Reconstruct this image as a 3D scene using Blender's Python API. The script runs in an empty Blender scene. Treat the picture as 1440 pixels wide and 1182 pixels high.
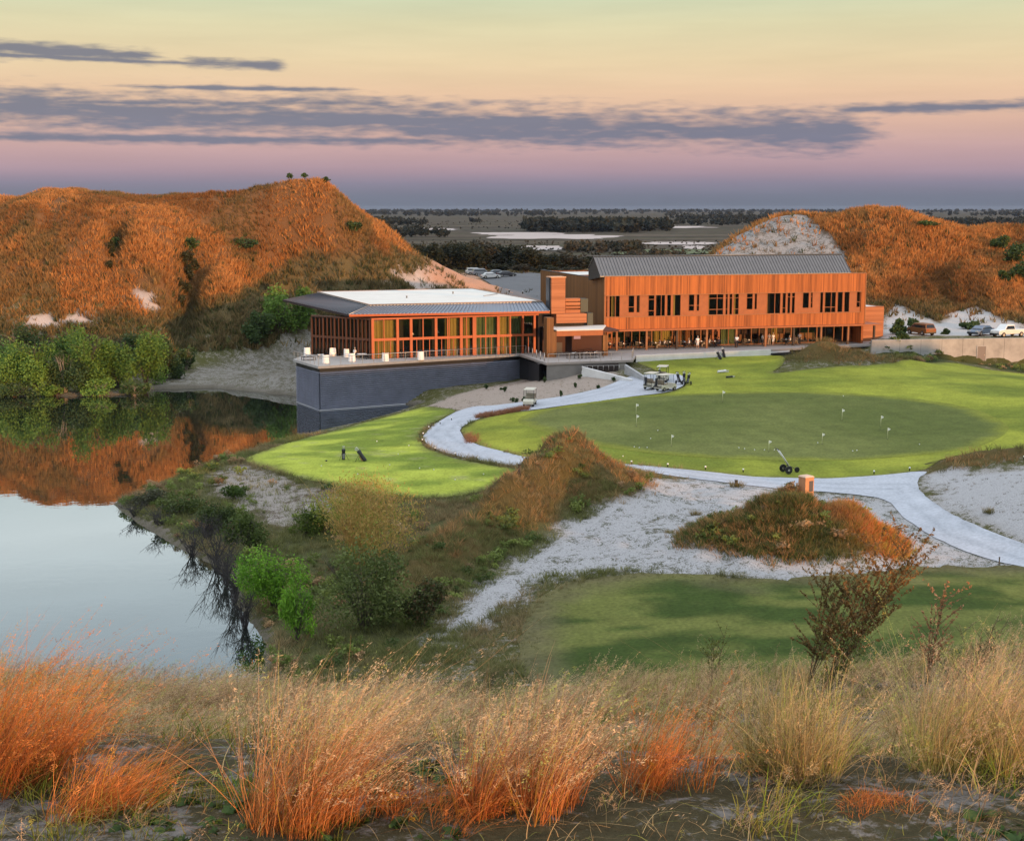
import bpy, bmesh, math, random
import numpy as np
from mathutils import Vector, Matrix
from mathutils.geometry import delaunay_2d_cdt
random.seed(7); RNG=np.random.default_rng(11)
scene=bpy.context.scene; COL=scene.collection
PI=math.pi
# ------------------------------------------------------------------ camera
FPX=2000.0; CZ=24.5; PT=math.atan(299/2000.0); CP,SP=math.cos(PT),math.sin(PT)
cam_d=bpy.data.cameras.new('camera'); cam=bpy.data.objects.new('camera',cam_d); COL.objects.link(cam)
cam.location=(0,0,CZ); cam.rotation_euler=(PI/2-PT,0,0)
cam_d.sensor_width=36; cam_d.lens=50; cam_d.clip_start=0.2; cam_d.clip_end=60000
scene.camera=cam
def ray(px,py):
    a=(px-720)/FPX; b=(591-py)/FPX
    return a, CP+b*SP, -SP+b*CP
def at(px,py,z):
    a,ry,rz=ray(px,py); t=(z-CZ)/rz
    return (a*t,ry*t,z)
def atd(px,py,d):
    a,ry,rz=ray(px,py); t=d/ry
    return (a*t,d,CZ+rz*t)
# ------------------------------------------------------------------ colours / materials
def lin(c):
    return tuple(((v/255)/12.92 if v/255<=.04045 else ((v/255+.055)/1.055)**2.4) for v in c)+(1,)
MATS={}
def nt(name):
    m=bpy.data.materials.new(name); m.use_nodes=True
    n=m.node_tree.nodes; l=m.node_tree.links
    return m,n,l,n['Principled BSDF']
def simple(name,col,rough=.6,metal=0,spec=.5,noise=0,nscale=8,bump=0):
    if name in MATS: return MATS[name]
    m,n,l,p=nt(name)
    p.inputs['Base Color'].default_value=col+(1,) if len(col)==3 else col
    p.inputs['Roughness'].default_value=rough; p.inputs['Metallic'].default_value=metal
    p.inputs['Specular IOR Level'].default_value=spec
    if noise>0:
        tc=n.new('ShaderNodeTexCoord'); nz=n.new('ShaderNodeTexNoise'); nz.inputs['Scale'].default_value=nscale
        nz.inputs['Detail'].default_value=6; nz.inputs['Roughness'].default_value=.65
        l.new(tc.outputs['Object'],nz.inputs['Vector'])
        mr=n.new('ShaderNodeMapRange'); mr.inputs['From Min'].default_value=.25; mr.inputs['From Max'].default_value=.75
        mr.inputs['To Min'].default_value=1-noise; mr.inputs['To Max'].default_value=1+noise
        l.new(nz.outputs['Fac'],mr.inputs['Value'])
        mx=n.new('ShaderNodeVectorMath'); mx.operation='SCALE'; mx.inputs[0].default_value=col[:3]
        l.new(mr.outputs[0],mx.inputs['Scale']); l.new(mx.outputs[0],p.inputs['Base Color'])
        if bump>0:
            b=n.new('ShaderNodeBump'); b.inputs['Strength'].default_value=bump; b.inputs['Distance'].default_value=.05
            l.new(nz.outputs['Fac'],b.inputs['Height']); l.new(b.outputs[0],p.inputs['Normal'])
    MATS[name]=m; return m
def boards(name,c1,c2,width=.16,axis='X',rough=.6,grain=1.0):
    """timber boards: every board its own tone; axis = the direction across the boards (object space)"""
    m,n,l,p=nt(name)
    tc=n.new('ShaderNodeTexCoord'); sx=n.new('ShaderNodeSeparateXYZ'); l.new(tc.outputs['Object'],sx.inputs[0])
    def M(op,a,b=None):
        q=n.new('ShaderNodeMath'); q.operation=op
        for i,v in enumerate((a,b)):
            if v is None: continue
            if isinstance(v,(int,float)): q.inputs[i].default_value=v
            else: l.new(v,q.inputs[i])
        return q.outputs[0]
    if axis=='Z': u=sx.outputs['Z']
    else: u=M('ADD',sx.outputs['X'],sx.outputs['Y'])
    d=M('DIVIDE',u,width); fl=M('FLOOR',d); fr=M('FRACT',d)
    wn=n.new('ShaderNodeTexWhiteNoise'); wn.noise_dimensions='1D'; l.new(fl,wn.inputs['W'])
    d2=M('DIVIDE',u,width*4.3); fl2=M('FLOOR',d2)
    wn2=n.new('ShaderNodeTexWhiteNoise'); wn2.noise_dimensions='1D'; l.new(fl2,wn2.inputs['W'])
    nz=n.new('ShaderNodeTexNoise'); mp=n.new('ShaderNodeMapping'); l.new(tc.outputs['Object'],mp.inputs[0]); l.new(mp.outputs[0],nz.inputs['Vector'])
    mp.inputs['Scale'].default_value=(.5,.5,6) if axis=='Z' else (5,5,.5)
    nz.inputs['Scale'].default_value=1; nz.inputs['Detail'].default_value=5
    s=M('ADD',M('MULTIPLY',wn.outputs[0],.60),M('ADD',M('MULTIPLY',wn2.outputs[0],.45),M('MULTIPLY',M('SUBTRACT',nz.outputs['Fac'],.3),.8)))
    mix=n.new('ShaderNodeMix'); mix.data_type='RGBA'; l.new(s,mix.inputs['Factor'])
    mix.inputs['A'].default_value=c1; mix.inputs['B'].default_value=c2
    gap=M('GREATER_THAN',fr,.93); g2=M('SUBTRACT',1,M('MULTIPLY',gap,.55))
    sc=n.new('ShaderNodeVectorMath'); sc.operation='SCALE'; l.new(mix.outputs['Result'],sc.inputs[0]); l.new(g2,sc.inputs['Scale'])
    l.new(sc.outputs[0],p.inputs['Base Color']); p.inputs['Roughness'].default_value=rough
    p.inputs['Specular IOR Level'].default_value=.25
    MATS[name]=m; return m
def vcol(name,rough=.8,spec=.15,trans=0,noise=.25,nscale=3.0,bump=0.0,bscale=20,bdist=.05,fine=0):
    """material whose base colour is the painted vertex colour with procedural variation"""
    m,n,l,p=nt(name)
    a=n.new('ShaderNodeVertexColor'); a.layer_name='Col'
    tc=n.new('ShaderNodeTexCoord'); nz=n.new('ShaderNodeTexNoise'); nz.inputs['Scale'].default_value=nscale
    nz.inputs['Detail'].default_value=8; nz.inputs['Roughness'].default_value=.7
    l.new(tc.outputs['Object'],nz.inputs['Vector'])
    mr=n.new('ShaderNodeMapRange'); mr.inputs['From Min'].default_value=.28; mr.inputs['From Max'].default_value=.72
    mr.inputs['To Min'].default_value=1-noise; mr.inputs['To Max'].default_value=1+noise
    l.new(nz.outputs['Fac'],mr.inputs['Value'])
    mx=n.new('ShaderNodeVectorMath'); mx.operation='SCALE'; l.new(a.outputs['Color'],mx.inputs[0]); l.new(mr.outputs[0],mx.inputs['Scale'])
    out=mx.outputs[0]
    if fine>0:
        n2=n.new('ShaderNodeTexNoise'); n2.inputs['Scale'].default_value=nscale*9; n2.inputs['Detail'].default_value=4
        l.new(tc.outputs['Object'],n2.inputs['Vector'])
        m2=n.new('ShaderNodeMapRange'); m2.inputs['From Min'].default_value=.3; m2.inputs['From Max'].default_value=.7
        m2.inputs['To Min'].default_value=1-fine; m2.inputs['To Max'].default_value=1+fine; l.new(n2.outputs['Fac'],m2.inputs['Value'])
        mx2=n.new('ShaderNodeVectorMath'); mx2.operation='SCALE'; l.new(out,mx2.inputs[0]); l.new(m2.outputs[0],mx2.inputs['Scale']); out=mx2.outputs[0]
    l.new(out,p.inputs['Base Color']); p.inputs['Roughness'].default_value=rough; p.inputs['Specular IOR Level'].default_value=spec
    if bump>0:
        bn=n.new('ShaderNodeTexNoise'); bn.inputs['Scale'].default_value=bscale; bn.inputs['Detail'].default_value=6
        l.new(tc.outputs['Object'],bn.inputs['Vector'])
        b=n.new('ShaderNodeBump'); b.inputs['Strength'].default_value=bump; b.inputs['Distance'].default_value=bdist
        l.new(bn.outputs['Fac'],b.inputs['Height']); l.new(b.outputs[0],p.inputs['Normal'])
    if trans>0:
        tr=n.new('ShaderNodeBsdfTranslucent'); l.new(out,tr.inputs['Color'])
        ms=n.new('ShaderNodeMixShader'); ms.inputs[0].default_value=trans
        l.new(p.outputs[0],ms.inputs[1]); l.new(tr.outputs[0],ms.inputs[2]); l.new(ms.outputs[0],n['Material Output'].inputs['Surface'])
    MATS[name]=m; return m
# ------------------------------------------------------------------ object helpers
def tag(o,label=None,cat=None,group=None,kind=None):
    if label: o['label']=label
    if cat: o['category']=cat
    if group: o['group']=group
    if kind: o['kind']=kind
    return o
def empty(name,loc=(0,0,0),rz=0,label=None,cat=None,group=None):
    o=bpy.data.objects.new(name,None); COL.objects.link(o); o.location=loc; o.rotation_euler=(0,0,rz)
    o.empty_display_size=.2
    return tag(o,label,cat,group)
def copy_tree(o,parent=None,lib={}):
    c=o.copy(); COL.objects.link(c); c.parent=parent
    for ch in list(o.children): copy_tree(ch,c)
    return c
class MB:
    """collects shapes into one mesh"""
    def __init__(s): s.v=[];s.f=[];s.sm=[]
    def quad(s,a,b,c,d):
        k=len(s.v); s.v+= [tuple(a),tuple(b),tuple(c),tuple(d)]; s.f.append((k,k+1,k+2,k+3)); s.sm.append(False); return s
    def poly(s,pts):
        k=len(s.v); s.v+=[tuple(p) for p in pts]; s.f.append(tuple(range(k,k+len(pts)))); s.sm.append(False); return s
    def hexa(s,b,t):
        k=len(s.v); s.v+=[tuple(p) for p in b]+[tuple(p) for p in t]
        for f in ((3,2,1,0),(4,5,6,7),(0,1,5,4),(1,2,6,5),(2,3,7,6),(3,0,4,7)): s.f.append(tuple(k+i for i in f)); s.sm.append(False)
        return s
    def box(s,x0,x1,y0,y1,z0,z1):
        return s.hexa([(x0,y0,z0),(x1,y0,z0),(x1,y1,z0),(x0,y1,z0)],[(x0,y0,z1),(x1,y0,z1),(x1,y1,z1),(x0,y1,z1)])
    def prism(s,pts,z0,z1):
        """vertical prism over a counter-clockwise polygon"""
        n=len(pts);k=len(s.v); s.v+=[(p[0],p[1],z0) for p in pts]+[(p[0],p[1],z1) for p in pts]
        s.f.append(tuple(k+i for i in reversed(range(n)))); s.f.append(tuple(k+n+i for i in range(n)))
        for i in range(n): j=(i+1)%n; s.f.append((k+i,k+j,k+n+j,k+n+i))
        s.sm+= [False]*(n+2); return s
    def extr(s,prof,x0,x1):
        """profile in (y,z) extruded along x"""
        n=len(prof);k=len(s.v); s.v+=[(x0,p[0],p[1]) for p in prof]+[(x1,p[0],p[1]) for p in prof]
        s.f.append(tuple(k+i for i in reversed(range(n)))); s.f.append(tuple(k+n+i for i in range(n)))
        for i in range(n): j=(i+1)%n; s.f.append((k+i,k+j,k+n+j,k+n+i))
        s.sm+=[False]*(n+2); return s
    def tube(s,pts,r,n=6,cap=True):
        pts=[Vector(p) for p in pts]; rs=r if isinstance(r,(list,tuple)) else [r]*len(pts)
        rings=[]
        for i,p in enumerate(pts):
            d=(pts[min(i+1,len(pts)-1)]-pts[max(i-1,0)])
            d=d.normalized() if d.length>1e-9 else Vector((0,0,1))
            a=d.cross(Vector((0,0,1)) if abs(d.z)<.9 else Vector((1,0,0))).normalized(); b=d.cross(a)
            k=len(s.v); rings.append(k)
            for j in range(n):
                t=2*PI*j/n; s.v.append(tuple(p+(a*math.cos(t)+b*math.sin(t))*rs[i]))
        for i in range(len(pts)-1):
            for j in range(n):
                jj=(j+1)%n; s.f.append((rings[i]+j,rings[i]+jj,rings[i+1]+jj,rings[i+1]+j)); s.sm.append(True)
        if cap:
            s.f.append(tuple(rings[0]+j for j in reversed(range(n)))); s.f.append(tuple(rings[-1]+j for j in range(n))); s.sm+=[False]*2
        return s
    def lathe(s,prof,c=(0,0,0),n=16):
        """profile (r,z) turned round the z axis"""
        k=len(s.v)
        for r,z in prof:
            for j in range(n):
                t=2*PI*j/n; s.v.append((c[0]+r*math.cos(t),c[1]+r*math.sin(t),c[2]+z))
        for i in range(len(prof)-1):
            for j in range(n):
                jj=(j+1)%n; s.f.append((k+i*n+j,k+i*n+jj,k+(i+1)*n+jj,k+(i+1)*n+j)); s.sm.append(True)
        s.f.append(tuple(k+j for j in reversed(range(n)))); e=k+(len(prof)-1)*n; s.f.append(tuple(e+j for j in range(n))); s.sm+=[False]*2
        return s
    def wheel(s,c,r,w,n=16,axis='y'):
        k=len(s.v)
        for q in (-w/2,w/2):
            for rr in (r*.96,r) if q<0 else (r,r*.96):
                for j in range(n):
                    t=2*PI*j/n
                    a,b=rr*math.cos(t),rr*math.sin(t)
                    qq=q if rr<r else q*.8
                    s.v.append((c[0]+a,c[1]+qq,c[2]+b) if axis=='y' else (c[0]+qq,c[1]+a,c[2]+b))
        for i in range(3):
            for j in range(n):
                jj=(j+1)%n; s.f.append((k+i*n+j,k+i*n+jj,k+(i+1)*n+jj,k+(i+1)*n+j)); s.sm.append(True)
        s.f.append(tuple(k+j for j in range(n))); s.f.append(tuple(k+3*n+j for j in range(n))); s.sm+=[False]*2
        return s
    def mesh(s,name,mat):
        me=bpy.data.meshes.new(name); me.from_pydata(s.v,[],s.f); me.update()
        me.polygons.foreach_set('use_smooth',s.sm)
        if mat: me.materials.append(mat)
        bm=bmesh.new(); bm.from_mesh(me); bmesh.ops.recalc_face_normals(bm,faces=bm.faces); bm.to_mesh(me); bm.free()
        return me
    def build(s,name,mat,parent=None,bevel=0):
        o=bpy.data.objects.new(name,s.mesh(name,mat)); COL.objects.link(o)
        if parent: o.parent=parent
        if bevel:
            b=o.modifiers.new('bevel','BEVEL'); b.width=bevel; b.segments=2; b.limit_method='ANGLE'
        return o
def npmesh(name,V,F,mat,col=None,smooth=False,parent=None):
    """fast mesh from numpy arrays; F (n,3) or (n,4)"""
    me=bpy.data.meshes.new(name); k=F.shape[1]
    me.vertices.add(len(V)); me.vertices.foreach_set('co',np.ascontiguousarray(V,dtype=np.float32).ravel())
    me.loops.add(F.size); me.loops.foreach_set('vertex_index',np.ascontiguousarray(F,dtype=np.int32).ravel())
    me.polygons.add(len(F)); me.polygons.foreach_set('loop_start',np.arange(0,F.size,k,dtype=np.int32))
    me.polygons.foreach_set('loop_total',np.full(len(F),k,dtype=np.int32))
    me.update(calc_edges=True)
    if smooth: me.polygons.foreach_set('use_smooth',np.ones(len(F),dtype=bool))
    if col is not None:
        a=me.color_attributes.new('Col','FLOAT_COLOR','POINT')
        c=np.ones((len(V),4),dtype=np.float32); c[:,:3]=col; a.data.foreach_set('color',c.ravel())
    if mat: me.materials.append(mat)
    o=bpy.data.objects.new(name,me); COL.objects.link(o)
    if parent: o.parent=parent
    return o
# ------------------------------------------------------------------ numpy noise
_T=RNG.random((256,256))
def vnoise(x,y):
    xi=np.floor(x).astype(int); yi=np.floor(y).astype(int); fx=x-xi; fy=y-yi
    fx=fx*fx*(3-2*fx); fy=fy*fy*(3-2*fy)
    a=_T[xi&255,yi&255];b=_T[(xi+1)&255,yi&255];c=_T[xi&255,(yi+1)&255];d=_T[(xi+1)&255,(yi+1)&255]
    return (a*(1-fx)+b*fx)*(1-fy)+(c*(1-fx)+d*fx)*fy
def fbm(x,y,o=4,g=.5):
    s=0;a=1;t=0
    for i in range(o):
        s=s+a*vnoise(x*2**i+i*17.3,y*2**i+i*9.1); t+=a; a*=g
    return s/t
def sstep(a,b,x):
    t=np.clip((x-a)/(b-a),0,1); return t*t*(3-2*t)
def inpoly(P,X,Y):
    r=np.zeros(np.shape(X),bool); n=len(P)
    for i in range(n):
        x1,y1=P[i][0],P[i][1]; x2,y2=P[(i+1)%n][0],P[(i+1)%n][1]
        if y1==y2: continue
        c=((y1>Y)!=(y2>Y))&(X<(x2-x1)*(Y-y1)/(y2-y1)+x1); r^=c
    return r
def dseg(P,X,Y,closed=True):
    d=np.full(np.shape(X),1e9); n=len(P)
    for i in range(n if closed else n-1):
        x1,y1=P[i][0],P[i][1]; x2,y2=P[(i+1)%n][0],P[(i+1)%n][1]
        dx,dy=x2-x1,y2-y1; L=dx*dx+dy*dy+1e-9
        t=np.clip(((X-x1)*dx+(Y-y1)*dy)/L,0,1)
        d=np.minimum(d,np.hypot(X-x1-t*dx,Y-y1-t*dy))
    return d
def sdist(P,X,Y): # positive outside
    d=dseg(P,X,Y); return np.where(inpoly(P,X,Y),-d,d)
# ------------------------------------------------------------------ terrain height
lake_px=[(-500,556),(-120,553),(0,553),(100,557),(190,554),(216,547),(300,545),(411,556)]
LAKE=[at(x,y,0)[:2] for x,y in lake_px]+[(-27,182),(-20,182)]+[at(x,y,0)[:2] for x,y in
 [(600,571),(560,580),(500,597),(440,610),(370,630),(300,655),(235,682),(160,708),(195,735),(262,775),(325,805),(335,850),(375,900),(372,950),(290,1010),(100,1040),(-500,1040)]]
CTRL=[]
def cp(px,py,z): CTRL.append(at(px,py,z))
def cd(px,py,d): CTRL.append(atd(px,py,d))
def cw(x,y,z): CTRL.append((x,y,z))
# around the buildings
for p in [(12,190,4.9),(50,201,5.1),(30,196,4.9),(5,205,5.2),(45,222,5.6),(-5,200,4.6),(-15,195,4.2),(8,186,4.8),(20,215,5.4)]: cw(*p)
for q in [(737,531,2.3),(700,545,2.6),(640,560,1.8),(610,571,.9),(745,569,2.7),(800,560,3.0),(820,525,4.0),(770,528,3.0),(880,545,3.4),(930,542,3.9),(905,528,4.0),
 (690,580,2.3),(640,600,2.0),(598,612,1.9),(620,635,2.0),(700,652,2.4),(450,640,1.7),(520,600,1.0),(600,590,1.6),(600,680,2.1),(500,660,1.9),(380,650,1.6),(680,690,2.1),
 (950,512,4.6),(1080,500,4.7),(1000,520,4.5),(1000,550,4.0),(900,509,4.6),(1100,520,4.7),(800,600,3.1),(900,580,3.5),(1000,590,3.6),(1200,590,3.7),(1350,590,3.8),(900,640,3.1),(1100,640,3.3),(1300,640,3.5),(740,620,2.7),
 (1440,600,4.2),(1250,530,4.4),(1350,525,4.1),(1440,530,3.6),(1440,517,2.7),(1600,560,4.5),(1700,640,5.5),
 (900,660,3.0),(1000,672,3.0),(1140,690,3.0),(1250,685,3.2),(1300,720,2.9),(1440,785,2.7),(1600,840,2.8),(1600,700,6),
 (1380,700,4.2),(1440,720,4.3),(1340,690,3.6),
 (900,720,2.9),(820,760,2.3),(750,850,1.4),(640,880,.9),(1000,760,2.7),(950,800,2.4),(1200,800,2.6),
 (1000,830,2.3),(1000,900,2.0),(1400,830,2.5),(1350,900,2.4),(800,880,1.4),(600,740,1.0),(560,830,.7),(450,760,.6),(430,700,1.3),(340,690,1.2),(500,880,.6),(700,930,1.0),
 (330,510,1.4),(260,530,.8),(400,520,1.6),(420,480,2.4)]: cp(*q)
# left hill : toe, middle, crest, back
for px,py in [(-250,300),(-120,284),(0,272),(60,266),(115,259),(160,266),(230,268),(330,269),(380,263),(420,256),(445,256),(470,266)]:
    cd(px,py+9,252); cd(px,py+9,259)
for px,py,d in [(500,291,256),(560,328,266),(620,364,280),(680,392,292),(735,414,300)]: cd(px,py+5,d)
for px,z,d in [(-250,15,222),(-100,15,222),(50,14.5,222),(150,13.5,222),(260,13,224),(350,13,228),(430,14,232)]: 
    a=(px-720)/FPX; cw(a*d,d,z)
for px,z,d in [(-250,3,204),(-100,3,204),(50,3,206),(150,3,207),(240,3.2,208),(330,4.5,216),(400,5.2,221),(450,6.5,228),(520,7.5,240),(600,7,252),(680,6.5,268)]:
    a=(px-720)/FPX; cw(a*d,d,z)
for px,z,d in [(-250,20,280),(0,17,285),(200,15,290),(400,12,300),(500,9,300),(200,6,340),(-200,8,340),(0,5,400),(500,6,330)]:
    a=(px-720)/FPX; cw(a*d,d,z)
for px,z,d in [(520,17,246),(570,13.5,256),(620,10.5,266)]: a=(px-720)/FPX; cw(a*d,d,z)
for px,py in [(-250,302),(-120,287),(0,275),(60,269),(115,262),(160,269),(230,271),(330,272),(380,266),(420,259),(445,259),(470,270)]: cd(px,py+12,266)
# flats behind, parking
for px,z,d in [(700,7,320),(740,7,300),(680,8,350),(800,6.5,300),(900,6,300),(850,5.8,250),(800,6,420),(600,6,420),(1000,6,420),(1200,6,430),(750,6,260)]:
    a=(px-720)/FPX; cw(a*d,d,z)
# right hill
for px,py,d in [(1000,353,258),(1040,328,260),(1080,306,262),(1112,294,262),(1150,296,260),(1200,298,258),(1262,294,256),(1300,305,256),(1340,319,254),(1385,315,256),(1440,321,256),(1560,330,256),(1700,340,256)]:
    cd(px,py+8,d); cd(px,py+11,d+9)
for px,z,d in [(960,6,262),(1000,9,245),(1080,7,236),(1160,7,232),(1240,7.5,228),(1320,8,226),(1440,8.5,224),(1600,9,224),(1300,14,240),(1400,13,238),(1200,15,244),(1100,14,248)]:
    a=(px-720)/FPX; cw(a*d,d,z)
for px,z,d in [(1240,5.9,218),(1320,6,216),(1440,6,214),(1600,6,212),(1240,6.2,207),(1330,6.2,206),(1440,6.2,206),(1600,6.2,206)]:
    a=(px-720)/FPX; cw(a*d,d,z)
for px,z,d in [(1000,8,300),(1200,12,300),(1400,12,300),(1600,13,300),(1100,7,350),(1400,7,360)]:
    a=(px-720)/FPX; cw(a*d,d,z)
C=np.array(CTRL); CS=50.0
def _U(r2): return np.where(r2>1e-12,r2*np.log(r2+1e-12)*.5,0)
_A=_U(((C[:,None,:2]-C[None,:,:2])**2).sum(2)/CS**2); n_=len(C)
_P=np.c_[np.ones(n_),C[:,:2]/CS]
_M=np.zeros((n_+3,n_+3)); _M[:n_,:n_]=_A+np.eye(n_)*.002; _M[:n_,n_:]=_P; _M[n_:,:n_]=_P.T
_W=np.linalg.solve(_M,np.r_[C[:,2],0,0,0])
def rbf(X,Y):
    s=_W[n_]+_W[n_+1]*X/CS+_W[n_+2]*Y/CS
    for i in range(n_): s=s+_W[i]*_U(((X-C[i,0])**2+(Y-C[i,1])**2)/CS**2)
    return s
# dunes: (centre x, y, height, radius along, radius across, angle)
MOUNDS=[]
def mound(px,z0,d,h,ra,rb,ang,po=1.0):
    MOUNDS.append(((px-720)/FPX*d*1.0,d,h,ra,rb,math.radians(ang),po))
mound(812,3,108,4.3,3.4,4.2,20); mound(783,3,106.5,3.7,3.6,2.9,61); mound(748,2,103.5,3.4,4,2.6,61); mound(710,2,100,3.0,4,2.5,61); mound(665,2,96,2.6,4,2.4,61); mound(622,1,92,2.1,4,2.4,61); mound(582,1,88,1.6,4,2.3,61)
mound(855,3,110,1.5,3,3,20)
mound(1125,3,90.5,3.2,3.8,3.5,0); mound(1188,3,90.5,2.7,3.0,3.2,0); mound(1050,3,90.5,1.7,3.2,2.8,0)
mound(1410,4.5,113,1.3,5,2.6,8); mound(1340,4,112,.8,3,2,8)
mound(1160,4.7,183,2.9,3.4,2.6,10); mound(1200,4.7,184,1.5,4,2.2,12); mound(1260,4.7,186,.9,5,2,12); mound(1120,4.6,182,.9,3,2.4,10)
CREST=[]
def hmounds(X,Y):
    s=0
    for cx,cy,h,ra,rb,an,po in MOUNDS:
        u=(X-cx)*math.cos(an)+(Y-cy)*math.sin(an); v=-(X-cx)*math.sin(an)+(Y-cy)*math.cos(an)
        q=(u/ra)**2+(v/rb)**2
        s=np.maximum(s,h*np.exp(-q*.85))+0.12*np.minimum(s,h*np.exp(-q*.85))
    return s
# the dune the camera stands on and the unseen ridge added for its shadow
def hfore(X,Y):
    # ground height profile by depth
    yy=np.array([-200,-120,-60,-20,0,4,8,12,16,19,22,26,32,40,50,60,72])
    zz=np.array([3,6,12,18.2,21.1,21.5,21.0,19.85,18.75,17.8,16.6,14.6,11.2,7.2,3.6,1.2,-3])
    z=np.interp(Y,yy,zz)
    z=z+.5*(fbm(X*.13+3,Y*.13+8,3)-.5)*sstep(2,10,Y)*2*sstep(40,20,Y)
    z=z+.55*np.exp(-((X-7.5)/3.5)**2-((Y-18)/3)**2)-.35*np.exp(-((X+1.5)/2.0)**2-((Y-19)/3)**2)
    z=z-np.clip(np.abs(X)-45,0,200)*.25
    return z
def hshade(X,Y):
    # unseen dune added right of the frame, shaped to shade the low ground
    q=X*.743+Y*.669; p=X*.669-Y*.743
    hr=np.interp(q,[60,97,136,172,220],[26.6,26.3,25.5,24.0,23.5])
    return hr+.5*(fbm(q*.08,p*.02,3)-.5), np.exp(-((p-RP0)/16)**4)*sstep(RQ0-4,RQ0+4,q)*sstep(182,174,q)
RP0=100; RQ0=89
BPAD=[(14,194),(52,204),(47,235),(2,222)]
def land(X,Y):
    z=rbf(X,Y)
    nz=fbm(X*.11,Y*.11,5)-.5
    hill=sstep(212,226,Y)*sstep(6.5,11,z)
    # gullies running down the hills
    g=fbm(X*.085+4*fbm(X*.03,Y*.03,2),Y*.018,4)
    z=z+hill*((g-.5)*9*sstep(250,238,Y)*sstep(6,12,z)+nz*3.0+(fbm(X*.3,Y*.3,3)-.5)*.9)
    for gx,gy,gw,gl,gh in [(-51,226,2.6,12,6.5),(-63.5,230,1.7,6,4.5),(-26,243,3,8,2.2),(-83,225,2.5,10,2.2),(-38,236,2.5,8,1.8)]:
        z=z-gh*np.exp(-((X-gx+ (Y-gy)*.12)/gw)**2-((Y-gy)/gl)**2)
    z=np.where(Y>300,z*(1-sstep(380,430,Y))+6*sstep(380,430,Y),z)
    rough=sstep(60,75,Y)*(1-.0*X)
    z=z+(fbm(X*.35,Y*.35,4)-.5)*.25*rough
    return z
WALL=(at(1236,478,6.5),at(1500,474,6.6))
def lake_cut(z,X,Y):
    sd=sdist(LAKE,X,Y)
    w=(fbm(X*.5,Y*.5,3)-.5)*1.2
    bank=np.where(sd>0,.12+(.35+.45*fbm(X*.07,Y*.07,2))*sd+w*np.minimum(sd,1)*.25, sd*.35-.05)
    return np.where(sd<14,np.minimum(z,bank),z)
def height(X,Y):
    z=np.clip(land(X,Y),.45,60)
    z=lake_cut(z,X,Y)
    # the retaining wall holds the car park up
    wy=WALL[0][1]+(X-WALL[0][0])*(WALL[1][1]-WALL[0][1])/(WALL[1][0]-WALL[0][0])
    gx_=sstep(WALL[0][0]-1,WALL[0][0]+1.5,X); up=sstep(wy+.0,wy+.5,Y)*sstep(wy+16,wy+9,Y); z=z*(1-gx_*up)+np.maximum(z,6.25)*gx_*up
    lo=np.interp(X,[50,56,66,76],[5.3,4.2,2.9,2.3]); dn=(Y<=wy+.05)*sstep(wy-9,wy-4,Y); z=z*(1-gx_*dn)+np.minimum(z,lo)*gx_*dn
    # level pad under the buildings
    sd=sdist(BPAD,X,Y); t=sstep(4,0,sd); z=z*(1-t)+5.25*t
    f=hfore(X,Y)
    t=sstep(78,58,Y); z=z*(1-t)+np.maximum(f,z*.0+np.minimum(z,1.5))*t if np.isscalar(z) else np.where(Y<78,z*(1-t)+np.maximum(f,np.minimum(z,2.2))*t,z)
    z=np.where(Y<5,f,z)
    # outside the plotted land everything settles to the plain
    e=np.maximum(sstep(150,200,X),sstep(-170,-210,X))*sstep(40,70,Y); z=z*(1-e)+6*e
    hr,wr=hshade(X,Y); wr=wr*sstep(60,75,X); z=z+np.maximum(hr-z,0)*wr
    z=np.where(Y<0,z*1.0+(1-wr)*3*fbm(X*.02,Y*.02,3)*sstep(-20,-80,Y),z)
    return z
GX0,GX1,GY0,GY1,GS=-215,215,0,440,.5
_gx=np.arange(GX0,GX1+GS,GS); _gy=np.arange(GY0,GY1+GS,GS)
_XX,_YY=np.meshgrid(_gx,_gy)
HG=height(_XX,_YY)
# blur away noise under mown lawns and paths happens below (smooth field)
def smooth(a,k):
    for _ in range(k):
        b=a.copy(); b[1:-1,1:-1]=(a[1:-1,1:-1]*4+a[:-2,1:-1]+a[2:,1:-1]+a[1:-1,:-2]+a[1:-1,2:])/8; a=b
    return a
def hinterp(G,x,y):
    fx=(np.asarray(x,float)-GX0)/GS; fy=(np.asarray(y,float)-GY0)/GS
    fx=np.clip(fx,0,len(_gx)-1.001); fy=np.clip(fy,0,len(_gy)-1.001)
    i=fx.astype(int); j=fy.astype(int); u=fx-i; v=fy-j
    return (G[j,i]*(1-u)+G[j,i+1]*u)*(1-v)+(G[j+1,i]*(1-u)+G[j+1,i+1]*u)*v
def H(x,y): return hinterp(HG,x,y)
def ground(px,py,tmin=5,tmax=430):
    """first point of the terrain seen through a pixel"""
    a,ry,rz=ray(px,py); t=np.arange(tmin,tmax,.25)
    x=a*t;y=ry*t;z=CZ+rz*t; h=np.maximum(H(x,y),0)
    k=np.nonzero(z<h)[0]
    k=k[0] if len(k) else len(t)-1
    return (float(x[k]),float(y[k]),float(h[k]))
def gpoly(pts,**k): return [ground(x,y,**k)[:2] for x,y in pts]
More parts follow.
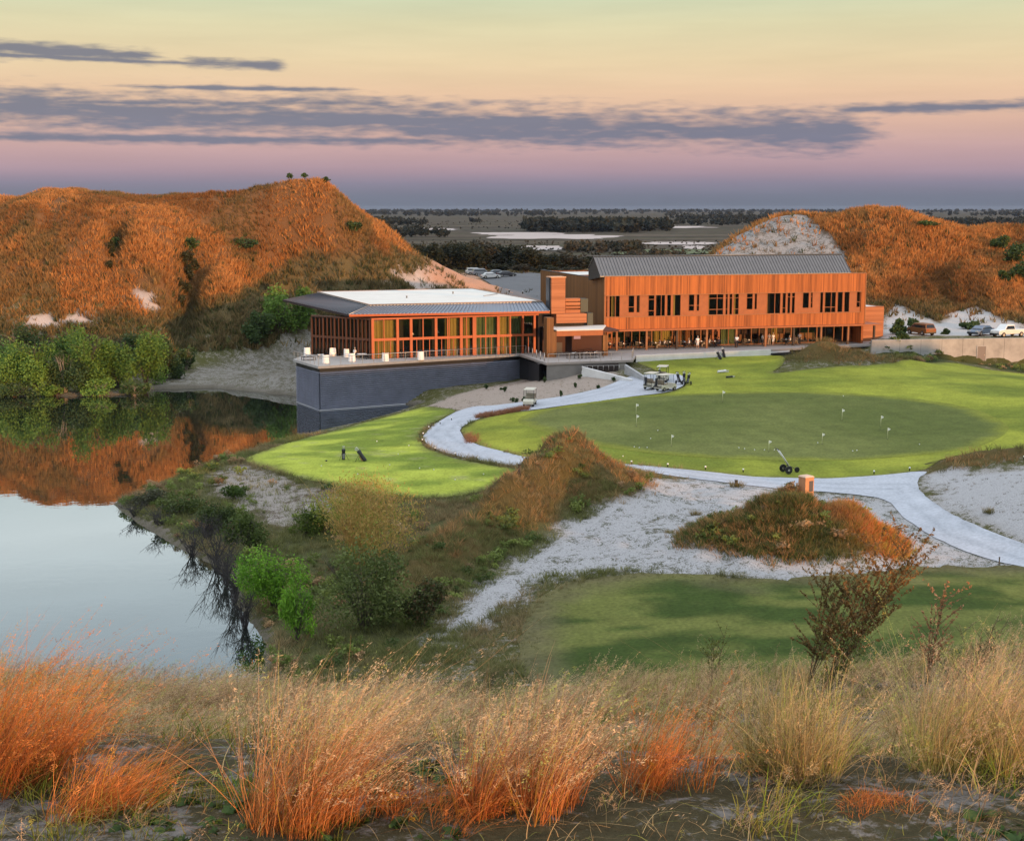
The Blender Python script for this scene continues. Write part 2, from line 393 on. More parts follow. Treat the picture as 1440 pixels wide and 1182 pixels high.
def catmull(P,closed=True,n=6):
    out=[];m=len(P)
    rng=range(m) if closed else range(m-1)
    for i in rng:
        g=(lambda k:P[k%m]) if closed else (lambda k:P[min(max(k,0),m-1)])
        p0,p1,p2,p3=g(i-1),g(i),g(i+1),g(i+2)
        for k in range(n):
            t=k/n
            out.append(tuple(.5*(2*p1[j]+(p2[j]-p0[j])*t+(2*p0[j]-5*p1[j]+4*p2[j]-p3[j])*t*t+(-p0[j]+3*p1[j]-3*p2[j]+p3[j])*t**3) for j in (0,1)))
    if not closed: out.append(tuple(P[-1][:2]))
    return out
PATH_PX=[(884,531),(845,546),(800,556),(760,562),(700,570),(665,572),(640,580),(612,596),(597,611),(597,620),(612,632),(650,643),(700,652),(748,658),(800,661),(850,662),(900,663),(950,670),(1000,677),(1060,684),(1110,690),(1180,695),(1245,705),(1275,733),(1310,755),(1350,775),(1400,792),(1440,800),(1540,820),
 (1540,796),(1440,767),(1380,745),(1340,725),(1310,706),(1293,690),(1292,674),(1300,664),(1240,669),(1170,673),(1107,673),(1060,671),(1000,665),(940,659),(890,654),(800,651),(745,645),(700,634),(662,622),(650,612),(648,603),(665,592),(700,583),(757,576),(790,571),(840,565),(890,558),(938,551),(962,541),(958,528),(925,527)]
LAWN_PX=[(964,541),(940,552),(890,559),(840,566),(790,572),(757,577),(700,584),(666,593),(650,603),(652,612),(664,622),(702,634),(745,645),(800,651),(890,654),(940,659),(1000,665),(1060,671),(1107,673),(1170,673),(1240,669),(1300,663),(1335,654),(1390,648),(1440,645),(1560,650),(1560,535),(1440,526),(1385,519),(1340,510),(1290,513),(1230,516),(1150,518),(1088,525),(1108,510),(1100,501),(1085,498),(1000,502),(900,507),(915,518),(935,527)]
GREEN_PX=[(728,592),(760,578),(830,566),(900,557),(1000,553),(1100,551),(1200,554),(1300,563),(1370,576),(1415,597),(1410,613),(1370,630),(1300,640),(1200,647),(1100,648),(1000,645),(900,636),(830,625),(770,610)]
TEE_PX=[(600,573),(640,577),(622,588),(603,598),(590,611),(592,622),(607,634),(650,647),(700,656),(738,662),(730,674),(700,686),(660,696),(600,701),(540,697),(470,682),(400,667),(352,652),(350,642),(400,624),(470,606),(520,592),(570,579)]
FAIR_PX=[(722,885),(735,845),(768,815),(830,804),(900,803),(1000,810),(1060,818),(1130,816),(1210,812),(1280,801),(1340,797),(1400,798),(1450,803),(1580,830)]
PATH=gpoly(PATH_PX,tmin=60); LAWN=gpoly(LAWN_PX,tmin=60); GREEN=gpoly(GREEN_PX,tmin=60); TEE=gpoly(TEE_PX,tmin=60)
FAIR=[at(x,y,2.4)[:2] for x,y in FAIR_PX]+[(62,52),(20,52),(6,60),(1,68)]
# smooth out the ground where it is mown or paved
_HS=smooth(HG,30); _m=np.zeros_like(HG)
for P in (PATH,LAWN,TEE,FAIR): _m=np.maximum(_m,sstep(2.0,0,sdist(P,_XX,_YY)))
_m=np.where(_YY<56,0,_m); _lakesd=sdist(LAKE,_XX,_YY); _m=_m*sstep(.6,2.0,_lakesd)
HG=HG*(1-_m)+_HS*_m

RMAP=sstep(0,2.2,sdist(PATH,_XX,_YY))
_cr=1+.9*(fbm(_XX*.33,_YY*.33,4)-.5)+.35*(fbm(_XX*1.1,_YY*1.1,3)-.5)
HG=HG+hmounds(_XX,_YY)*RMAP*(_YY>60)*np.where(_YY<130,_cr,1)
# ------------------------------------------------------------------ terrain mesh
def axis(parts):
    out=[]
    for a,b,s in parts: out+=list(np.arange(a,b-1e-6,s))
    return np.array(out+[parts[-1][1]])
TX=axis([(-215,-100,2.5),(-100,-14,.6),(-14,14,.3),(14,90,.6),(90,215,2.5)])
TY=axis([(0,6,.5),(6,30,.16),(30,60,.5),(60,215,.4),(215,300,.7),(300,440,2)])
XX,YY=np.meshgrid(TX,TY); ZZ=H(XX,YY)
fine=sstep(34,24,YY)
ZZ=ZZ+fine*((fbm(XX*2.1,YY*2.1,4)-.5)*.15)
# terrain behind the camera
TYB=axis([(-200,-40,6),(-40,-4,2),(-4,-.0,1)])[:-1]
XB,YB=np.meshgrid(TX,TYB); ZB=height(XB,YB); ZB=ZB
XX=np.r_[XB,XX];YY=np.r_[YB,YY];ZZ=np.r_[ZB,ZZ]
nr,nc=XX.shape
_ms=None
n1=fbm(XX*.12,YY*.12,4); n2=fbm(XX*.6+9,YY*.6,4); n3=fbm(XX*.04+5,YY*.04+2,3)
def L3(a): return np.array(a[:3])
SAND=np.array([.40,.395,.40]); DSAND=np.array([.26,.235,.20]); ORS=np.array([.15,.075,.036]); OLV=np.array([.085,.085,.028]); DRY=np.array([.17,.085,.035]); GRN=np.array([.055,.085,.02]); DK=np.array([.035,.035,.018])
soil=np.zeros((nr,nc,3))+DSAND; veg=np.zeros((nr,nc,3))+OLV; amt=np.full((nr,nc),.62)
def blend(A,c,w): return A*(1-w[...,None])+np.asarray(c)*w[...,None]
# hills
def shadeband(X,Y,Z,n):  # painted shadow line: hills turn duller below this height
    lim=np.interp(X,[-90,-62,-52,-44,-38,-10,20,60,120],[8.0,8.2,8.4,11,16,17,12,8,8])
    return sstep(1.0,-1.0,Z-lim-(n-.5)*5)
wh=sstep(213,222,YY)*sstep(4.5,7.5,ZZ)
soil=blend(soil,ORS,wh); veg=blend(veg,DRY,wh); amt=amt*(1-wh)+wh*.72
wl=wh*shadeband(XX,YY,ZZ,n1); soil=blend(soil,[.13,.095,.055],wl); veg=blend(veg,[.12,.095,.045],wl)  # shade on the hill foot painted as browner soil and grass
MIDS=gpoly([(590,905),(640,850),(700,805),(760,765),(800,735),(850,690),(890,664),(1000,672),(1100,684),(1260,704),(1300,735),(1360,768),(1500,805),(1300,812),(1130,822),(1000,815),(880,806),(760,815),(700,870)],tmin=60)
RS=gpoly([(1300,668),(1340,660),(1500,655),(1500,780),(1380,742),(1320,715)],tmin=60)
BEACH=gpoly([(215,548),(240,530),(320,508),(380,490),(400,470),(440,462),(470,500),(440,560),(300,552)],tmin=150)
SLP=gpoly([(600,572),(660,550),(740,532),(770,525),(820,512),(880,530),(850,545),(760,562),(700,570),(650,578)],tmin=60)
PXW=XX/np.maximum(YY,1)*2000+720
def rh_face(X,Y,Z):
    w=X/np.maximum(Y,1)*2000+720+(fbm(X*.3,Y*.3,3)-.5)*50; return (Y>232)&(w>950)&(w<np.interp(Z,[13,20,24],[1195,1165,1120]))
RB=gpoly([(1235,482),(1238,445),(1262,428),(1290,440),(1320,452),(1345,437),(1375,432),(1410,447),(1440,458),(1500,470),(1500,482)],tmin=205)
LB=[gpoly(p,tmin=205) for p in ([(185,408),(200,405),(228,440),(205,440)],[(35,446),(70,442),(85,462),(40,462)],[(150,330),(165,333),(160,345)],[(540,405),(580,385),(610,375),(640,400),(600,412)],[(60,460),(110,440),(130,455)],[(390,300),(392,302),(391,303)])]
SPUR=gpoly([(618,368),(660,385),(725,414),(640,410),(600,395)],tmin=230)
def patch(P,ww,c,va,noise=.5,vc=None):
    global soil,amt,veg
    w=sstep(ww,-ww,sdist(P,XX,YY)+(n2-.5)*noise*6)
    soil=blend(soil,c,w); amt=amt*(1-w)+w*va
    if vc is not None: veg=blend(veg,vc,w)
patch(RS,1.5,SAND,.30,.5,[.13,.12,.08]); patch(BEACH,1.5,[.25,.235,.21],.50,.4,[.13,.12,.085]); patch(SLP,.8,[.34,.28,.235],.30,.25,[.14,.12,.06])
wq=smooth(rh_face(XX,YY,ZZ).astype(float),2); soil=blend(soil,[.30,.29,.28],wq); veg=blend(veg,[.11,.10,.08],wq); amt=amt*(1-wq)+.45*wq; patch(RB,1.5,[.42,.41,.40],.25,.6)
for P in LB[:5]: patch(P,1.2,[.45,.38,.34],.15,.6)
patch(SPUR,2,[.42,.24,.16],.3,.5,[.25,.13,.06])
# banks of the near shore and the ravine
HEDGE=gpoly([(1235,492),(1290,508),(1340,506),(1390,516),(1450,524),(1450,516),(1380,508),(1300,494),(1240,486)],tmin=150)
patch(HEDGE,1,[.12,.10,.07],.85,.3,[.05,.06,.025])
BANK=gpoly([(170,708),(300,650),(350,640),(400,672),(470,688),(560,705),(660,700),(740,680),(780,640),(850,640),(820,720),(700,800),(600,900),(400,960),(300,800)],tmin=60)
patch(BANK,1.5,[.16,.13,.09],.78,.5,[.085,.088,.035])
STN=gpoly([(310,655),(345,652),(420,680),(500,700),(470,720),(430,730),(400,745),(340,720),(290,690)],tmin=60)
patch(STN,1.2,[.30,.27,.24],.42,.5,[.11,.085,.06])
patch(MIDS,1.4,SAND,.40,.5,[.11,.11,.075])
# grassed dunes
hm=hmounds(XX,YY); w=sstep(.3,1.0,hm)*(YY>60)
soil=blend(soil,[.16,.11,.06],w); veg=blend(veg,[.10,.075,.028],w); amt=np.maximum(amt,w*.85)
w=inpoly(BEACH,XX,YY); ZZ=ZZ+w*sstep(0,2,-sdist(BEACH,XX,YY))*(fbm(XX*.5,YY*.5,4)-.45)*.6
w=(sdist(MIDS,XX,YY)<0)&(hm<.4); ZZ=ZZ+w*sstep(0,2,-sdist(MIDS,XX,YY))*sstep(.4,1.8,sdist(PATH,XX,YY))*sstep(.5,2,sdist(FAIR,XX,YY))*((fbm(XX*.7,YY*.7,4)-.5)*.55)
# damp edge along the water
sdl=sdist(LAKE,XX,YY); w=sstep(1.2,.1,sdl)*(YY>56); soil=blend(soil,[.13,.115,.09],w); amt=np.where(w>.5,amt*.6,amt)
# near dune
wf=sstep(60,45,YY); soil=blend(soil,[.24,.22,.20],wf); veg=blend(veg,[.10,.085,.045],wf); wq2=wf*sstep(16.5,19,YY); veg=blend(veg,[.12,.125,.05],wq2)
amt=amt*(1-wf)+wf*(.52+.12*sstep(.45,.6,n1)+.25*sstep(16.5,19,YY))
wb=sstep(0,-20,YY); veg=blend(veg,DRY,wb); amt=np.maximum(amt,wb*.7)
idx=np.arange(nr*nc).reshape(nr,nc)
F=np.stack([idx[:-1,:-1],idx[:-1,1:],idx[1:,1:],idx[1:,:-1]],-1).reshape(-1,4)
V=np.stack([XX,YY,ZZ],-1).reshape(-1,3)
def ground_mat():
    m,n,l,p=nt('ground_soil')
    a=n.new('ShaderNodeVertexColor'); a.layer_name='Col'
    b=n.new('ShaderNodeVertexColor'); b.layer_name='Veg'
    tc=n.new('ShaderNodeTexCoord')
    def noise(s,d,r=.65,vec=None):
        q=n.new('ShaderNodeTexNoise'); q.inputs['Scale'].default_value=s; q.inputs['Detail'].default_value=d; q.inputs['Roughness'].default_value=r
        l.new(vec or tc.outputs['Object'],q.inputs['Vector']); return q.outputs['Fac']
    mp=n.new('ShaderNodeMapping'); mp.inputs['Scale'].default_value=(1,1,.45); l.new(tc.outputs['Object'],mp.inputs[0])
    nA0=noise(1.3,10,.78,mp.outputs[0]); nB=noise(.35,4); nC=noise(9,6,.75)
    av=n.new('ShaderNodeMix'); av.data_type='FLOAT'; av.inputs['Factor'].default_value=.42; l.new(nA0,av.inputs['A']); l.new(nC,av.inputs['B']); nA=av.outputs['Result']
    # veg mask : noise below the amount
    s=n.new('ShaderNodeMath'); s.operation='MULTIPLY_ADD'; l.new(nB,s.inputs[0]); s.inputs[1].default_value=.5; s9=n.new('ShaderNodeMath'); s9.operation='MULTIPLY_ADD'; l.new(nA,s9.inputs[0]); s9.inputs[1].default_value=2.4; s9.inputs[2].default_value=-.95; l.new(s9.outputs[0],s.inputs[2])
    d=n.new('ShaderNodeMath'); d.operation='SUBTRACT'; l.new(b.outputs['Alpha'],d.inputs[0]); l.new(s.outputs[0],d.inputs[1])
    mr=n.new('ShaderNodeMapRange'); mr.inputs['From Min'].default_value=-.07; mr.inputs['From Max'].default_value=.07; l.new(d.outputs[0],mr.inputs['Value'])
    mx=n.new('ShaderNodeMix'); mx.data_type='RGBA'; l.new(mr.outputs[0],mx.inputs['Factor']); l.new(a.outputs['Color'],mx.inputs['A']); l.new(b.outputs['Color'],mx.inputs['B'])
    vr=n.new('ShaderNodeMapRange'); vr.inputs['From Min'].default_value=.3; vr.inputs['From Max'].default_value=.7; vr.inputs['To Min'].default_value=.68; vr.inputs['To Max'].default_value=1.3; l.new(nC,vr.inputs['Value'])
    sc=n.new('ShaderNodeVectorMath'); sc.operation='SCALE'; l.new(mx.outputs['Result'],sc.inputs[0]); l.new(vr.outputs[0],sc.inputs['Scale'])
    l.new(sc.outputs[0],p.inputs['Base Color']); p.inputs['Roughness'].default_value=.95; p.inputs['Specular IOR Level'].default_value=.08
    bu=n.new('ShaderNodeBump'); bu.inputs['Strength'].default_value=.9; bu.inputs['Distance'].default_value=.25; l.new(nA,bu.inputs['Height']); l.new(bu.outputs[0],p.inputs['Normal'])
    return m
gm=ground_mat()
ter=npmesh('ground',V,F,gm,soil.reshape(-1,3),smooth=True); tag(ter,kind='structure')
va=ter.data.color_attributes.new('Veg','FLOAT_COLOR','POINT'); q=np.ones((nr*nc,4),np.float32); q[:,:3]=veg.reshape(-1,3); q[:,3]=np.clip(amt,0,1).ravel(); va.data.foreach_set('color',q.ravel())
def zone(P,x,y): return inpoly(P,x,y)
# ------------------------------------------------------------------ far plain, one sheet round the terrain out to the horizon
def plain_mat():
    m,n,l,p=nt('plain_scrub')
    tc=n.new('ShaderNodeTexCoord')
    mp=n.new('ShaderNodeMapping'); mp.inputs['Scale'].default_value=(.003,.022,1); l.new(tc.outputs['Object'],mp.inputs[0])
    nz=n.new('ShaderNodeTexNoise'); nz.inputs['Scale'].default_value=1; nz.inputs['Detail'].default_value=9; nz.inputs['Roughness'].default_value=.62; l.new(mp.outputs[0],nz.inputs['Vector'])
    cr=n.new('ShaderNodeValToRGB'); e=cr.color_ramp.elements
    e[0].position=.30; e[0].color=(.022,.024,.015,1); e[1].position=.75; e[1].color=(.13,.105,.085,1)
    for pos,c in [(.42,(.045,.040,.028,1)),(.48,(.085,.066,.052,1)),(.54,(.045,.048,.028,1)),(.62,(.105,.08,.062,1))]:
        x=e.new(pos); x.color=c
    l.new(nz.outputs['Fac'],cr.inputs[0])
    n2=n.new('ShaderNodeTexNoise'); n2.inputs['Scale'].default_value=.12; n2.inputs['Detail'].default_value=6; l.new(tc.outputs['Object'],n2.inputs['Vector'])
    mr=n.new('ShaderNodeMapRange'); mr.inputs['From Min'].default_value=.3; mr.inputs['From Max'].default_value=.7; mr.inputs['To Min'].default_value=.6; mr.inputs['To Max'].default_value=1.4; l.new(n2.outputs['Fac'],mr.inputs['Value'])
    sc=n.new('ShaderNodeVectorMath'); sc.operation='SCALE'; l.new(cr.outputs[0],sc.inputs[0]); l.new(mr.outputs[0],sc.inputs['Scale'])
    l.new(sc.outputs[0],p.inputs['Base Color']); p.inputs['Roughness'].default_value=1; p.inputs['Specular IOR Level'].default_value=.05
    return m
pm=plain_mat()
b=MB(); R=8000; x0,x1,y0,y1=-214,214,-199,439
for (a,c,d,e) in [(-R,R,y1,R+9000),(-R,R,-6000,y0),(-R,x0,y0,y1),(x1,R,y0,y1)]: b.quad((a,c,5.7),(d if 0 else c*0+d,c,5.7) if 0 else (d,c,5.7),(d,e,5.7),(a,e,5.7)) if 0 else b.quad((a,d if False else c,0),(a,c,0),(a,c,0),(a,c,0)) if False else None
def rect(x0,x1,y0,y1,z,b): b.quad((x0,y0,z),(x1,y0,z),(x1,y1,z),(x0,y1,z))
rect(-R,R,y1,12000,5.8,b); rect(-R,R,-1500,y0,5.8,b); rect(-R,x0,y0,y1,5.8,b); rect(x1,R,y0,y1,5.8,b)
tag(b.build('plain',pm),kind='structure')
# pale ponds and sand flats far out
def flat_patch(name,px0,px1,py0,py1,z,mat,seed=0):
    r=random.Random(seed); pts=[]
    N=72
    for i in range(N):
        t=2*PI*i/N; cx,cy=(px0+px1)/2,(py0+py1)/2
        k=1+.9*(float(fbm(np.array(math.cos(t)*3.1+seed*7.3),np.array(math.sin(t)*3.1+seed*3.1),4))-.5)+.1*(r.random()-.5)
        pts.append(at(cx+(px1-px0)/2*math.copysign(abs(math.cos(t))**.8,math.cos(t))*k,cy+(py1-py0)/2*math.sin(t)*k,z)[:2])
    bb=MB(); bb.poly([(x,y,z) for x,y in pts]); return tag(bb.build(name,mat),kind='structure')
pw=simple('pale_sand_flat',(.37,.32,.30),.9); pond=simple('pond_water',(.05,.06,.07),.04)
for i,(a,b_,c,d,m_) in enumerate([(690,868,329.5,336,pw),(664,790,326.5,330.5,pw),(560,640,320.5,324,pw),(725,790,345,352,pw),(880,1000,318,320.5,pw),(900,1010,340,344,pw),(1290,1420,309,312,pw),(860,1010,351,358,simple('far_turf',(.06,.085,.025),.9)),(960,990,345,350,pw)]):
    flat_patch('sand_flat' if m_ is pw else ('pond' if m_ is pond else 'fairway'),a,b_,c,d,5.83+.05*i,m_,i)
# ------------------------------------------------------------------ draped sheets
def drape(name,P,step,off,mat,colf=None,ragged=0,n=5):
    P=catmull(P,True,n)
    if ragged:
        P=[(x+ragged*(fbm(np.array(x*1.3+50),np.array(y*1.3),3)-.5)*2,y+ragged*(fbm(np.array(x*1.3),np.array(y*1.3+50),3)-.5)*2) for x,y in P]
    xs=[p[0] for p in P]; ys=[p[1] for p in P]
    gx=np.arange(min(xs),max(xs),step); gy=np.arange(min(ys),max(ys),step)
    X,Y=np.meshgrid(gx,gy); X=X.ravel();Y=Y.ravel()
    k=sdist(P,X,Y)<-step*.45; X=X[k];Y=Y[k]
    vs=[Vector((float(x),float(y))) for x,y in P]+[Vector((float(x),float(y))) for x,y in zip(X,Y)]
    m=len(P)
    r=delaunay_2d_cdt(vs,[],[list(range(m))],1,1e-4)
    vv=np.array([(v.x,v.y) for v in r[0]]); ff=np.array([f for f in r[2] if len(f)==3])
    z=H(vv[:,0],vv[:,1])+off
    col=colf(vv[:,0],vv[:,1]) if colf else None
    o=npmesh(name,np.c_[vv,z],ff,mat,col,True); return tag(o,kind='structure')
turf=vcol('mown_turf',.9,.08,0,.22,.5,bump=.4,bscale=14,bdist=.02,fine=.22)
def cmix(a,b,t): return np.asarray(a)*(1-t[:,None])+np.asarray(b)*t[:,None]
def lawn_col(x,y):
    t=sstep(.35,.65,fbm(x*.09,y*.12,4)); c=cmix([.15,.18,.025],[.26,.28,.036],t)
    d=sdist(LAWN,x,y); c=cmix(c,np.array([.13,.12,.045]),sstep(-.9,.1,d+ (fbm(x*.8,y*.8,3)-.5)*1.2)*.6)
    s=sstep(.45,.6,fbm(x*.35+40,y*.06,3)); return c*(1-.12*s[:,None])
def green_col(x,y):
    t=sstep(.3,.7,fbm(x*.05+7,y*.08,4)); c=cmix([.092,.112,.028],[.138,.152,.043],t); d=sdist(GREEN,x,y); c=cmix(c,np.array([.19,.205,.03]),sstep(-1.8,.0,d+(fbm(x*.5,y*.5,3)-.5)*1.6)*.95)
    u=x*.95+y*.3; s=.5+.5*np.sin(u*2*PI/3.2); return c*(1+.06*(s[:,None]-.5))
def tee_col(x,y):
    t=sstep(.38,.62,fbm(x*.14,y*.22,5)); c=cmix([.15,.20,.028],[.34,.385,.055],t)
    d=sdist(TEE,x,y); c=cmix(c,np.array([.11,.115,.04]),sstep(-1.6,.2,d+(fbm(x*.8,y*.8,3)-.5)*1.6)*.7)
    t2=sstep(.70,.78,fbm(x*.7+3,y*.7,3)); return cmix(c,np.array([.28,.27,.12]),t2*.5)
def fair_col(x,y):
    t=sstep(.40,.60,fbm(x*.2,y*.45,6)); c=cmix([.042,.066,.014],[.120,.132,.034],t)
    d=sdist(FAIR,x,y); return cmix(c,np.array([.12,.10,.055]),sstep(-3.5,.3,d+(fbm(x*.5,y*.5,4)-.5)*4)*.75)
drape('lawn',LAWN,.8,.035,turf,lawn_col,.15)
drape('putting_green',GREEN,.8,.05,turf,green_col)
drape('tee_lawn',TEE,.7,.035,turf,tee_col,.2)
drape('fairway',FAIR,.7,.035,turf,fair_col,.7)
cpath=vcol('crushed_shell_path',.95,.1,0,.10,.5,bump=.3,bscale=12,bdist=.02,fine=.13)
PCL=gpoly([(884,540),(800,563),(700,578),(640,590),(617,612),(650,634),(740,651)],tmin=60); PCL2=gpoly([(900,658),(1000,671),(1140,683),(1270,685),(1350,750),(1500,795)],tmin=60)
def path_col(x,y):
    d=np.minimum(dseg(PCL,x,y,False),dseg(PCL2,x,y,False)); t=np.exp(-((d-.75)/.22)**2); c=cmix([.40,.42,.46],[.33,.35,.385],t)
    return c*(1+.16*(fbm(x*.4,y*.4,4)-.5))[:,None]
drape('path',PATH,.4,.05,cpath,path_col,.12,5)
# ------------------------------------------------------------------ water
def water_mat():
    m,n,l,p=nt('lake_water'); n.remove(p)
    g=n.new('ShaderNodeBsdfGlossy'); g.inputs['Roughness'].default_value=.012; g.inputs['Color'].default_value=(.93,.95,.96,1)
    d=n.new('ShaderNodeBsdfDiffuse'); d.inputs['Color'].default_value=(.012,.016,.012,1)
    lw=n.new('ShaderNodeFresnel'); lw.inputs['IOR'].default_value=1.9
    ad=n.new('ShaderNodeMapRange'); ad.inputs['From Min'].default_value=0; ad.inputs['From Max'].default_value=.8; ad.inputs['To Min'].default_value=.35; ad.inputs['To Max'].default_value=.90
    ms=n.new('ShaderNodeMixShader'); l.new(ad.outputs[0],ms.inputs[0]); l.new(d.outputs[0],ms.inputs[1]); l.new(g.outputs[0],ms.inputs[2]); l.new(ms.outputs[0],n['Material Output'].inputs['Surface'])
    tc=n.new('ShaderNodeTexCoord')
    nz=n.new('ShaderNodeTexNoise'); nz.inputs['Scale'].default_value=.9; nz.inputs['Detail'].default_value=3; l.new(tc.outputs['Object'],nz.inputs['Vector'])
    b=n.new('ShaderNodeBump'); b.inputs['Strength'].default_value=.05; b.inputs['Distance'].default_value=.05; l.new(nz.outputs['Fac'],b.inputs['Height'])
    l.new(b.outputs[0],g.inputs['Normal']); l.new(b.outputs[0],lw.inputs['Normal']); l.new(lw.outputs[0],ad.inputs['Value'])
    return m
b=MB(); b.quad((-214,58,0),(30,58,0),(30,215,0),(-214,215,0)); tag(b.build('water',water_mat()),kind='structure')
# ------------------------------------------------------------------ frames : local x along a facade, y into the building
class Fr:
    def __init__(s,o,ang): s.o=o; s.a=math.radians(ang); s.c=math.cos(s.a); s.s=math.sin(s.a)
    def w(s,x,y): return (s.o[0]+x*s.c-y*s.s, s.o[1]+x*s.s+y*s.c)
    def l(s,X,Y): X-=s.o[0];Y-=s.o[1]; return (X*s.c+Y*s.s,-X*s.s+Y*s.c)
    def px(s,px,py,y=0):
        """local x and height where the pixel's ray meets the plane local-y = y"""
        a,ry,rz=ray(px,py)
        ox,oy=s.l(0,0); dx=a*s.c+ry*s.s; dy=-a*s.s+ry*s.c
        t=(y-oy)/dy; return ox+dx*t, CZ+rz*t
    def pz(s,px,py,z):
        X,Y,_=at(px,py,z); return s.l(X,Y)
M1=Fr((12.4,190.6),15.2)
def root_at(fr,name,label,cat): return empty(name,(fr.o[0],fr.o[1],0),fr.a,label,cat)
cedar=boards('cedar_boards',(.13,.034,.010,1),(.44,.135,.036,1),.17,'X')
cedar_h=boards('cedar_siding',(.24,.085,.036,1),(.42,.165,.075,1),.16,'Z')
cedar_flat=simple('cedar_panel',(.28,.078,.022),.6,noise=.2,nscale=1.5)
cedar_w=simple('weathered_cedar',(.26,.11,.045),.7,noise=.2,nscale=2)
brownw=boards('shade_brown_boards',(.115,.05,.018,1),(.23,.105,.035,1),.17,'X')  # browner copy of the cedar boards, holds the side wall's shade
roofm=simple('zinc_roof',(.13,.135,.14),.42,.5,noise=.12,nscale=1.2)
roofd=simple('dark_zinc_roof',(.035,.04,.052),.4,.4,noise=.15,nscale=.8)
whiter=simple('white_membrane',(.62,.60,.545),.7,noise=.10,nscale=.35)
conc=simple('concrete',(.36,.36,.36),.85,noise=.18,nscale=1.1,bump=.1)
concl=simple('pale_concrete',(.66,.65,.64),.85,noise=.12,nscale=.9,bump=.1)
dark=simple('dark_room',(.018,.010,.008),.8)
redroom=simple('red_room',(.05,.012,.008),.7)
floorm=simple('terrace_paving',(.30,.27,.25),.8,noise=.15,nscale=1.5)
deckm=boards('deck_boards',(.20,.18,.165,1),(.32,.29,.27,1),.14,'Z')
deckm=simple('deck_paving',(.33,.31,.29),.8,noise=.15,nscale=2)
steel=simple('rail_steel',(.42,.40,.38),.4,.7)
blackm=simple('black_metal',(.02,.02,.022),.45,.3)
navy=simple('navy_ribbed_cladding',(.16,.172,.225),.5,.2,noise=.22,nscale=.7)
curt=simple('olive_curtain',(.36,.27,.07),.8,noise=.15,nscale=3)
curtg_refl=simple('green_curtain_reflection',(.13,.18,.07),.8,noise=.25,nscale=2)
whitep=simple('white_plastic',(.82,.82,.80),.4)
darkfab=simple('charcoal_fabric',(.03,.03,.035),.9)
def glass_mat():
    m,n,l,p=nt('window_glass'); n.remove(p)
    g=n.new('ShaderNodeBsdfGlossy'); g.inputs['Roughness'].default_value=.02; g.inputs['Color'].default_value=(.8,.85,.9,1)
    t=n.new('ShaderNodeBsdfTransparent'); t.inputs['Color'].default_value=(.80,.82,.80,1)
    f=n.new('ShaderNodeFresnel'); f.inputs['IOR'].default_value=1.5
    ms=n.new('ShaderNodeMixShader'); l.new(f.outputs[0],ms.inputs[0]); l.new(t.outputs[0],ms.inputs[1]); l.new(g.outputs[0],ms.inputs[2]); l.new(ms.outputs[0],n['Material Output'].inputs['Surface'])
    MATS['window_glass']=m; return m
glass=glass_mat()
def curtain(mb,x0,x1,y,z0,z1,p=.32,a=.10):
    k=max(2,int((x1-x0)/(p/2))); xs=[x0+(x1-x0)*i/k for i in range(k+1)]
    for i in range(k): 
        y0=y+(a if i%2 else 0); y1=y+(a if (i+1)%2 else 0)
        mb.quad((xs[i],y0,z0),(xs[i+1],y1,z0),(xs[i+1],y1,z1),(xs[i],y0,z1))
# ================================================================== main clubhouse wing
HB=root_at(M1,'clubhouse','long two storey clubhouse wing clad in orange cedar boards with grey metal gable roof','building')
W=M1.px(1217,430)[0]; T=5.5
ztop=15.35; z_s=M1.px(1000,458.5)[1]; zs=8.35
zr1=M1.px(1000,413.5)[1]; zr0=M1.px(1000,443)[1]
z_sof=8.3
b=MB(); b.box(0,W,0,.35,zr1,ztop); b.box(0,W,0,.35,z_sof,zr0)
x_l=M1.px(852,430)[0]; x_r=M1.px(1210.5,430)[0]
b.box(0,x_l,.0,.35,zr0,zr1); b.box(x_r,W,.0,.35,zr0,zr1)
b.build('front_cladding',cedar,HB)
# window strip, set back 0.12
wins=[(852.6,854.8,415,447,0),(857.2,872.2,415,447,1),(884,892.5,413.5,439.6,0),(895.4,900.2,413.5,439.6,0),(912,920.8,413.5,444.4,0),(922.6,935.8,413.5,445,0),(938.3,944.2,413.5,444,0),(946.7,957.8,412.8,445,2),
(968.8,976.8,412,437.3,0),(980,983.9,412,437.3,0),(996.5,1017.8,412,442.5,3),(1020.5,1024,411.5,441.5,0),(1026,1030.3,411,441.5,0),(1032,1039.5,411,442.7,2),(1050.3,1059,410,435.3,0),(1061.3,1065,410,435,0),
(1079,1098,409.5,440,3),(1100.6,1105.6,409.2,439.8,0),(1107.6,1112,409,439.5,0),(1113.7,1118.3,409,440,0),(1129,1138,408.5,433.3,0),(1140.2,1143.3,408.4,433,0),(1153.5,1158,408.2,438,0),(1160,1175.8,408.2,439,3),(1178,1185.5,408,438.5,0),(1187.5,1195,407.8,438.6,0),(1204.8,1209.8,407.3,432,0)]
strip=MB(); yo=.12; last=x_l
zz1=zr1;zz0=zr0
cur=x_l
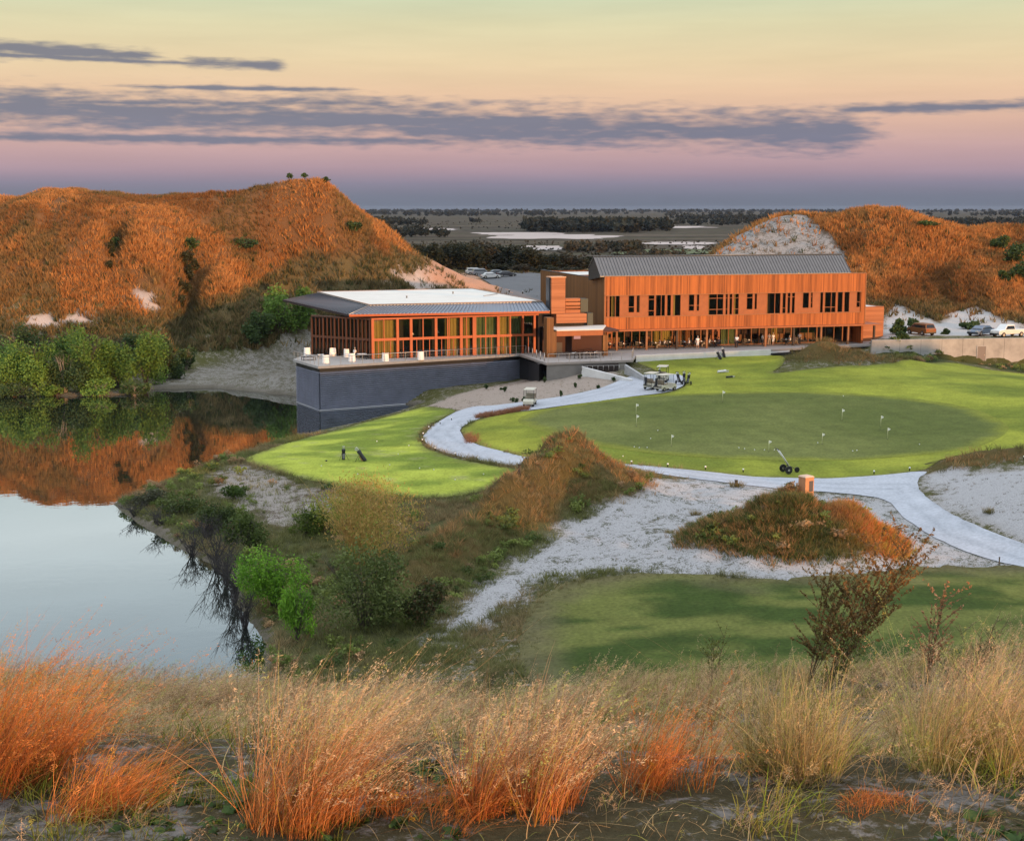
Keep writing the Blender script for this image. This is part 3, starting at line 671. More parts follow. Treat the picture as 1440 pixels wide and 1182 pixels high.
for (a,c,t,bt,k) in wins:
    xa=M1.px(a,430)[0]; xc=M1.px(c,430)[0]; zt=M1.px((a+c)/2,t)[1]; zb=M1.px((a+c)/2,bt)[1]
    zt=min(zt,zr1); 
    if zt>zr1-.25: zt=zr1
    zb=max(zb,zr0)
    if zb<zr0+.25: zb=zr0
    strip=MB(); strip.box(cur,xa,yo,.33,zr0,zr1); strip.build('strip_panel',cedar_flat,HB)
    if zb>zr0: strip=MB(); strip.box(xa,xc,yo,.33,zr0,zb); strip.build('sill_panel',cedar_flat,HB)
    cur=xc
    f=MB(); e=.045
    f.box(xa,xa+e,yo-.03,.30,zb,zt); f.box(xc-e,xc,yo-.03,.30,zb,zt); f.box(xa+e,xc-e,yo-.03,.30,zt-e,zt); f.box(xa+e,xc-e,yo-.03,.30,zb,zb+e)
    if k==3 or xc-xa>1.2:
        xm=xa+(xc-xa)*.58; f.box(xm-.035,xm+.035,yo-.02,.30,zb+e,zt-e)
    if (int(a)%3)==0: f.box(xa+e,xc-e,yo,.28,zt-.62,zt-.55)
    if (int(a)%4)==0: f.box(xa+e,xc-e,yo,.28,zb+.72,zb+.79)
    wf=f.build('window',cedar_flat,HB)
    g=MB(); g.quad((xa+e,.24,zb+e),(xc-e,.24,zb+e),(xc-e,.24,zt-e),(xa+e,.24,zt-e)); g.build('pane',glass,wf)
    if k in (1,2,3):
        cu=MB(); 
        if k==1: curtain(cu,xa+.45,xa+.85,.5,zb,zt)
        if k==2: curtain(cu,xa+.05,xa+.45,.5,zb,zt)
        if k==3: curtain(cu,xa+.05,xa+.3,.5,zb,zt)
        cu.build('curtain',curt,wf)
strip=MB(); strip.box(cur,x_r,yo,.33,zr0,zr1); strip.build('strip_panel',cedar_flat,HB)
t_=MB(); t_.box(x_l-.08,x_r+.08,-.04,.02,zr1-.03,zr1+.06); t_.box(x_l-.08,x_r+.08,-.05,.02,zr0-.07,zr0+.03); t_.box(-.02,W+.02,-.04,.3,ztop,ztop+.09); t_.box(-.06,.06,-.05,.0,z_sof,ztop); t_.box(W-.10,W+.02,-.05,0,z_sof,ztop); t_.build('trim_boards',cedar_w,HB)
# soffit slab and canopy that runs past the right end
x_c=M1.px(1239,462,-.6)[0]
b=MB(); b.box(-1.5,x_c,-.9,4.0,z_sof-.22,z_sof-.003); b.build('canopy',cedar_flat,HB)
# ground floor glazing, 3 m back
gy=3.0; segs=[850,860,868,878,888,899,916,930,945,953,963,974,985,993,1001,1011,1024,1036,1046,1056,1067,1078,1090,1102,1112,1124,1136,1148,1160,1172,1184,1194,1203,1208]
b=MB(); xs=[M1.px(p,480,gy)[0] for p in segs]
for i,x in enumerate(xs):
    wd=.10 if i%3 else .16
    b.box(x-wd/2,x+wd/2,gy-.08,gy+.08,T+.12,z_sof-.23)
b.box(xs[0],xs[-1],gy-.07,gy+.07,T,T+.12)
tr=b.build('glazing_frame',cedar_w,HB)
b=MB(); b.quad((xs[0],gy+.01,T+.12),(xs[-1],gy+.01,T+.12),(xs[-1],gy+.01,z_sof-.23),(xs[0],gy+.01,z_sof-.23)); b.build('pane',glass,tr)
for a_,c_ in ((xs[-1],W),(-.1,xs[0])):
    if c_-a_>.02: b=MB(); b.box(a_,c_,gy-.1,gy+.2,T,z_sof-.23); b.build('ground_floor_wall',cedar,HB)
c1=MB(); curtain(c1,M1.px(917,480,gy)[0],M1.px(944,480,gy)[0],gy+.3,T,8.1); c1.build('curtain',curt,HB)
c1=MB(); curtain(c1,M1.px(954,480,gy)[0],M1.px(973,480,gy)[0],gy+.3,T,8.1); c1.build('curtain',cedar_w,HB)
c1=MB(); curtain(c1,M1.px(1015,480,gy)[0],M1.px(1036,480,gy)[0],gy+.3,T,8.1); c1.build('curtain',curtg_refl,HB)
c1=MB(); curtain(c1,M1.px(1086,480,gy)[0],M1.px(1094,480,gy)[0],gy+.3,T,8.1); c1.build('curtain',curt,HB)
for a,c in ((1001,1011),(1194,1203.5),(853,861)):
    xa=M1.px(a,480,gy-.1)[0]; xc=M1.px(c,480,gy-.1)[0]; d=MB(); q=gy-.17
    d.box(xa,xa+.22,q,q+.08,T+.02,7.75); d.box(xc-.22,xc,q,q+.08,T+.02,7.75); d.box(xa+.22,xc-.22,q,q+.08,7.5,7.75); d.box(xa+.22,xc-.22,q,q+.08,T+.02,T+.35); d.box(xa+.22,xc-.22,q,q+.08,T+1.0,T+1.1)
    do=d.build('door',cedar_flat,HB); d=MB(); d.tube([(xc-.12,q-.05,T+.9),(xc-.12,q-.05,T+1.3)],.02); d.build('handle',steel,do)
# columns along the terrace
for i,p in enumerate([867,909,951.5,993.5,1035,1076,1115.6,1154,1192,1228.6]):
    x,_=M1.px(p,480,-.45); c=MB(); c.box(x-.13,x+.13,-.58,-.32,T,z_sof-.22); c.box(x-.16,x+.16,-.61,-.29,T,T+.08)
    c.build('column',cedar_w if i not in (2,6,9) else simple('dark_column',(.035,.022,.016),.7),HB)
# rooms behind the glass
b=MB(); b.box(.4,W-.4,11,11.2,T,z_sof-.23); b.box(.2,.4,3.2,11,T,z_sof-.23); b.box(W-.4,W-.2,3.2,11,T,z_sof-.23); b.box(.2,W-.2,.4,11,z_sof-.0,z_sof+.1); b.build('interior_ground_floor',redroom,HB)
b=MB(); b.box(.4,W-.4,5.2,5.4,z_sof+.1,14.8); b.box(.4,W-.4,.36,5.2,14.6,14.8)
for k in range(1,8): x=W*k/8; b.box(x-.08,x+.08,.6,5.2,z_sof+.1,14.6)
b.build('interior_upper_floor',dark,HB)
for k in range(7): b=MB(); x=2.5+k*5; b.box(x,x+2.4,7.5,8.3,T,T+1.0); b.build('counter',cedar_w,HB)
# side and back walls (left one's shade put into browner boards), with its parapet sinking a little
LD=30.5
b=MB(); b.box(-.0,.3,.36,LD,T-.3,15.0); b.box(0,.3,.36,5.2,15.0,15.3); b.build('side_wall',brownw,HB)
b=MB(); b.box(W-.3,W,.36,14,T-.3,ztop-.02); b.box(.3,W-.3,13.7,14,T-.3,15.0); b.box(.3,16,LD-.3,LD,T-.3,14.9); b.box(15.7,16,14,LD-.3,T-.3,14.9); b.build('back_wall',cedar,HB)
b=MB(); b.box(.3,15.7,5.3,LD-.3,14.55,14.7); b.box(15.7,W-.3,5.3,13.7,14.55,14.7); b.build('flat_roof',whiter,HB)
for q_ in ((5.3,6.8,10,11.2,14.7,15.5),(8,9,12,13,14.7,15.35)): b=MB(); b.box(*q_); b.build('roof_unit',simple('roof_unit_grey',(.05,.055,.06),.6),HB)
b=MB(); b.box(-.03,.33,5.2,LD+.03,15.0,15.08); b.build('coping',blackm,HB)
# gable roof in standing seam metal
xl=M1.px(844.7,385,.1)[0]-.05; xr=M1.px(1197,379,.1)[0]; RZ=M1.px(1000,359.5,3)[1]; ez=ztop+.02; bz=RZ-1.6
ZP=[(-.02+.1,ez+.09),(3,RZ),(5.3,bz)]
b=MB()
for (y0,z0),(y1,z1) in zip(ZP[:-1],ZP[1:]):
    b.hexa([(xl,y0,z0-.12),(xr,y0,z0-.12),(xr,y1,z1-.12),(xl,y1,z1-.12)],[(xl,y0,z0),(xr,y0,z0),(xr,y1,z1),(xl,y1,z1)])
k=int((xr-xl)/.44); 
for i in range(k+1):
    x=xl+(xr-xl)*i/k
    for (y0,z0),(y1,z1) in zip(ZP[:-1],ZP[1:]): b.hexa([(x-.025,y0,z0),(x+.025,y0,z0),(x+.025,y1,z1),(x-.025,y1,z1)],[(x-.025,y0,z0+.10),(x+.025,y0,z0+.10),(x+.025,y1,z1+.10),(x-.025,y1,z1+.10)])
ro=b.build('gable_roof',roofm,HB)
b=MB(); b.tube([(xl-.03,3,RZ+.06),(xr+.03,3,RZ+.06)],.09,6); b.build('ridge_cap',roofm,ro)
b=MB(); b.hexa([(xl+.05,.1,ez-.05),(xl+.2,.1,ez-.05),(xl+.2,5.3,14.7),(xl+.05,5.3,14.7)],[(xl+.05,.2,ez),(xl+.2,.2,ez),(xl+.2,5.3,bz-.14),(xl+.05,5.3,bz-.14)])
b.poly([(xl+.05,.1,ez),(xl+.05,3,RZ-.14),(xl+.05,5.3,bz-.14)]); b.poly([(xr-.05,.1,ez),(xr-.05,3,RZ-.14),(xr-.05,5.3,bz-.14),(xr-.05,5.3,14.7)]); b.box(xl+.1,xr-.1,5.15,5.28,14.7,bz-.14)
b.build('gable_end',simple('black_gable',(.02,.018,.016),.6),ro)
for p in (899,1010,1123,): 
    x=M1.px(p,384,-.02)[0]; b=MB(); b.box(x-.05,x+.05,-.02,.10,ztop+.09,ztop+.30); b.build('vent_pipe',roofm,ro)
# annex at the right end
ax0=M1.px(1204,440,5)[0]; ax1=M1.px(1243,440,5)[0]; az=M1.px(1225,431,5)[1]
b=MB(); b.box(W+.01,ax1,5,5.3,T-.4,az); b.box(ax1-.3,ax1,5.3,12,T-.4,az-.02); an=b.build('annex_wall',cedar_h,HB)
b=MB(); b.box(W+.01,ax1-.3,5.3,12,az-.25,az-.1); b.build('annex_roof',whiter,an)
# ================================================================== chimney block and covered terrace between the wings
HC=root_at(M1,'fireplace_pavilion','cedar clad chimney block with stepped sides and white canopy roof between the two wings','pavilion')
def bx(px0,px1,py0,py1,y0,y1,name,mat,par=HC,**k):
    xa=M1.px(px0,(py0+py1)/2,y0)[0]; xb=M1.px(px1,(py0+py1)/2,y0)[0]; zt=M1.px((px0+px1)/2,py0,y0)[1]; zb=M1.px((px0+px1)/2,py1,y0)[1]
    m=MB(); m.box(xa,xb,y0,y1,zb,zt); return m.build(name,mat,par)
ch=bx(775.5,795,390.5,441,-1.5,.6,'chimney',cedar_h)
bx(772,775.2,391,436,-1.0,.4,'flue_cover',simple('blue_grey_metal',(.07,.085,.11),.4,.6),ch)
cpz=M1.px(785,390.5,-1.5)[1]; xa=M1.px(774.5,391,-1.5)[0]; xb=M1.px(796,391,-1.5)[0]; m=MB(); m.box(xa,xb,-1.6,.7,cpz,cpz+.12); m.build('chimney_cap',simple('copper_cap',(.55,.30,.17),.6),ch)
bx(782.5,825,441.2,454,-1.9,1.0,'lower_block',cedar_h)
for i,(t,c) in enumerate([(419.5,423.5),(425,429),(430.5,433.5),(435,440.8)]): bx(795.3,816,t,c,-.6,.3,'screen_slat',cedar_h)
bx(795.3,816,420,441,.31,.5,'screen_back',brownw)
bx(816.5,827,420,438.5,-.2,1.3,'louvre_box',simple('dark_teal_louvre',(.025,.04,.042),.5,.3))
bx(826,834,440,458,-.2,1.3,'louvre_box',MATS['dark_teal_louvre'])
# canopy roof (white top, cedar fascia)
x0=M1.pz(783,464,9.0); x1=M1.pz(852,463.5,9.0); x2=M1.pz(826,453.5,9.0); x3=M1.pz(783,454.5,9.0)
m=MB(); k=[(x0[0],x0[1]),(x1[0],x0[1]),(x1[0]-.2,-.02+0*x2[1]),(x0[0],-.02)]
cy=x0[1]
m.prism([(x0[0],cy),(x1[0],cy),(-.1,-.95),(-.1,-.4),(x0[0],-.4)],8.86,8.98); cr_=m.build('canopy_roof',whiter,HC)
m=MB(); m.box(x0[0]-.05,x1[0],cy-.06,cy+.2,8.2,8.85); m.build('fascia',cedar_flat,HC)
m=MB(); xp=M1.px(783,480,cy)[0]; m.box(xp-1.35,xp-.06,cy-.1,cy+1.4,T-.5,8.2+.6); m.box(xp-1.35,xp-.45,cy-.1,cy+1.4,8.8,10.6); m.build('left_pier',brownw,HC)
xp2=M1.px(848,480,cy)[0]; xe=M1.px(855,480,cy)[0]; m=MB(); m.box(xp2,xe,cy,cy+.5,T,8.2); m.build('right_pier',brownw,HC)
m=MB(); m.box(xp-.05,-.02,-.35,-.15,T,8.86); m.box(xp-.05,-.1,cy+.3,-.4,8.6,8.84); m.build('recess_wall',redroom,HC)
m=MB(); m.box(xp+1.3,xp+2.6,-.6,-.36,T,T+1.3); m.build('fireplace_surround',simple('stone_dark',(.10,.09,.09),.8),HC)
sg=M1.px(812,475,cy+.1); m=MB(); m.box(sg[0]-.45,sg[0]+.45,cy+.2,cy+.26,8.0-.22,8.2-.02); m.build('hanging_sign',simple('mauve_sign',(.28,.20,.30),.6),HC)
# link wall toward the lounge
lk=M1.px(757,470,.5); m=MB(); m.box(lk[0]-1.2,xp-1.4,1.2,1.5,T-.3,10.6); m.build('link_wall',dark,HC)
# ================================================================== lakeside lounge
L1=Fr((-17.7,179.9),20.5)
LG=root_at(L1,'lounge_pavilion','glass walled lounge with orange timber frame and white flat roof above the lake','building')
Rw=L1.px(752.5,470)[0]
zE=L1.px(640,446.5,-.0)[1]   # head of the glazing
T=5.5; ztr=L1.px(640,474)[1]
def post(px,wd=.30,dp=.3,top=None): 
    x,_=L1.px(px,470); return x
thick=[(524,.34),(559,.32),(578,.34),(613,.34),(648.5,.36),(667,.50),(700.5,.34),(735,.24),(751.5,.30)]
thin=[(540,.10),(595,.12),(629.5,.13),(632,.1),(683,.12),(717.5,.20),(656,.1)]
orange_tim=simple('orange_timber',(.37,.075,.017),.55,noise=.14,nscale=1.5)
for p,wd in thick: x=post(p); b=MB(); b.box(x-wd/2,x+wd/2,-.12,.25,T,zE); b.build('timber_post',orange_tim,LG)
b=MB()
for p,wd in thin: x=post(p); b.box(x-wd/2,x+wd/2,-.03,.14,T,zE)
b.box(0.21,Rw,-.07,.13,ztr-.16,ztr+.16); b.box(-.2,Rw+.5,-.06,.24,zE,zE+.22)
for i,p in enumerate([532,549,567,586,604,621,638,657,676,691,708,726,743]):
    x=post(p); b.box(x-.04,x+.04,-.01,.1,T,ztr-.2)
b.build('mullions',orange_tim,LG)
b=MB(); b.quad((.2,.12,T),(Rw,.12,T),(Rw,.12,zE),(.2,.12,zE)); b.build('front_glass',glass,LG)
def cu(p0,p1,mat,z0=T,z1=None):
    c=MB(); curtain(c,L1.px(p0,470,.5)[0],L1.px(p1,470,.5)[0],.5,z0,z1 or zE,.42,.14); c.build('curtain',mat,LG)
cu(526,558,curt); cu(625,646,curt); cu(651,662,curt); cu(670,699,curtg_refl); cu(702,716,curt); cu(718,733,curtg_refl)  # right-hand drapes stand in for greenish reflections in the glass
# side glazing, running back from the corner
q=L1.pz(440,498,5.5); ang=math.atan2(q[1],q[0]); Ls=math.hypot(*q)
SG=MB();SP_=MB()
ca,sa=math.cos(ang),math.sin(ang)
def sp(t,o=0): return (ca*t-sa*o, sa*t+ca*o)
def sbox(m,t0,t1,o0,o1,z0,z1):
    m.hexa([(*sp(t0,o0),z0),(*sp(t0,o1),z0),(*sp(t1,o1),z0),(*sp(t1,o0),z0)],[(*sp(t0,o0),z1),(*sp(t0,o1),z1),(*sp(t1,o1),z1),(*sp(t1,o0),z1)])
nS=15
for i in range(nS+1):
    t=.25+(Ls-.3)*i/nS; wd=.20 if i%3==0 else .1
    sbox(SP_,t,t+wd,-.2,.14,T,zE)
sbox(SP_,.3,Ls,-.1,.1,ztr-.15,ztr+.15); sbox(SP_,.0,Ls,-.12,.2,zE,zE+.2)
SP_.build('side_frame',simple('shaded_timber',(.085,.032,.014),.6),LG)  # darker copy of the orange timber, shade of this side put into the colour
m=MB(); m.quad((*sp(.2,0),T),(*sp(Ls,0),T),(*sp(Ls,0),zE),(*sp(.2,0),zE)); m.build('side_glass',glass,LG)
# room inside
bk=sp(Ls,0)
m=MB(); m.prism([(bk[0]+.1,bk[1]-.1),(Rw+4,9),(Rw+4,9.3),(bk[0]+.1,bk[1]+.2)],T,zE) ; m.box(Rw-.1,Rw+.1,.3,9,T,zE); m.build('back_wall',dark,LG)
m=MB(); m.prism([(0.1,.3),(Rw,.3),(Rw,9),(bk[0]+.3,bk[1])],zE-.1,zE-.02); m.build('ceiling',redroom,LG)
m=MB(); m.box(Rw+.3,Rw+3.2,.8,1.0,T-.2,zE); m.box(Rw+.3,Rw+.5,-.3,.8,T-.2,zE); m.build('entrance_recess',dark,LG)
for i in range(6):
    x=2.5+i*3.2; m=MB(); m.lathe([(.05,T+.01),(.05,T+.7),(.45,T+.72),(.45,T+.76)],(x,2.2,0),10); m.build('lounge_table',blackm,LG)
for i,(x,z) in enumerate([(2.8,8.4),(6,8.2),(9.5,8.3),(12.5,8.1),(16.5,8.2)]):
    m=MB(); m.lathe([(.05,z+.35),(.28,z),(.05,z-.02)],(x,2.6,0),10); m.tube([(x,2.6,z+.3),(x,2.6,zE-.1)],.015,4); m.build('pendant_lamp',whitep,LG)
# roof : white flat top with sloping metal skirts
zF=L1.px(600,444,-1.8)[1]; 
eC=(L1.px(491,443,-1.9)[0],-1.9)
zf=11.15; zt=12.0
eC=L1.pz(491,442.5,zf); eL=L1.pz(397.5,421.5,zf); eR=L1.pz(773,437.5,zf)
tC=L1.pz(520,430,zt); tL=L1.pz(446,411.5,zt); tR=L1.pz(762,425,zt); tB=L1.pz(664,407,zt)
eB=(tB[0]+2.5,tB[1]+2.5)
def top(P,z): return [(p[0],p[1],z) for p in P]
m=MB()
nS=52
m.quad((*eC,zf),(*eR,zf),(*tR,zt),(*tC,zt))
for i in range(nS+1):
    t=i/nS; a=[eC[j]+(eR[j]-eC[j])*t for j in (0,1)]; c=[tC[j]+(tR[j]-tC[j])*t for j in (0,1)]
    m.hexa([(a[0]-.03,a[1],zf+.003),(a[0]+.03,a[1],zf+.003),(c[0]+.03,c[1],zt+.003),(c[0]-.03,c[1],zt+.003)],[(a[0]-.03,a[1],zf+.09),(a[0]+.03,a[1],zf+.09),(c[0]+.03,c[1],zt+.09),(c[0]-.03,c[1],zt+.09)])
m.build('front_eave_roof',simple('blue_zinc_roof',(.19,.22,.27),.38,.55,noise=.1,nscale=1),LG)
m=MB(); m.quad((*eL,zf),(*eC,zf),(*tC,zt),(*tL,zt)); 
for i in range(1,34):
    t=i/34; a=[eL[j]+(eC[j]-eL[j])*t for j in (0,1)]; c=[tL[j]+(tC[j]-tL[j])*t for j in (0,1)]
    m.hexa([(a[0],a[1]-.025,zf+.003),(a[0],a[1]+.025,zf+.003),(c[0],c[1]+.025,zt+.003),(c[0],c[1]-.025,zt+.003)],[(a[0],a[1]-.025,zf+.05),(a[0],a[1]+.025,zf+.05),(c[0],c[1]+.025,zt+.05),(c[0],c[1]-.025,zt+.05)])
m.quad((*tL,zt),(*tB,zt),(*eB,zf),(*eL,zf)); m.quad((*tB,zt),(*tR,zt),(*eR,zf),(*eB,zf))
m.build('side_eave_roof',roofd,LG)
m=MB(); m.poly(top([tC,tR,tB,tL],zt+.12)); 
P4=[tC,tR,tB,tL]
for i in range(4): a,c=P4[i],P4[(i+1)%4]; m.quad((*a,zt-.02),(*c,zt-.02),(*c,zt+.12),(*a,zt+.12))
m.build('flat_roof',whiter,LG)
m=MB()
for a,c in ((tC,tR),(tR,tB),(tB,tL),(tL,tC)): m.tube([(*a,zt+.15),(*c,zt+.15)],.07,4)
m.build('roof_kerb',simple('kerb_copper',(.30,.20,.15),.6),LG)
m=MB(); m.poly(list(reversed(top([eC,eR,eB,eL],zf-.24))))
for a,c in ((eC,eR),): m.quad((*a,zf-.26),(*c,zf-.26),(*c,zf+.02),(*a,zf+.02))
m.build('fascia',orange_tim,LG)
m=MB()
for a,c in ((eL,eC),(eB,eL),(eR,eB)): m.quad((*a,zf-.26),(*c,zf-.26),(*c,zf+.02),(*a,zf+.02))
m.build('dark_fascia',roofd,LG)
m=MB(); m.tube([(*eC,zf+.06),(*tC,zt+.12)],.05,5); m.build('hip_cap',steel,LG)
for p in ((572,419),(637,413),(716,411),(735,413)): 
    a=L1.pz(p[0],p[1],zt+.12); m=MB(); m.lathe([(.10,zt+.12),(.10,zt+.4),(.16,zt+.42),(.03,zt+.5)],(a[0],a[1],0),8); m.build('roof_vent',steel,LG)
a=L1.pz(680,417,zt+.1); c=L1.pz(700,414,zt+.1); m=MB(); m.tube([(*a,zt+.22),(*c,zt+.22)],.06,5); m.build('roof_pipe',steel,LG)
# ================================================================== lake terrace : deck on a ribbed navy base
D1=Fr((-23.5,171.4),30.9)
DK_=root_at(D1,'lake_terrace','paved terrace deck on a navy ribbed metal base rising straight from the lake','terrace')
dR=D1.px(741,500)[0]; dl=D1.pz(412,505,5.5); dd=math.hypot(*dl); 
P0=(0,0);P1=(dR,0);PL=dl
far=D1.l(*L1.w(bk[0]-.6,bk[1]+.8)); farR=D1.l(*L1.w(Rw+3.4,8))
mid=D1.l(*M1.w(-7.0,1.0)); tip=D1.pz(768,510,5.5)
deck=[P0,P1,(P1[0]+.01,P1[1]+.0),tip,D1.l(*M1.w(-1.0,.3)),farR,far,PL]
deck=[P0,P1,tip,D1.l(*M1.w(-1.0,.2)),farR,far,PL]
m=MB(); m.prism(deck,T-.30,T-.004); m.build('deck_slab',deckm,DK_)
m=MB(); ins=.35
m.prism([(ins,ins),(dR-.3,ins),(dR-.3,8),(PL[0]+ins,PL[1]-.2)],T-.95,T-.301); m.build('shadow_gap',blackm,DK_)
# ribs
m=MB(); i0=.28; zb=-1.0; zt_=T-.78; n_r=19; hh=(zt_-(-.05))/n_r
cA=(i0,i0); cB=(dR-.4,i0); cC=(PL[0]+i0*1.1,PL[1]-.25); 
core=[(cA[0]+.06,cA[1]+.06),(cB[0],cB[1]+.06),(cB[0],cB[1]+7),(cC[0]+.06,cC[1])]
m.prism(core,zb,zt_)
def strip_(a,c,off,z0,z1,z2):
    dx,dy=c[0]-a[0],c[1]-a[1]; L=math.hypot(dx,dy); nx,ny=dy/L*off,-dx/L*off
    A=(a[0]+nx,a[1]+ny);Cc=(c[0]+nx,c[1]+ny)
    m.quad((*A,z0),(*Cc,z0),(*Cc,z1),(*A,z1)); m.quad((*A,z1),(*Cc,z1),(*c,z2),(*a,z2)); m.quad((*a,z0-.005),(*c,z0-.005),(*Cc,z0),(*A,z0))
for r_ in range(n_r):
    z=-.05+r_*hh
    strip_((core[0][0],core[0][1]),(core[1][0],core[1][1]),.15,z,z+hh*.34,z+hh*.72)
    strip_((core[3][0],core[3][1]),(core[0][0],core[0][1]),.15,z,z+hh*.34,z+hh*.72)
m.build('ribbed_base',navy,DK_)
m=MB(); m.tube([(core[3][0]-.1,core[3][1],.05),(core[0][0]-.1,core[0][1]-.1,.05),(core[1][0],core[1][1]-.1,.05)],.06,5); m.build('waterline_trim',simple('pale_trim',(.42,.42,.43),.7),DK_)
# dark undercroft and front wall of the small terrace
tipb=tip; rt=D1.pz(892,506,5.5)
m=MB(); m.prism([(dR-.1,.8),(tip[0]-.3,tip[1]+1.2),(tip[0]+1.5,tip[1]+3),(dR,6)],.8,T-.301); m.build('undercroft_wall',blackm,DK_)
# ---- entrance terrace (concrete)
ET=root_at(M1,'entrance_terrace','pale concrete terrace with low white retaining edge in front of the clubhouse','terrace')
tl=M1.pz(768,510,5.5); tr=M1.pz(890,506,5.5); s1=M1.pz(891,500,5.5); s2=M1.pz(1084,491.5,5.5); s3=M1.pz(1112,490,5.5)
m=MB(); m.prism([tl,tr,(s1[0]+.3,s1[1]),s2,(s3[0],s3[1]+.4),(x_c+.2,-1.2),(x_c+.2,2.9),(-.0,2.9),(-.02,.19),(tl[0]-.5,.19)],T-.28,T); m.build('paving_slab',floorm,ET)
m=MB()
def wallq(a,c,th,z0,z1):
    dx,dy=c[0]-a[0],c[1]-a[1]; L=math.hypot(dx,dy); nx,ny=-dy/L*th,dx/L*th
    m.prism([a,c,(c[0]+nx,c[1]+ny),(a[0]+nx,a[1]+ny)],z0,z1)
ti=lambda p:(p[0],p[1]-.03)
wallq(ti((s1[0]+.35,s1[1])),ti(s2),.3,3.8,T+.02); wallq(ti(s2),(s3[0],s3[1]+.3),.3,3.8,T-.3); m.build('white_edge_wall',concl,ET)
m=MB(); wallq((tl[0]+.2,tl[1]+.15),(tr[0]-.9,tr[1]+.12),.3,1.5,T-.285); m.build('front_wall',simple('brown_concrete',(.21,.195,.18),.85,noise=.15,nscale=1),ET)
m=MB(); a=M1.pz(1083,492,5.3); m.prism([(s2[0],s2[1]-.6),(s3[0]+.5,s3[1]-.6),(s3[0]+.5,s3[1]+.2),(s2[0],s2[1]+.0)],T-.7,T-.45); m.build('recess_shade',blackm,ET)  # black slab stands in for the shade of a recess at the terrace end
# ---- ramp down to the cart store
RP=root_at(M1,'basement_ramp','concrete ramp walls with railing leading down under the terrace','ramp')
ra=M1.pz(818,515,5.1); rb=M1.pz(888,534,3.9); rc=M1.pz(878,513,5.2); rd=M1.pz(908,529,4.4)
def wall3(a,c,th,za,zc,zb,name,mat):
    m=MB(); dx,dy=c[0]-a[0],c[1]-a[1]; L=math.hypot(dx,dy); nx,ny=-dy/L*th,dx/L*th
    m.hexa([(*a,zb),(*c,zb),(c[0]+nx,c[1]+ny,zb),(a[0]+nx,a[1]+ny,zb)],[(*a,za),(*c,zc),(c[0]+nx,c[1]+ny,zc),(a[0]+nx,a[1]+ny,za)]); return m.build(name,mat,RP)
wall3(ra,rb,.35,5.05,3.95,2.6,'outer_wall',concl)
wall3(rc,rd,.3,5.25,4.2,2.8,'inner_wall',conc)
m=MB(); m.prism([(ra[0]+.5,ra[1]+.8),(rc[0]-.1,ra[1]+1.2),(rc[0]-.1,ra[1]+1.5),(ra[0]+.5,ra[1]+1.1)],2.6,T-.3); m.build('garage_opening',dark,RP)
m=MB(); 
for i in range(9):
    t=i/8; x=ra[0]+(rc[0]-ra[0])*t; y=ra[1]+(rc[1]-ra[1])*t-.1; m.tube([(x,y,4.6),(x,y,T-.3)],.03,5)
m.tube([(ra[0],ra[1]-.1,T-.32),(rc[0],rc[1]-.1,T-.32)],.03,5); m.build('ramp_railing',steel,RP)
# ---- railings
def railing(name,label,pts,z,h=1.07,sp=1.5,post_r=.028,bars=2,group=None):
    o=empty(name,(*pts[0],z),0,label,'railing',group)
    for k in range(len(pts)-1):
        a,c=Vector((*pts[k],0)),Vector((*pts[k+1],0)); L=(c-a).length; nn=max(1,round(L/sp)); o0=Vector((*pts[0],0))
        m=MB(); 
        for j in range(bars): zz_=h-(h/(bars+.0))*j*.5 if bars<3 else h*(1-j/bars)
        m.tube([a-o0+Vector((0,0,h)),c-o0+Vector((0,0,h))],.035,6); m.build('handrail',steel,o)
        m=MB()
        for j in range(1,bars+1): zz_=h*(1-j/(bars+1)); m.tube([a-o0+Vector((0,0,zz_)),c-o0+Vector((0,0,zz_))],.008,4)
        m.build('cables',steel,o)
        for i in range(nn+(1 if k==len(pts)-2 else 0)):
            p=a.lerp(c,i/nn)-o0; m=MB(); m.box(p.x-post_r,p.x+post_r,p.y-post_r,p.y+post_r,0,h); m.build('post',steel,o)
    return o
w_=lambda fr,p:fr.w(*p)
railing('railing','long thin steel railing around the lakeside edge of the lounge deck',[w_(D1,(PL[0]+.6*0+.1,PL[1]+6)) if 0 else w_(D1,(PL[0]+.12,PL[1]-.1)),w_(D1,(.12,.12)),w_(D1,(dR-.1,.12))],T,1.05,1.5)
tlw=M1.w(tl[0]+.3,tl[1]+.15); trw=M1.w(tr[0]-.1,tr[1]+.12)
railing('railing','short steel railing in front of the covered fireplace terrace',[tlw,trw,M1.w(s1[0],s1[1]+.1)],T,1.05,1.35)
pa=w_(D1,(dR,.1)); 
for i in range(5):
    t=(i+.6)/5.5; x=pa[0]+(tlw[0]-pa[0])*t; y=pa[1]+(tlw[1]-pa[1])*t
    o=empty('bollard',(x,y,T),0,'slim steel bollard on the deck edge between the two railings','bollard','bollards between the railings')
    m=MB(); m.tube([(0,0,0),(0,0,.95)],.06,8); m.build('post',steel,o); m=MB(); m.lathe([(.07,.95),(.07,1.0),(.02,1.03)],(0,0,0),8); m.build('cap',steel,o)
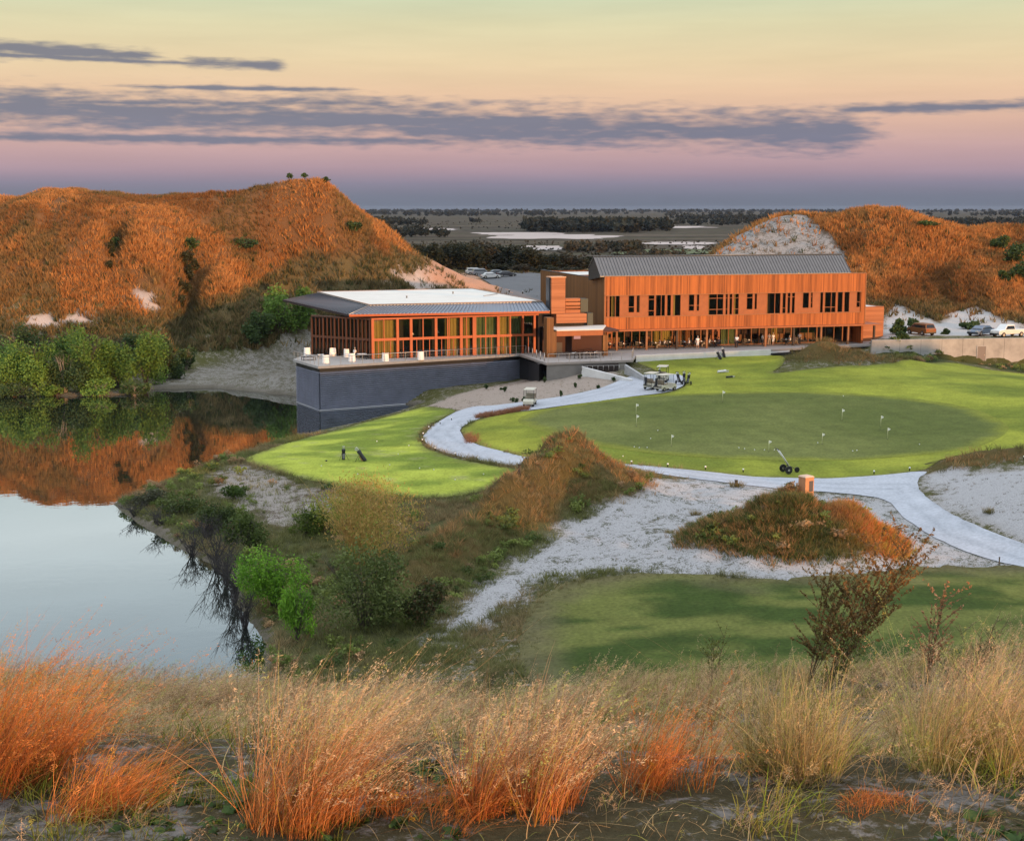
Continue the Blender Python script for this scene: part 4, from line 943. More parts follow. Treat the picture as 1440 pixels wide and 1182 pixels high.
# ================================================================== retaining wall at the car park
wa=at(1236,478,6.5); wb_=at(1500,474,6.6)
RW=empty('retaining_wall',(wa[0],wa[1],0),math.atan2(wb_[1]-wa[1],wb_[0]-wa[0]),'long grey concrete retaining wall below the car park, pinker at its left end','wall')
Lw=math.hypot(wb_[0]-wa[0],wb_[1]-wa[1])
stained=simple('stained_concrete',(.35,.34,.33),.9,noise=.35,nscale=.45,bump=.15)
m=MB(); m.hexa([(-1,0,3.5),(Lw,0,1.5),(Lw,.4,1.5),(-1,.4,3.5)],[(-1,0,6.5),(Lw,0,6.6),(Lw,.4,6.6),(-1,.4,6.5)])
m.build('wall_panel',stained,RW)
for i in range(1,9): m=MB(); x=Lw*i/9; m.box(x-.02,x+.02,-.006,.0,2.2,6.55); m.build('joint',simple('joint_dark',(.12,.11,.10),.9),RW)
fw=Fr((wa[0],wa[1]),math.degrees(RW.rotation_euler.z)); xd=fw.px(1380,498,0)[0]; zt_d=fw.px(1380,487,0)[1]
m=MB(); m.box(xd-.6,xd+.6,-.05,-.005,zt_d-2.3,zt_d); dr=m.build('door',simple('grey_door',(.17,.15,.15),.6),RW)
m=MB(); m.box(xd+.4,xd+.48,-.1,-.05,zt_d-1.25,zt_d-1.15); m.build('handle',steel,dr)
m=MB(); m.box(xd-.7,xd-.6,-.07,-.004,zt_d-2.3,zt_d+.1); m.box(xd+.6,xd+.7,-.07,-.004,zt_d-2.3,zt_d+.1); m.box(xd-.6,xd+.6,-.07,-.004,zt_d,zt_d+.1); m.build('door_frame',conc,RW)
# ------------------------------------------------------------------ vegetation tools
def tuft(nb,h,sp,w,lean=.35,seg=2,bend=.5,wind=0,seed=0,hv=.35):
    """grass tuft: flat tapering blades; returns verts, quads, height fraction"""
    r=np.random.default_rng(seed); V=[];F=[];T_=[]
    for i in range(nb):
        a=r.random()*2*PI; rr=sp*math.sqrt(r.random()); x0=rr*math.cos(a);y0=rr*math.sin(a)
        hh=h*(1-hv*r.random()); da=a+r.normal()*.6; ln=lean*(.3+r.random()); wa=r.random()*PI; dx,dy=math.cos(wa)*w/2,math.sin(wa)*w/2
        k=len(V)
        for j in range(seg+1):
            t=j/seg; q=ln*t*hh+bend*ln*t*t*hh; wd=wind*hh*t**1.7*(.7+.6*((i*.37)%1))
            x=x0+math.cos(da)*q+wd; y=y0+math.sin(da)*q+wd*.15; z=hh*(t-(.45*(ln+wind*.7)*t*t))
            f=(1-t)**.6 if j<seg else .12
            V+=[(x-dx*f,y-dy*f,z),(x+dx*f,y+dy*f,z)]; T_+=[t,t]
        for j in range(seg): F.append((k+2*j,k+2*j+1,k+2*j+3,k+2*j+2))
    return np.array(V),np.array(F),np.array(T_)
def scatter(name,protos,P,s,col,mat,label=None,cat=None,group=None,kind='stuff',parent=None,tipc=None,rz=None,seed=1,nrm=None,origin=None):
    r=np.random.default_rng(seed); n=len(P); P=np.asarray(P,float)
    if origin is not None: P=P-np.asarray(origin)
    s=np.broadcast_to(np.asarray(s,float),(n,)); rz=r.random(n)*2*PI if rz is None else np.broadcast_to(rz,(n,))
    which=r.integers(0,len(protos),n); VV=[];FF=[];CC=[];off=0; col=np.broadcast_to(np.asarray(col,float),(n,3))
    for k,pr_ in enumerate(protos):
        v,f,t=pr_[:3]
        I=np.nonzero(which==k)[0]
        if len(I)==0: continue
        c,sn=np.cos(rz[I])[:,None],np.sin(rz[I])[:,None]; ss=s[I][:,None]
        x=(v[None,:,0]*c-v[None,:,1]*sn)*ss+P[I,0][:,None]; y=(v[None,:,0]*sn+v[None,:,1]*c)*ss+P[I,1][:,None]; z=v[None,:,2]*ss+P[I,2][:,None]
        VV.append(np.stack([x,y,z],-1).reshape(-1,3))
        FF.append((f[None]+(np.arange(len(I))*len(v))[:,None,None]).reshape(-1,f.shape[1])+off); off+=len(I)*len(v)
        cc=np.repeat(col[I][:,None,:],len(v),1)
        if tipc is not None:
            tc_=np.asarray(tipc); tc_=tc_[I][:,None,:] if tc_.ndim==2 else tc_
            w_t=(t**1.5)[None,:,None]; cc=cc*(1-w_t)+tc_*w_t
        j=r.uniform(.8,1.2,(len(I),1,1))
        if len(pr_)>3: cc=cc*pr_[3][None]
        CC.append((cc*j).reshape(-1,3))
    o=npmesh(name,np.concatenate(VV),np.concatenate(FF),mat,np.clip(np.concatenate(CC),0,1),parent=parent)
    if origin is not None and parent is None: o.location=origin
    return tag(o,label,cat,group,kind)
grassm=vcol('dry_grass',.75,.12,.35,.12,2.0); leafm=vcol('leaves',.6,.25,.35,.15,1.5); twigm=simple('bark',(.075,.06,.045),.9,noise=.3,nscale=6)
paletwig=simple('pale_bark',(.25,.21,.17),.9,noise=.25,nscale=6)
def pick(n,x0,x1,y0,y1,fn,seed=0):
    """n candidate points kept with probability fn(x,y)"""
    r=np.random.default_rng(seed); x=r.uniform(x0,x1,n); y=r.uniform(y0,y1,n); k=r.random(n)<fn(x,y); x=x[k];y=y[k]
    return x,y,H(x,y)
T3=[tuft(6,1.0,.28,.15,.35,2,.5,seed=i) for i in range(8)]
TD=[tuft(12,1.0,.35,.05,.45,3,.6,wind=.15,seed=30+i) for i in range(8)]
# --- hills
def visible(x,y,z,m=2.0):
    return np.abs(x)<(y*.40+8)
def f_left(x,y):
    z=H(x,y); ok=(z>3.2)&(np.abs(x)<y*.40+6)&(sdist(LAKE,x,y)>2.5)
    no=np.zeros(x.shape,bool)
    for P in LB[:5]+[BEACH]: no|=inpoly(P,x,y)
    n=fbm(x*.25,y*.25,3); n_b=fbm(x*.07+60,y*.07,4); d=np.where(n>.33,1,.35)*np.where(n_b>.64,.55,1)
    sp=inpoly(SPUR,x,y); d=np.where(sp,.45,d)
    d=np.where(y>262,.35,d)
    return ok*np.where(no,.06,d)
x,y,z=pick(80000,-112,6,204,272,f_left,1)
k=~((z<8)&(x>-14)&(y<236)); x,y,z=x[k],y[k],z[k]
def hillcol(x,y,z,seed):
    r=np.random.default_rng(seed); n=fbm(x*.06+3,y*.06,4); lb=shadeband(x,y,z,fbm(x*.12,y*.12,4)); m=r.random(len(x))
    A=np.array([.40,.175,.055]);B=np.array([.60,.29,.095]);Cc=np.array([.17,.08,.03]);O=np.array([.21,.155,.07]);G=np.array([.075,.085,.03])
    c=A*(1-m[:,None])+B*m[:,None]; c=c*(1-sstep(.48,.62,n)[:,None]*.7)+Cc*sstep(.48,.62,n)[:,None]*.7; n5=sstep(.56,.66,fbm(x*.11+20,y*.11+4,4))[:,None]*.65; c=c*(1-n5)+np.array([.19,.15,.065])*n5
    lo=O*(.7+.6*m[:,None]); lo=np.where((r.random(len(x))<.3)[:,None],G*(.8+.5*m[:,None]),lo)  # duller olive tufts carry the painted shade low on the slope
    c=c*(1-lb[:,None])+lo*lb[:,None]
    return np.where((r.random(len(x))<.05)[:,None],G,c)
sz=np.random.default_rng(5).uniform(.5,1.25,len(x))*np.where(z>22,.75,1)*(.6+.9*fbm(x*.15,y*.15,3))
gl=np.zeros(len(x))
for gx,gy,gw,glen in [(-51,226,2.6,12),(-63.5,230,1.7,6)]: gl=np.maximum(gl,np.exp(-((x-gx+(y-gy)*.12)/gw*1.1)**2-((y-gy)/glen)**2))
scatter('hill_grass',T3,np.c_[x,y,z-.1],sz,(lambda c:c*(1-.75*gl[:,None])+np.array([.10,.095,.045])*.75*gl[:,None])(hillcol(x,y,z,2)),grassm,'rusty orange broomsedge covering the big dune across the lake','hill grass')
def f_right(x,y):
    z=H(x,y); ok=(z>6.8)&(np.abs(x)<y*.42+6); no=inpoly(RB,x,y)
    d=np.where(rh_face(x,y,z),.05,np.where(fbm(x*.25,y*.25,3)>.3,1,.35)); d=np.where(y>265,.35,d); return ok*np.where(no,.05,d)
x,y,z=pick(50000,22,108,215,274,f_right,3)
sz=np.random.default_rng(6).uniform(.7,1.5,len(x))
scatter('hill_grass',T3,np.c_[x,y,z-.1],sz,hillcol(x,y,z,4),grassm,'rusty orange broomsedge covering the dune behind the car park','hill grass')
# --- dunes and banks in the middle ground
SHEETS=[PATH,LAWN,TEE,FAIR]
def offsheet(x,y,m=.25):
    ok=np.ones(np.shape(x),bool)
    for P in SHEETS: ok&=sdist(P,x,y)>m
    return ok&(sdist(LAKE,x,y)>.3)
def hmr(x,y): return hmounds(x,y)*(y>60)*sstep(0,2.2,sdist(PATH,x,y))
def f_dune(x,y):
    h=hmr(x,y); n=fbm(x*.4,y*.4,3); return (h>.22)*offsheet(x,y,-.1)*np.clip(.25+1.5*(n-.3),.1,1)*sstep(.2,.7,h)
x,y,z=pick(60000,-18,62,62,192,f_dune,5); x2,y2,z2=pick(26000,8,27,80,99,f_dune,55); x=np.r_[x,x2];y=np.r_[y,y2];z=np.r_[z,z2]
r=np.random.default_rng(8); m=r.random(len(x)); n=fbm(x*.3,y*.3,3)
h_=hmr(x,y); lit=sstep(.25,.85,h_/4)
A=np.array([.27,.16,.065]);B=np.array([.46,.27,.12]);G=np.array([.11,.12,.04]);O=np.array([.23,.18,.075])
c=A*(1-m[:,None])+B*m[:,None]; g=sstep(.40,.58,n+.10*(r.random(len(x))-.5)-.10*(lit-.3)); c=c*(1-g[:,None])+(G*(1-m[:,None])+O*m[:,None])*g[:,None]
gold=sstep(19.0,22.5,x+(fbm(x*.7,y*.7,3)-.5)*5+(3.2-h_)*-.3)*(x<27)*(y>80)*(y<100)*(y<130); gg=np.where(r.random(len(x))[:,None]<.35,np.array([.34,.30,.035]),np.array([.60,.20,.06])); c=c*(1-.8*gold[:,None])+gg*.8*gold[:,None]  # sunlit right side of the dune painted into gold and orange tufts
lit_top=np.exp(-((x-6.5)/3.5)**2-((y-109)/4)**2); c=c*(1-.6*lit_top[:,None])+np.array([.55,.24,.10])*.6*lit_top[:,None]  # sunlit dune top painted into the tufts as orange
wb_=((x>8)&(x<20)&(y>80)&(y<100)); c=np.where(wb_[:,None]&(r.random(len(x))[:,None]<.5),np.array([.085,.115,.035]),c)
sz=r.uniform(.35,.85,len(x)); sz=np.where(y>150,sz*1.3,sz)
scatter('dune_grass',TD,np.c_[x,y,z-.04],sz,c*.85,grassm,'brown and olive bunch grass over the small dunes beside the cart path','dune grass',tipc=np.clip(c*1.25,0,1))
def f_bank(x,y):
    ok=offsheet(x,y,-.15)&(~inpoly(MIDS,x,y)|(sdist(MIDS,x,y)>-.8))&~inpoly(RS,x,y)&~inpoly(SLP,x,y)&(H(x,y)>.12)&(x<40)
    n=fbm(x*.3+7,y*.3,3); st=inpoly(STN,x,y)
    return ok*np.where(st,.14,np.clip(.2+2*(n-.35),.08,1))
x,y,z=pick(90000,-40,14,58,150,f_bank,9)
r=np.random.default_rng(9); m=r.random(len(x))[:,None]; n=fbm(x*.15,y*.15,3)
c=np.array([.08,.09,.03])*(1-m)+np.array([.15,.15,.055])*m; br=sstep(.45,.6,n)[:,None]*.7; c=c*(1-br)+(np.array([.20,.14,.08])*(.7+.7*m))*br
scatter('bank_scrub',TD,np.c_[x,y,z-.04],r.uniform(.25,.70,len(x)),c*1.35,grassm,'dark green and brown scrub grass on the bank between lake, tee and dune','scrub',tipc=c*1.7)
def f_sand(x,y):
    ok=(inpoly(MIDS,x,y)|inpoly(RS,x,y)|inpoly(SLP,x,y)|inpoly(BEACH,x,y))&offsheet(x,y,.2)&(hmr(x,y)<.5)
    n=fbm(x*.5+2,y*.5,3); return ok*np.clip(sstep(.45,.72,n),.06,1)*.8
x,y,z=pick(42000,-48,62,64,225,f_sand,12); r=np.random.default_rng(12); m=r.random(len(x))[:,None]
scatter('sand_tufts',TD,np.c_[x,y,z-.03],r.uniform(.10,.30,len(x)),np.array([.09,.08,.04])*(1-m)+np.array([.24,.17,.09])*m,grassm,'tiny dry tufts dotting the white sand around the cart path','grass')
# ragged grass along the edges of the mown turf
def edge_pts(P,n,w,seed):
    r=np.random.default_rng(seed); Q=np.array(catmull(P,True,6)); L=np.r_[0,np.cumsum(np.hypot(*np.diff(np.r_[Q,Q[:1]],axis=0).T))]
    t=r.random(n)*L[-1]; QQ=np.r_[Q,Q[:1]]; x=np.interp(t,L,QQ[:,0])+r.normal(0,w,n); y=np.interp(t,L,QQ[:,1])+r.normal(0,w,n); return x,y
X=[];Y=[]
for P,nn,w,sd_ in ((LAWN,1800,.18,1),(TEE,1500,.25,2),(FAIR,5000,.9,3)):
    x,y=edge_pts(P,nn,w,sd_); k=(sdist(PATH,x,y)>.05)&(y>60); X.append(x[k]);Y.append(y[k])
x=np.concatenate(X);y=np.concatenate(Y); r=np.random.default_rng(13); m=r.random(len(x))[:,None]
scatter('turf_edge_grass',TD,np.c_[x,y,H(x,y)-.02],r.uniform(.08,.24,len(x)),np.array([.07,.10,.02])*(1-m)+np.array([.18,.15,.05])*m,grassm,'rough longer grass fringing the mown turf','grass')
# ------------------------------------------------------------------ shrubs
def leaf_cloud(rx,ry,rz,n,ls,seed,lobes=9,hollow=.45,base=.12,up=0.0,cols=((.05,.09,.02),(.11,.16,.03)),flat=1.0):
    """leaf sized quads through uneven lobes; returns V,F,col"""
    r=np.random.default_rng(seed); L=[]
    for i in range(lobes):
        a=r.random()*2*PI; q=math.sqrt(r.random())*.85; zc=base+.12+(.9-base-.12)*r.random()**.8*(1-.35*q)
        k=(1-.45*abs(zc-.45)/.55); L.append((q*math.cos(a)*rx*k,q*math.sin(a)*ry*k,zc*rz,.16+.34*r.random(),r.random()))
    L.append((0,0,.45*rz,.55,.5))
    L=np.array(L); w=L[:,3]**2; I=r.choice(len(L),n,p=w/w.sum()); u=r.normal(size=(n,3)); u/=np.linalg.norm(u,axis=1)[:,None]
    rad=(hollow+(1-hollow)*r.random(n)**.6)*(1+.18*r.normal(size=n))
    P=L[I,:3]+u*rad[:,None]*(L[I,3][:,None]*np.array([rx,ry,rz*.62]))
    P[:,2]=np.maximum(P[:,2],.04*rz*r.random(n))
    a=r.normal(size=(n,3)); a[:,2]+=up; a/=np.linalg.norm(a,axis=1)[:,None]; b=np.cross(a,r.normal(size=(n,3))); b/=np.linalg.norm(b,axis=1)[:,None]
    s=ls*r.uniform(.6,1.35,n)[:,None]; a=a*s*flat; b=b*s*.55/flat
    V=np.stack([P-a,P+b,P+a,P-b],1).reshape(-1,3); F=np.arange(4*n).reshape(n,4)
    t=np.clip(.55*L[I,4]+.45*r.random(n)+.25*(r.random(n)-.5),0,1)[:,None]; c=np.array(cols[0])*(1-t)+np.array(cols[1])*t
    if len(cols)>2: k=(r.random(n)<.22)[:,None]; c=np.where(k,np.array(cols[2])*(.8+.4*r.random((n,1))),c)
    return V,F,np.repeat(c,4,0)
# knee high leafy scrub through the bank and the shaded side of the dune
LP4=[]
for i in range(6):
    V_,F_,c_=leaf_cloud(.6,.6,.62,150,.075,800+i,6,.2,0); LP4.append((V_,F_,np.clip(V_[:,2]/.6,0,1)))
def f_scr(x,y):
    b=inpoly(BANK,x,y)&offsheet(x,y,.5)&~inpoly(MIDS,x,y); h=hmr(x,y); st=inpoly(STN,x,y); n=fbm(x*.22+31,y*.22,3)
    d=np.where(b,np.clip((n-.35)*4,.05,1),0); d=np.where(h>.5,sstep(.5,.62,n)*.5,d); d=np.where((x>8)&(x<21)&(y>80)&(y<99)&(h>.6),sstep(.35,.55,n)*.8,d); return np.where(st,.08,d)*(y<150)*(H(x,y)>.1)
x,y,z=pick(6500,-40,30,60,150,f_scr,10)
x2,y2,z2=pick(1600,45,85,160,205,lambda x,y:inpoly(HEDGE,x,y)*.9,77); x=np.r_[x,x2];y=np.r_[y,y2];z=np.r_[z,z2]; r=np.random.default_rng(10); m=r.random(len(x))[:,None]; pl=(r.random(len(x))<.25)[:,None]
c=np.array([.07,.105,.028])*(1-m)+np.array([.21,.25,.06])*m; c=np.where(pl,np.array([.32,.21,.11])*(.6+.7*m),c)
scatter('leafy_scrub',LP4,np.c_[x,y,z-.06],r.uniform(.45,1.5,len(x)),c,leafm,'leafy knee high scrub over the bank between the lake and the dune','scrub',tipc=c*1.25)
def stems_mb(rx,ry,rz,n,r0,seed,wild=.5,sub=3,top=.95):
    rr=random.Random(seed); m=MB()
    for i in range(n):
        a=rr.random()*2*PI; q=math.sqrt(rr.random())*.85; tip=Vector((math.cos(a)*rx*q,math.sin(a)*ry*q,rz*(top-.25*rr.random()*(.5+q))))
        p=[Vector((0.06*rx*math.cos(a),.06*ry*math.sin(a),0))]; k=4
        for j in range(1,k+1):
            t=j/k; p.append(Vector((tip.x*t**1.3,tip.y*t**1.3,tip.z*t))+Vector((rr.uniform(-1,1),rr.uniform(-1,1),0))*.05*rx*wild)
        m.tube(p,[r0*(1-.8*j/k) for j in range(k+1)],4,False)
        for b_ in range(sub):
            j=rr.randint(1,k-1); s0=p[j]; d=Vector((rr.uniform(-1,1),rr.uniform(-1,1),rr.uniform(.2,1.1))).normalized()*rz*rr.uniform(.15,.34)
            m.tube([s0,s0+d*.5+Vector((0,0,.03*rz)),s0+d],[r0*.45,r0*.3,r0*.12],3,False)
    return m
def shrub(name,loc,size,label,cat,cols,nleaf=1500,ls=.2,seed=0,group=None,stems=10,r0=.04,lobes=9,smat=None,hollow=.45,up=0,flat=1,parts=('foliage','stems'),wild=.5,sub=3,base=.05):
    o=empty(name,loc,0,label,cat,group); rx,ry,rz=size
    if nleaf: V,F,c=leaf_cloud(rx,ry,rz,nleaf,ls,seed,lobes,hollow,base,up,cols,flat); npmesh(parts[0],V,F,leafm,c,parent=o)
    stems_mb(rx,ry,rz,stems,r0,seed,wild,sub,.92 if nleaf else 1.05).build(parts[1],smat or twigm,o)
    return o
ORD=['first','second','third','fourth','fifth','sixth','seventh','eighth','ninth','tenth','eleventh','twelfth','thirteenth','fourteenth','fifteenth','sixteenth','seventeenth','eighteenth','nineteenth','twentieth']
GA=((.04,.09,.018),(.14,.24,.04)); GB=((.06,.13,.025),(.20,.32,.055)); GC=((.03,.06,.02),(.09,.14,.04)); GBR=((.07,.18,.016),(.24,.46,.04)); GO=((.30,.22,.05),(.58,.38,.12),(.24,.30,.05))
def wsize(d,wpx,hpx): k=d/FPX; return wpx*k/2,wpx*k/2*.8,hpx*k
far_bushes=[(-60,553,90,80,GA),(6,552,85,72,GB),(50,553,70,86,GB),(92,551,60,62,GC),(120,548,72,88,GB),(165,545,66,80,GA),(205,541,60,76,GB),(232,533,50,60,GC),(30,535,80,88,GC),(100,533,70,82,GA),(180,528,70,70,GC),(140,556,66,26,GB),(190,556,50,20,GC),(262,520,34,34,GC),(20,558,70,22,GC),(80,556,40,18,GB)]
far_bushes.sort()
for i,(px,py,wp,hp,cc) in enumerate(far_bushes):
    g=ground(px,py,tmin=150); rx,ry,rz=wsize(g[1],wp,hp)
    shrub('bank_shrub',(g[0],g[1],g[2]-.1),(rx,ry,rz),('low rounded' if hp<40 else ('tall dark green' if cc is GC else 'tall bright green'))+' shrub on the far lake bank below the dune, %s from left'%ORD[i],'shrub',cc,5200 if hp>40 else 1600,.17,100+i,'shrubs along the far lake bank',14,.06,12,paletwig if i%3==0 else twigm)
for i,(px,py,wp,hp,cc,lab) in enumerate([(392,470,70,72,GB,'rounded green shrub on the sand just left of the lounge roof'),(362,482,55,48,GC,'darker green shrub on its left side beside the sand beach'),(425,462,50,62,GA,'olive green shrub half hidden behind the lounge eaves'),(345,350,44,20,GC,'small dark bush high on the orange dune slope'),(497,326,26,16,GC,'small dark bush near the right shoulder of the orange dune'),(268,352,26,22,GC,'dark bush at the head of the long gully on the dune'),(160,350,22,22,GC,'dark bush above the small bare scar on the dune'),(118,263,24,8,GC,'tiny bush on the highest left crest of the dune')]):
    g=ground(px,py,tmin=150); shrub('shrub',(g[0],g[1],g[2]-.2),wsize(g[1],wp,hp),lab,'shrub',cc,1800 if hp>30 else 700,.24,140+i,None,9,.05,8)
for i,px in enumerate((412,433,462)):
    g=ground(px,258,tmin=230); d=254; x_=(px-720)/FPX*d; z_=float(H(x_,d)); tr_=empty('crest_tree',(x_,d,z_-.1),0,'tiny lone tree on the orange dune crest, %s from left'%ORD[i],'tree','little trees on the dune crest')
    V,F,c=leaf_cloud(1.0,1.0,1.0,220,.16,300+i,5,cols=GC); V[:,2]+=.5; npmesh('crown',V,F,leafm,c,parent=tr_); stems_mb(.5,.5,1.0,3,.05,300+i).build('trunk',twigm,tr_)
for i,(px,py,wp,hp) in enumerate([(262,372,24,26),(266,392,20,24),(258,412,24,26),(252,432,22,22),(272,380,14,20),(157,362,12,24),(155,378,12,16)]):
    g=ground(px,py,tmin=190); shrub('gully_shrub',(g[0],g[1],g[2]-.3),wsize(g[1],wp,hp),'dark scrub filling the '+('long central gully' if i<5 else 'short left gully')+' of the orange dune, '+['top','upper middle','lower middle','bottom','right edge','top','bottom'][i],'shrub',((.03,.04,.015),(.09,.08,.03)),900,.2,850+i,'scrub in the dune gullies',6,.04,7)
# right hill : dark ravine shrubs
for i,(px,py,wp,hp) in enumerate([(1422,372,40,34),(1404,352,28,22),(1440,395,44,36),(1452,360,40,34),(1416,395,22,18),(1302,318,50,9),(1262,470,26,22),(1285,462,24,18),(1365,462,30,13),(1330,470,12,9),(1270,480,22,12)]):
    g=ground(px,py,tmin=200); shrub('shrub',(g[0],g[1],g[2]-.2),wsize(g[1],wp,hp),['dark large shrub in the right ravine, uppermost but one','smaller dark shrub left in the right ravine','dark shrub low in the right ravine','dark shrub cut by the right picture edge','small dark shrub lowest left in the right ravine','thin low bush on the crest of the right dune','grey green shrub nearest the clubhouse at the dune foot','grey green shrub beside the orange truck','long low shrub under the white sand scar behind the cars','tiny shrub between the orange truck and blue car','low shrub between annex and orange truck'][i],'shrub',GC,1000,.25,170+i,'shrubs on the right dune',7,.05,7)
# mid ground individual shrubs
def gsh(px,py,wp,hp,lab,cc,n,ls,seed,stems=12,r0=.03,lobes=10,name='shrub',**k):
    g=ground(px,py,tmin=55); return shrub(name,(g[0],g[1],g[2]-.05),wsize(g[1],wp,hp),lab,'shrub',cc,n,ls,seed,None,stems,r0,lobes,**k)
gsh(385,862,110,118,'bright lime green leafy shrub at the water edge in front of bare twigs',GBR,5200,.085,201,16,.03,13)
gsh(418,905,64,100,'spiky light green plant directly below the lime green shrub',GBR,2200,.09,202,16,.02,8,up=1.6,flat=1.5,name='spiky_plant')
gsh(507,795,205,145,'golden willow like shrub with fine upright yellow twigs below the tee',GO,8500,.075,203,70,.022,12,smat=simple('golden_twig',(.55,.34,.11),.9,noise=.2),wild=1.2,sub=6,up=1.2,flat=1.4)
gsh(488,752,120,80,'yellow green crown rising behind the golden shrub',((.18,.22,.03),(.42,.44,.09)),2200,.085,204,20,.02,8,up=.8)
gsh(512,885,165,130,'wide dark green shrub under the golden one',((.06,.09,.025),(.17,.21,.06)),6000,.10,205,20,.03,14)
gsh(596,885,75,80,'dark olive shrub at the foot of the sand strip',((.04,.055,.018),(.09,.10,.03),(.12,.075,.035)),2600,.10,206,12,.03,8)
gsh(348,775,75,62,'mid green shrub on the slope above the lime green one',((.04,.07,.015),(.10,.14,.03)),2200,.11,207,10,.03,9)
gsh(430,752,60,46,'small green shrub on the bank left of the golden shrub',((.05,.09,.015),(.14,.19,.03)),1600,.10,208,8,.03,7)
gsh(300,745,70,50,'dark green shrub on the pale stony slope',((.03,.055,.015),(.09,.12,.03)),1800,.11,209,8,.03,7)
gsh(250,722,76,30,'low green bush near the lakeside point',((.05,.08,.02),(.13,.16,.04)),1500,.11,210,8,.03,8)
gsh(205,712,60,24,'low grey green bush at the very tip of the point',((.05,.06,.03),(.12,.12,.07)),1000,.11,211,10,.03,7)
gsh(330,702,50,26,'low green bush under the left end of the tee',((.04,.08,.015),(.10,.15,.03)),1000,.11,212,8,.03,6)
# bare twiggy brush leaning over the water
bare=[(305,800,120,75),(330,845,90,80),(270,780,90,45),(345,880,80,60),(225,742,90,36),(190,726,70,26),(292,765,70,50),(318,820,70,60)]
for i,(px,py,wp,hp) in enumerate(bare):
    g=at(px,py,.1); rx,ry,rz=wsize(g[1],wp,hp)
    o=shrub('bare_bush',(g[0],g[1],0.0),(rx,ry,rz),'leafless twiggy bush in the lake shallows, '+['left of the lime green shrub','nearest to the lime green shrub','broad one right of the second from the point','lowest in the photo','second from the lakeside point','at the tip of the lakeside point','below the pale stony slope','just above the lowest one'][i],'bush',GC,0,.1,230+i,'bare bushes in the shallows',20,.028,smat=simple('wet_twig',(.035,.03,.03),.8),parts=('leaves','branches'),wild=2,sub=9)
# little planted shrubs on the sand slope by the terrace
for i,(px,py,hp) in enumerate([(684,547,8),(710,551,9),(721,565,8),(726,566,8),(736,565,8),(766,538,9),(789,558,10),(809,545,8),(815,533,8),(841,547,7),(863,536,8),(705,548,4)]):
    g=ground(px,py,tmin=80); shrub('planted_shrub',(g[0],g[1],g[2]-.03),wsize(g[1],8,hp),'tiny shrub on the sand slope under the terrace, %s from left'%ORD[i],'shrub',GC,160,.10,260+i,'planted shrubs on the sand slope',4,.02,4,base=.1)
# reddish grasses beside the path
x=[];y=[]
for k in range(420):
    t=random.random(); g=ground(672+t*70+random.uniform(-4,4),588-13*t+random.uniform(-1.5,1.5),tmin=90); x.append(g[0]);y.append(g[1])
for k in range(70):
    g=ground(random.uniform(655,672),random.uniform(611,624),tmin=90); x.append(g[0]);y.append(g[1])
x=np.array(x);y=np.array(y); tag(scatter('ornamental_grass',TD,np.c_[x,y,H(x,y)],np.random.default_rng(3).uniform(.35,.7,len(x)),(.24,.10,.05),grassm,'row of reddish ornamental grass along the inner edge of the cart path','grass',tipc=(.38,.20,.12)))
for i,(px,py,hp,wp,cc) in enumerate([(1036,684,13,26,0),(942,752,12,12,1),(978,725,12,14,1),(1003,742,18,22,0),(970,738,10,10,1),(1300,765,12,18,0),(1090,775,14,20,0),(1392,722,12,20,0)]):
    g=ground(px,py,tmin=60); s=hp*g[1]/FPX; r=np.random.default_rng(i+50); n=14; a=r.random(n)*2*PI; q=np.sqrt(r.random(n))*wp*g[1]/FPX*.35
    P=np.c_[g[0]+q*np.cos(a),g[1]+q*np.sin(a),np.full(n,g[2]-.03)]
    scatter('grass_tussock',TD,P,s*r.uniform(.7,1.1,n),(.16,.13,.05) if cc else (.10,.10,.035),grassm,'rounded '+('straw coloured' if cc else 'olive')+' tussock alone on the white sand, number %d by distance'%0 if 0 else ['olive tussock at the foot of the short post beside the path','round straw tussock farthest left on the white sand','straw tussock highest on the white sand left of the grassy dune','largest olive tussock beside the grassy dune','small straw tussock left of the largest olive one','olive tussock right of the orange dune end','pale olive tussock low on the front of the grassy dune','lone olive tussock on the right hand sand slope'][i],'tussock',kind=None,tipc=(.34,.25,.11),origin=(g[0],g[1],g[2]))
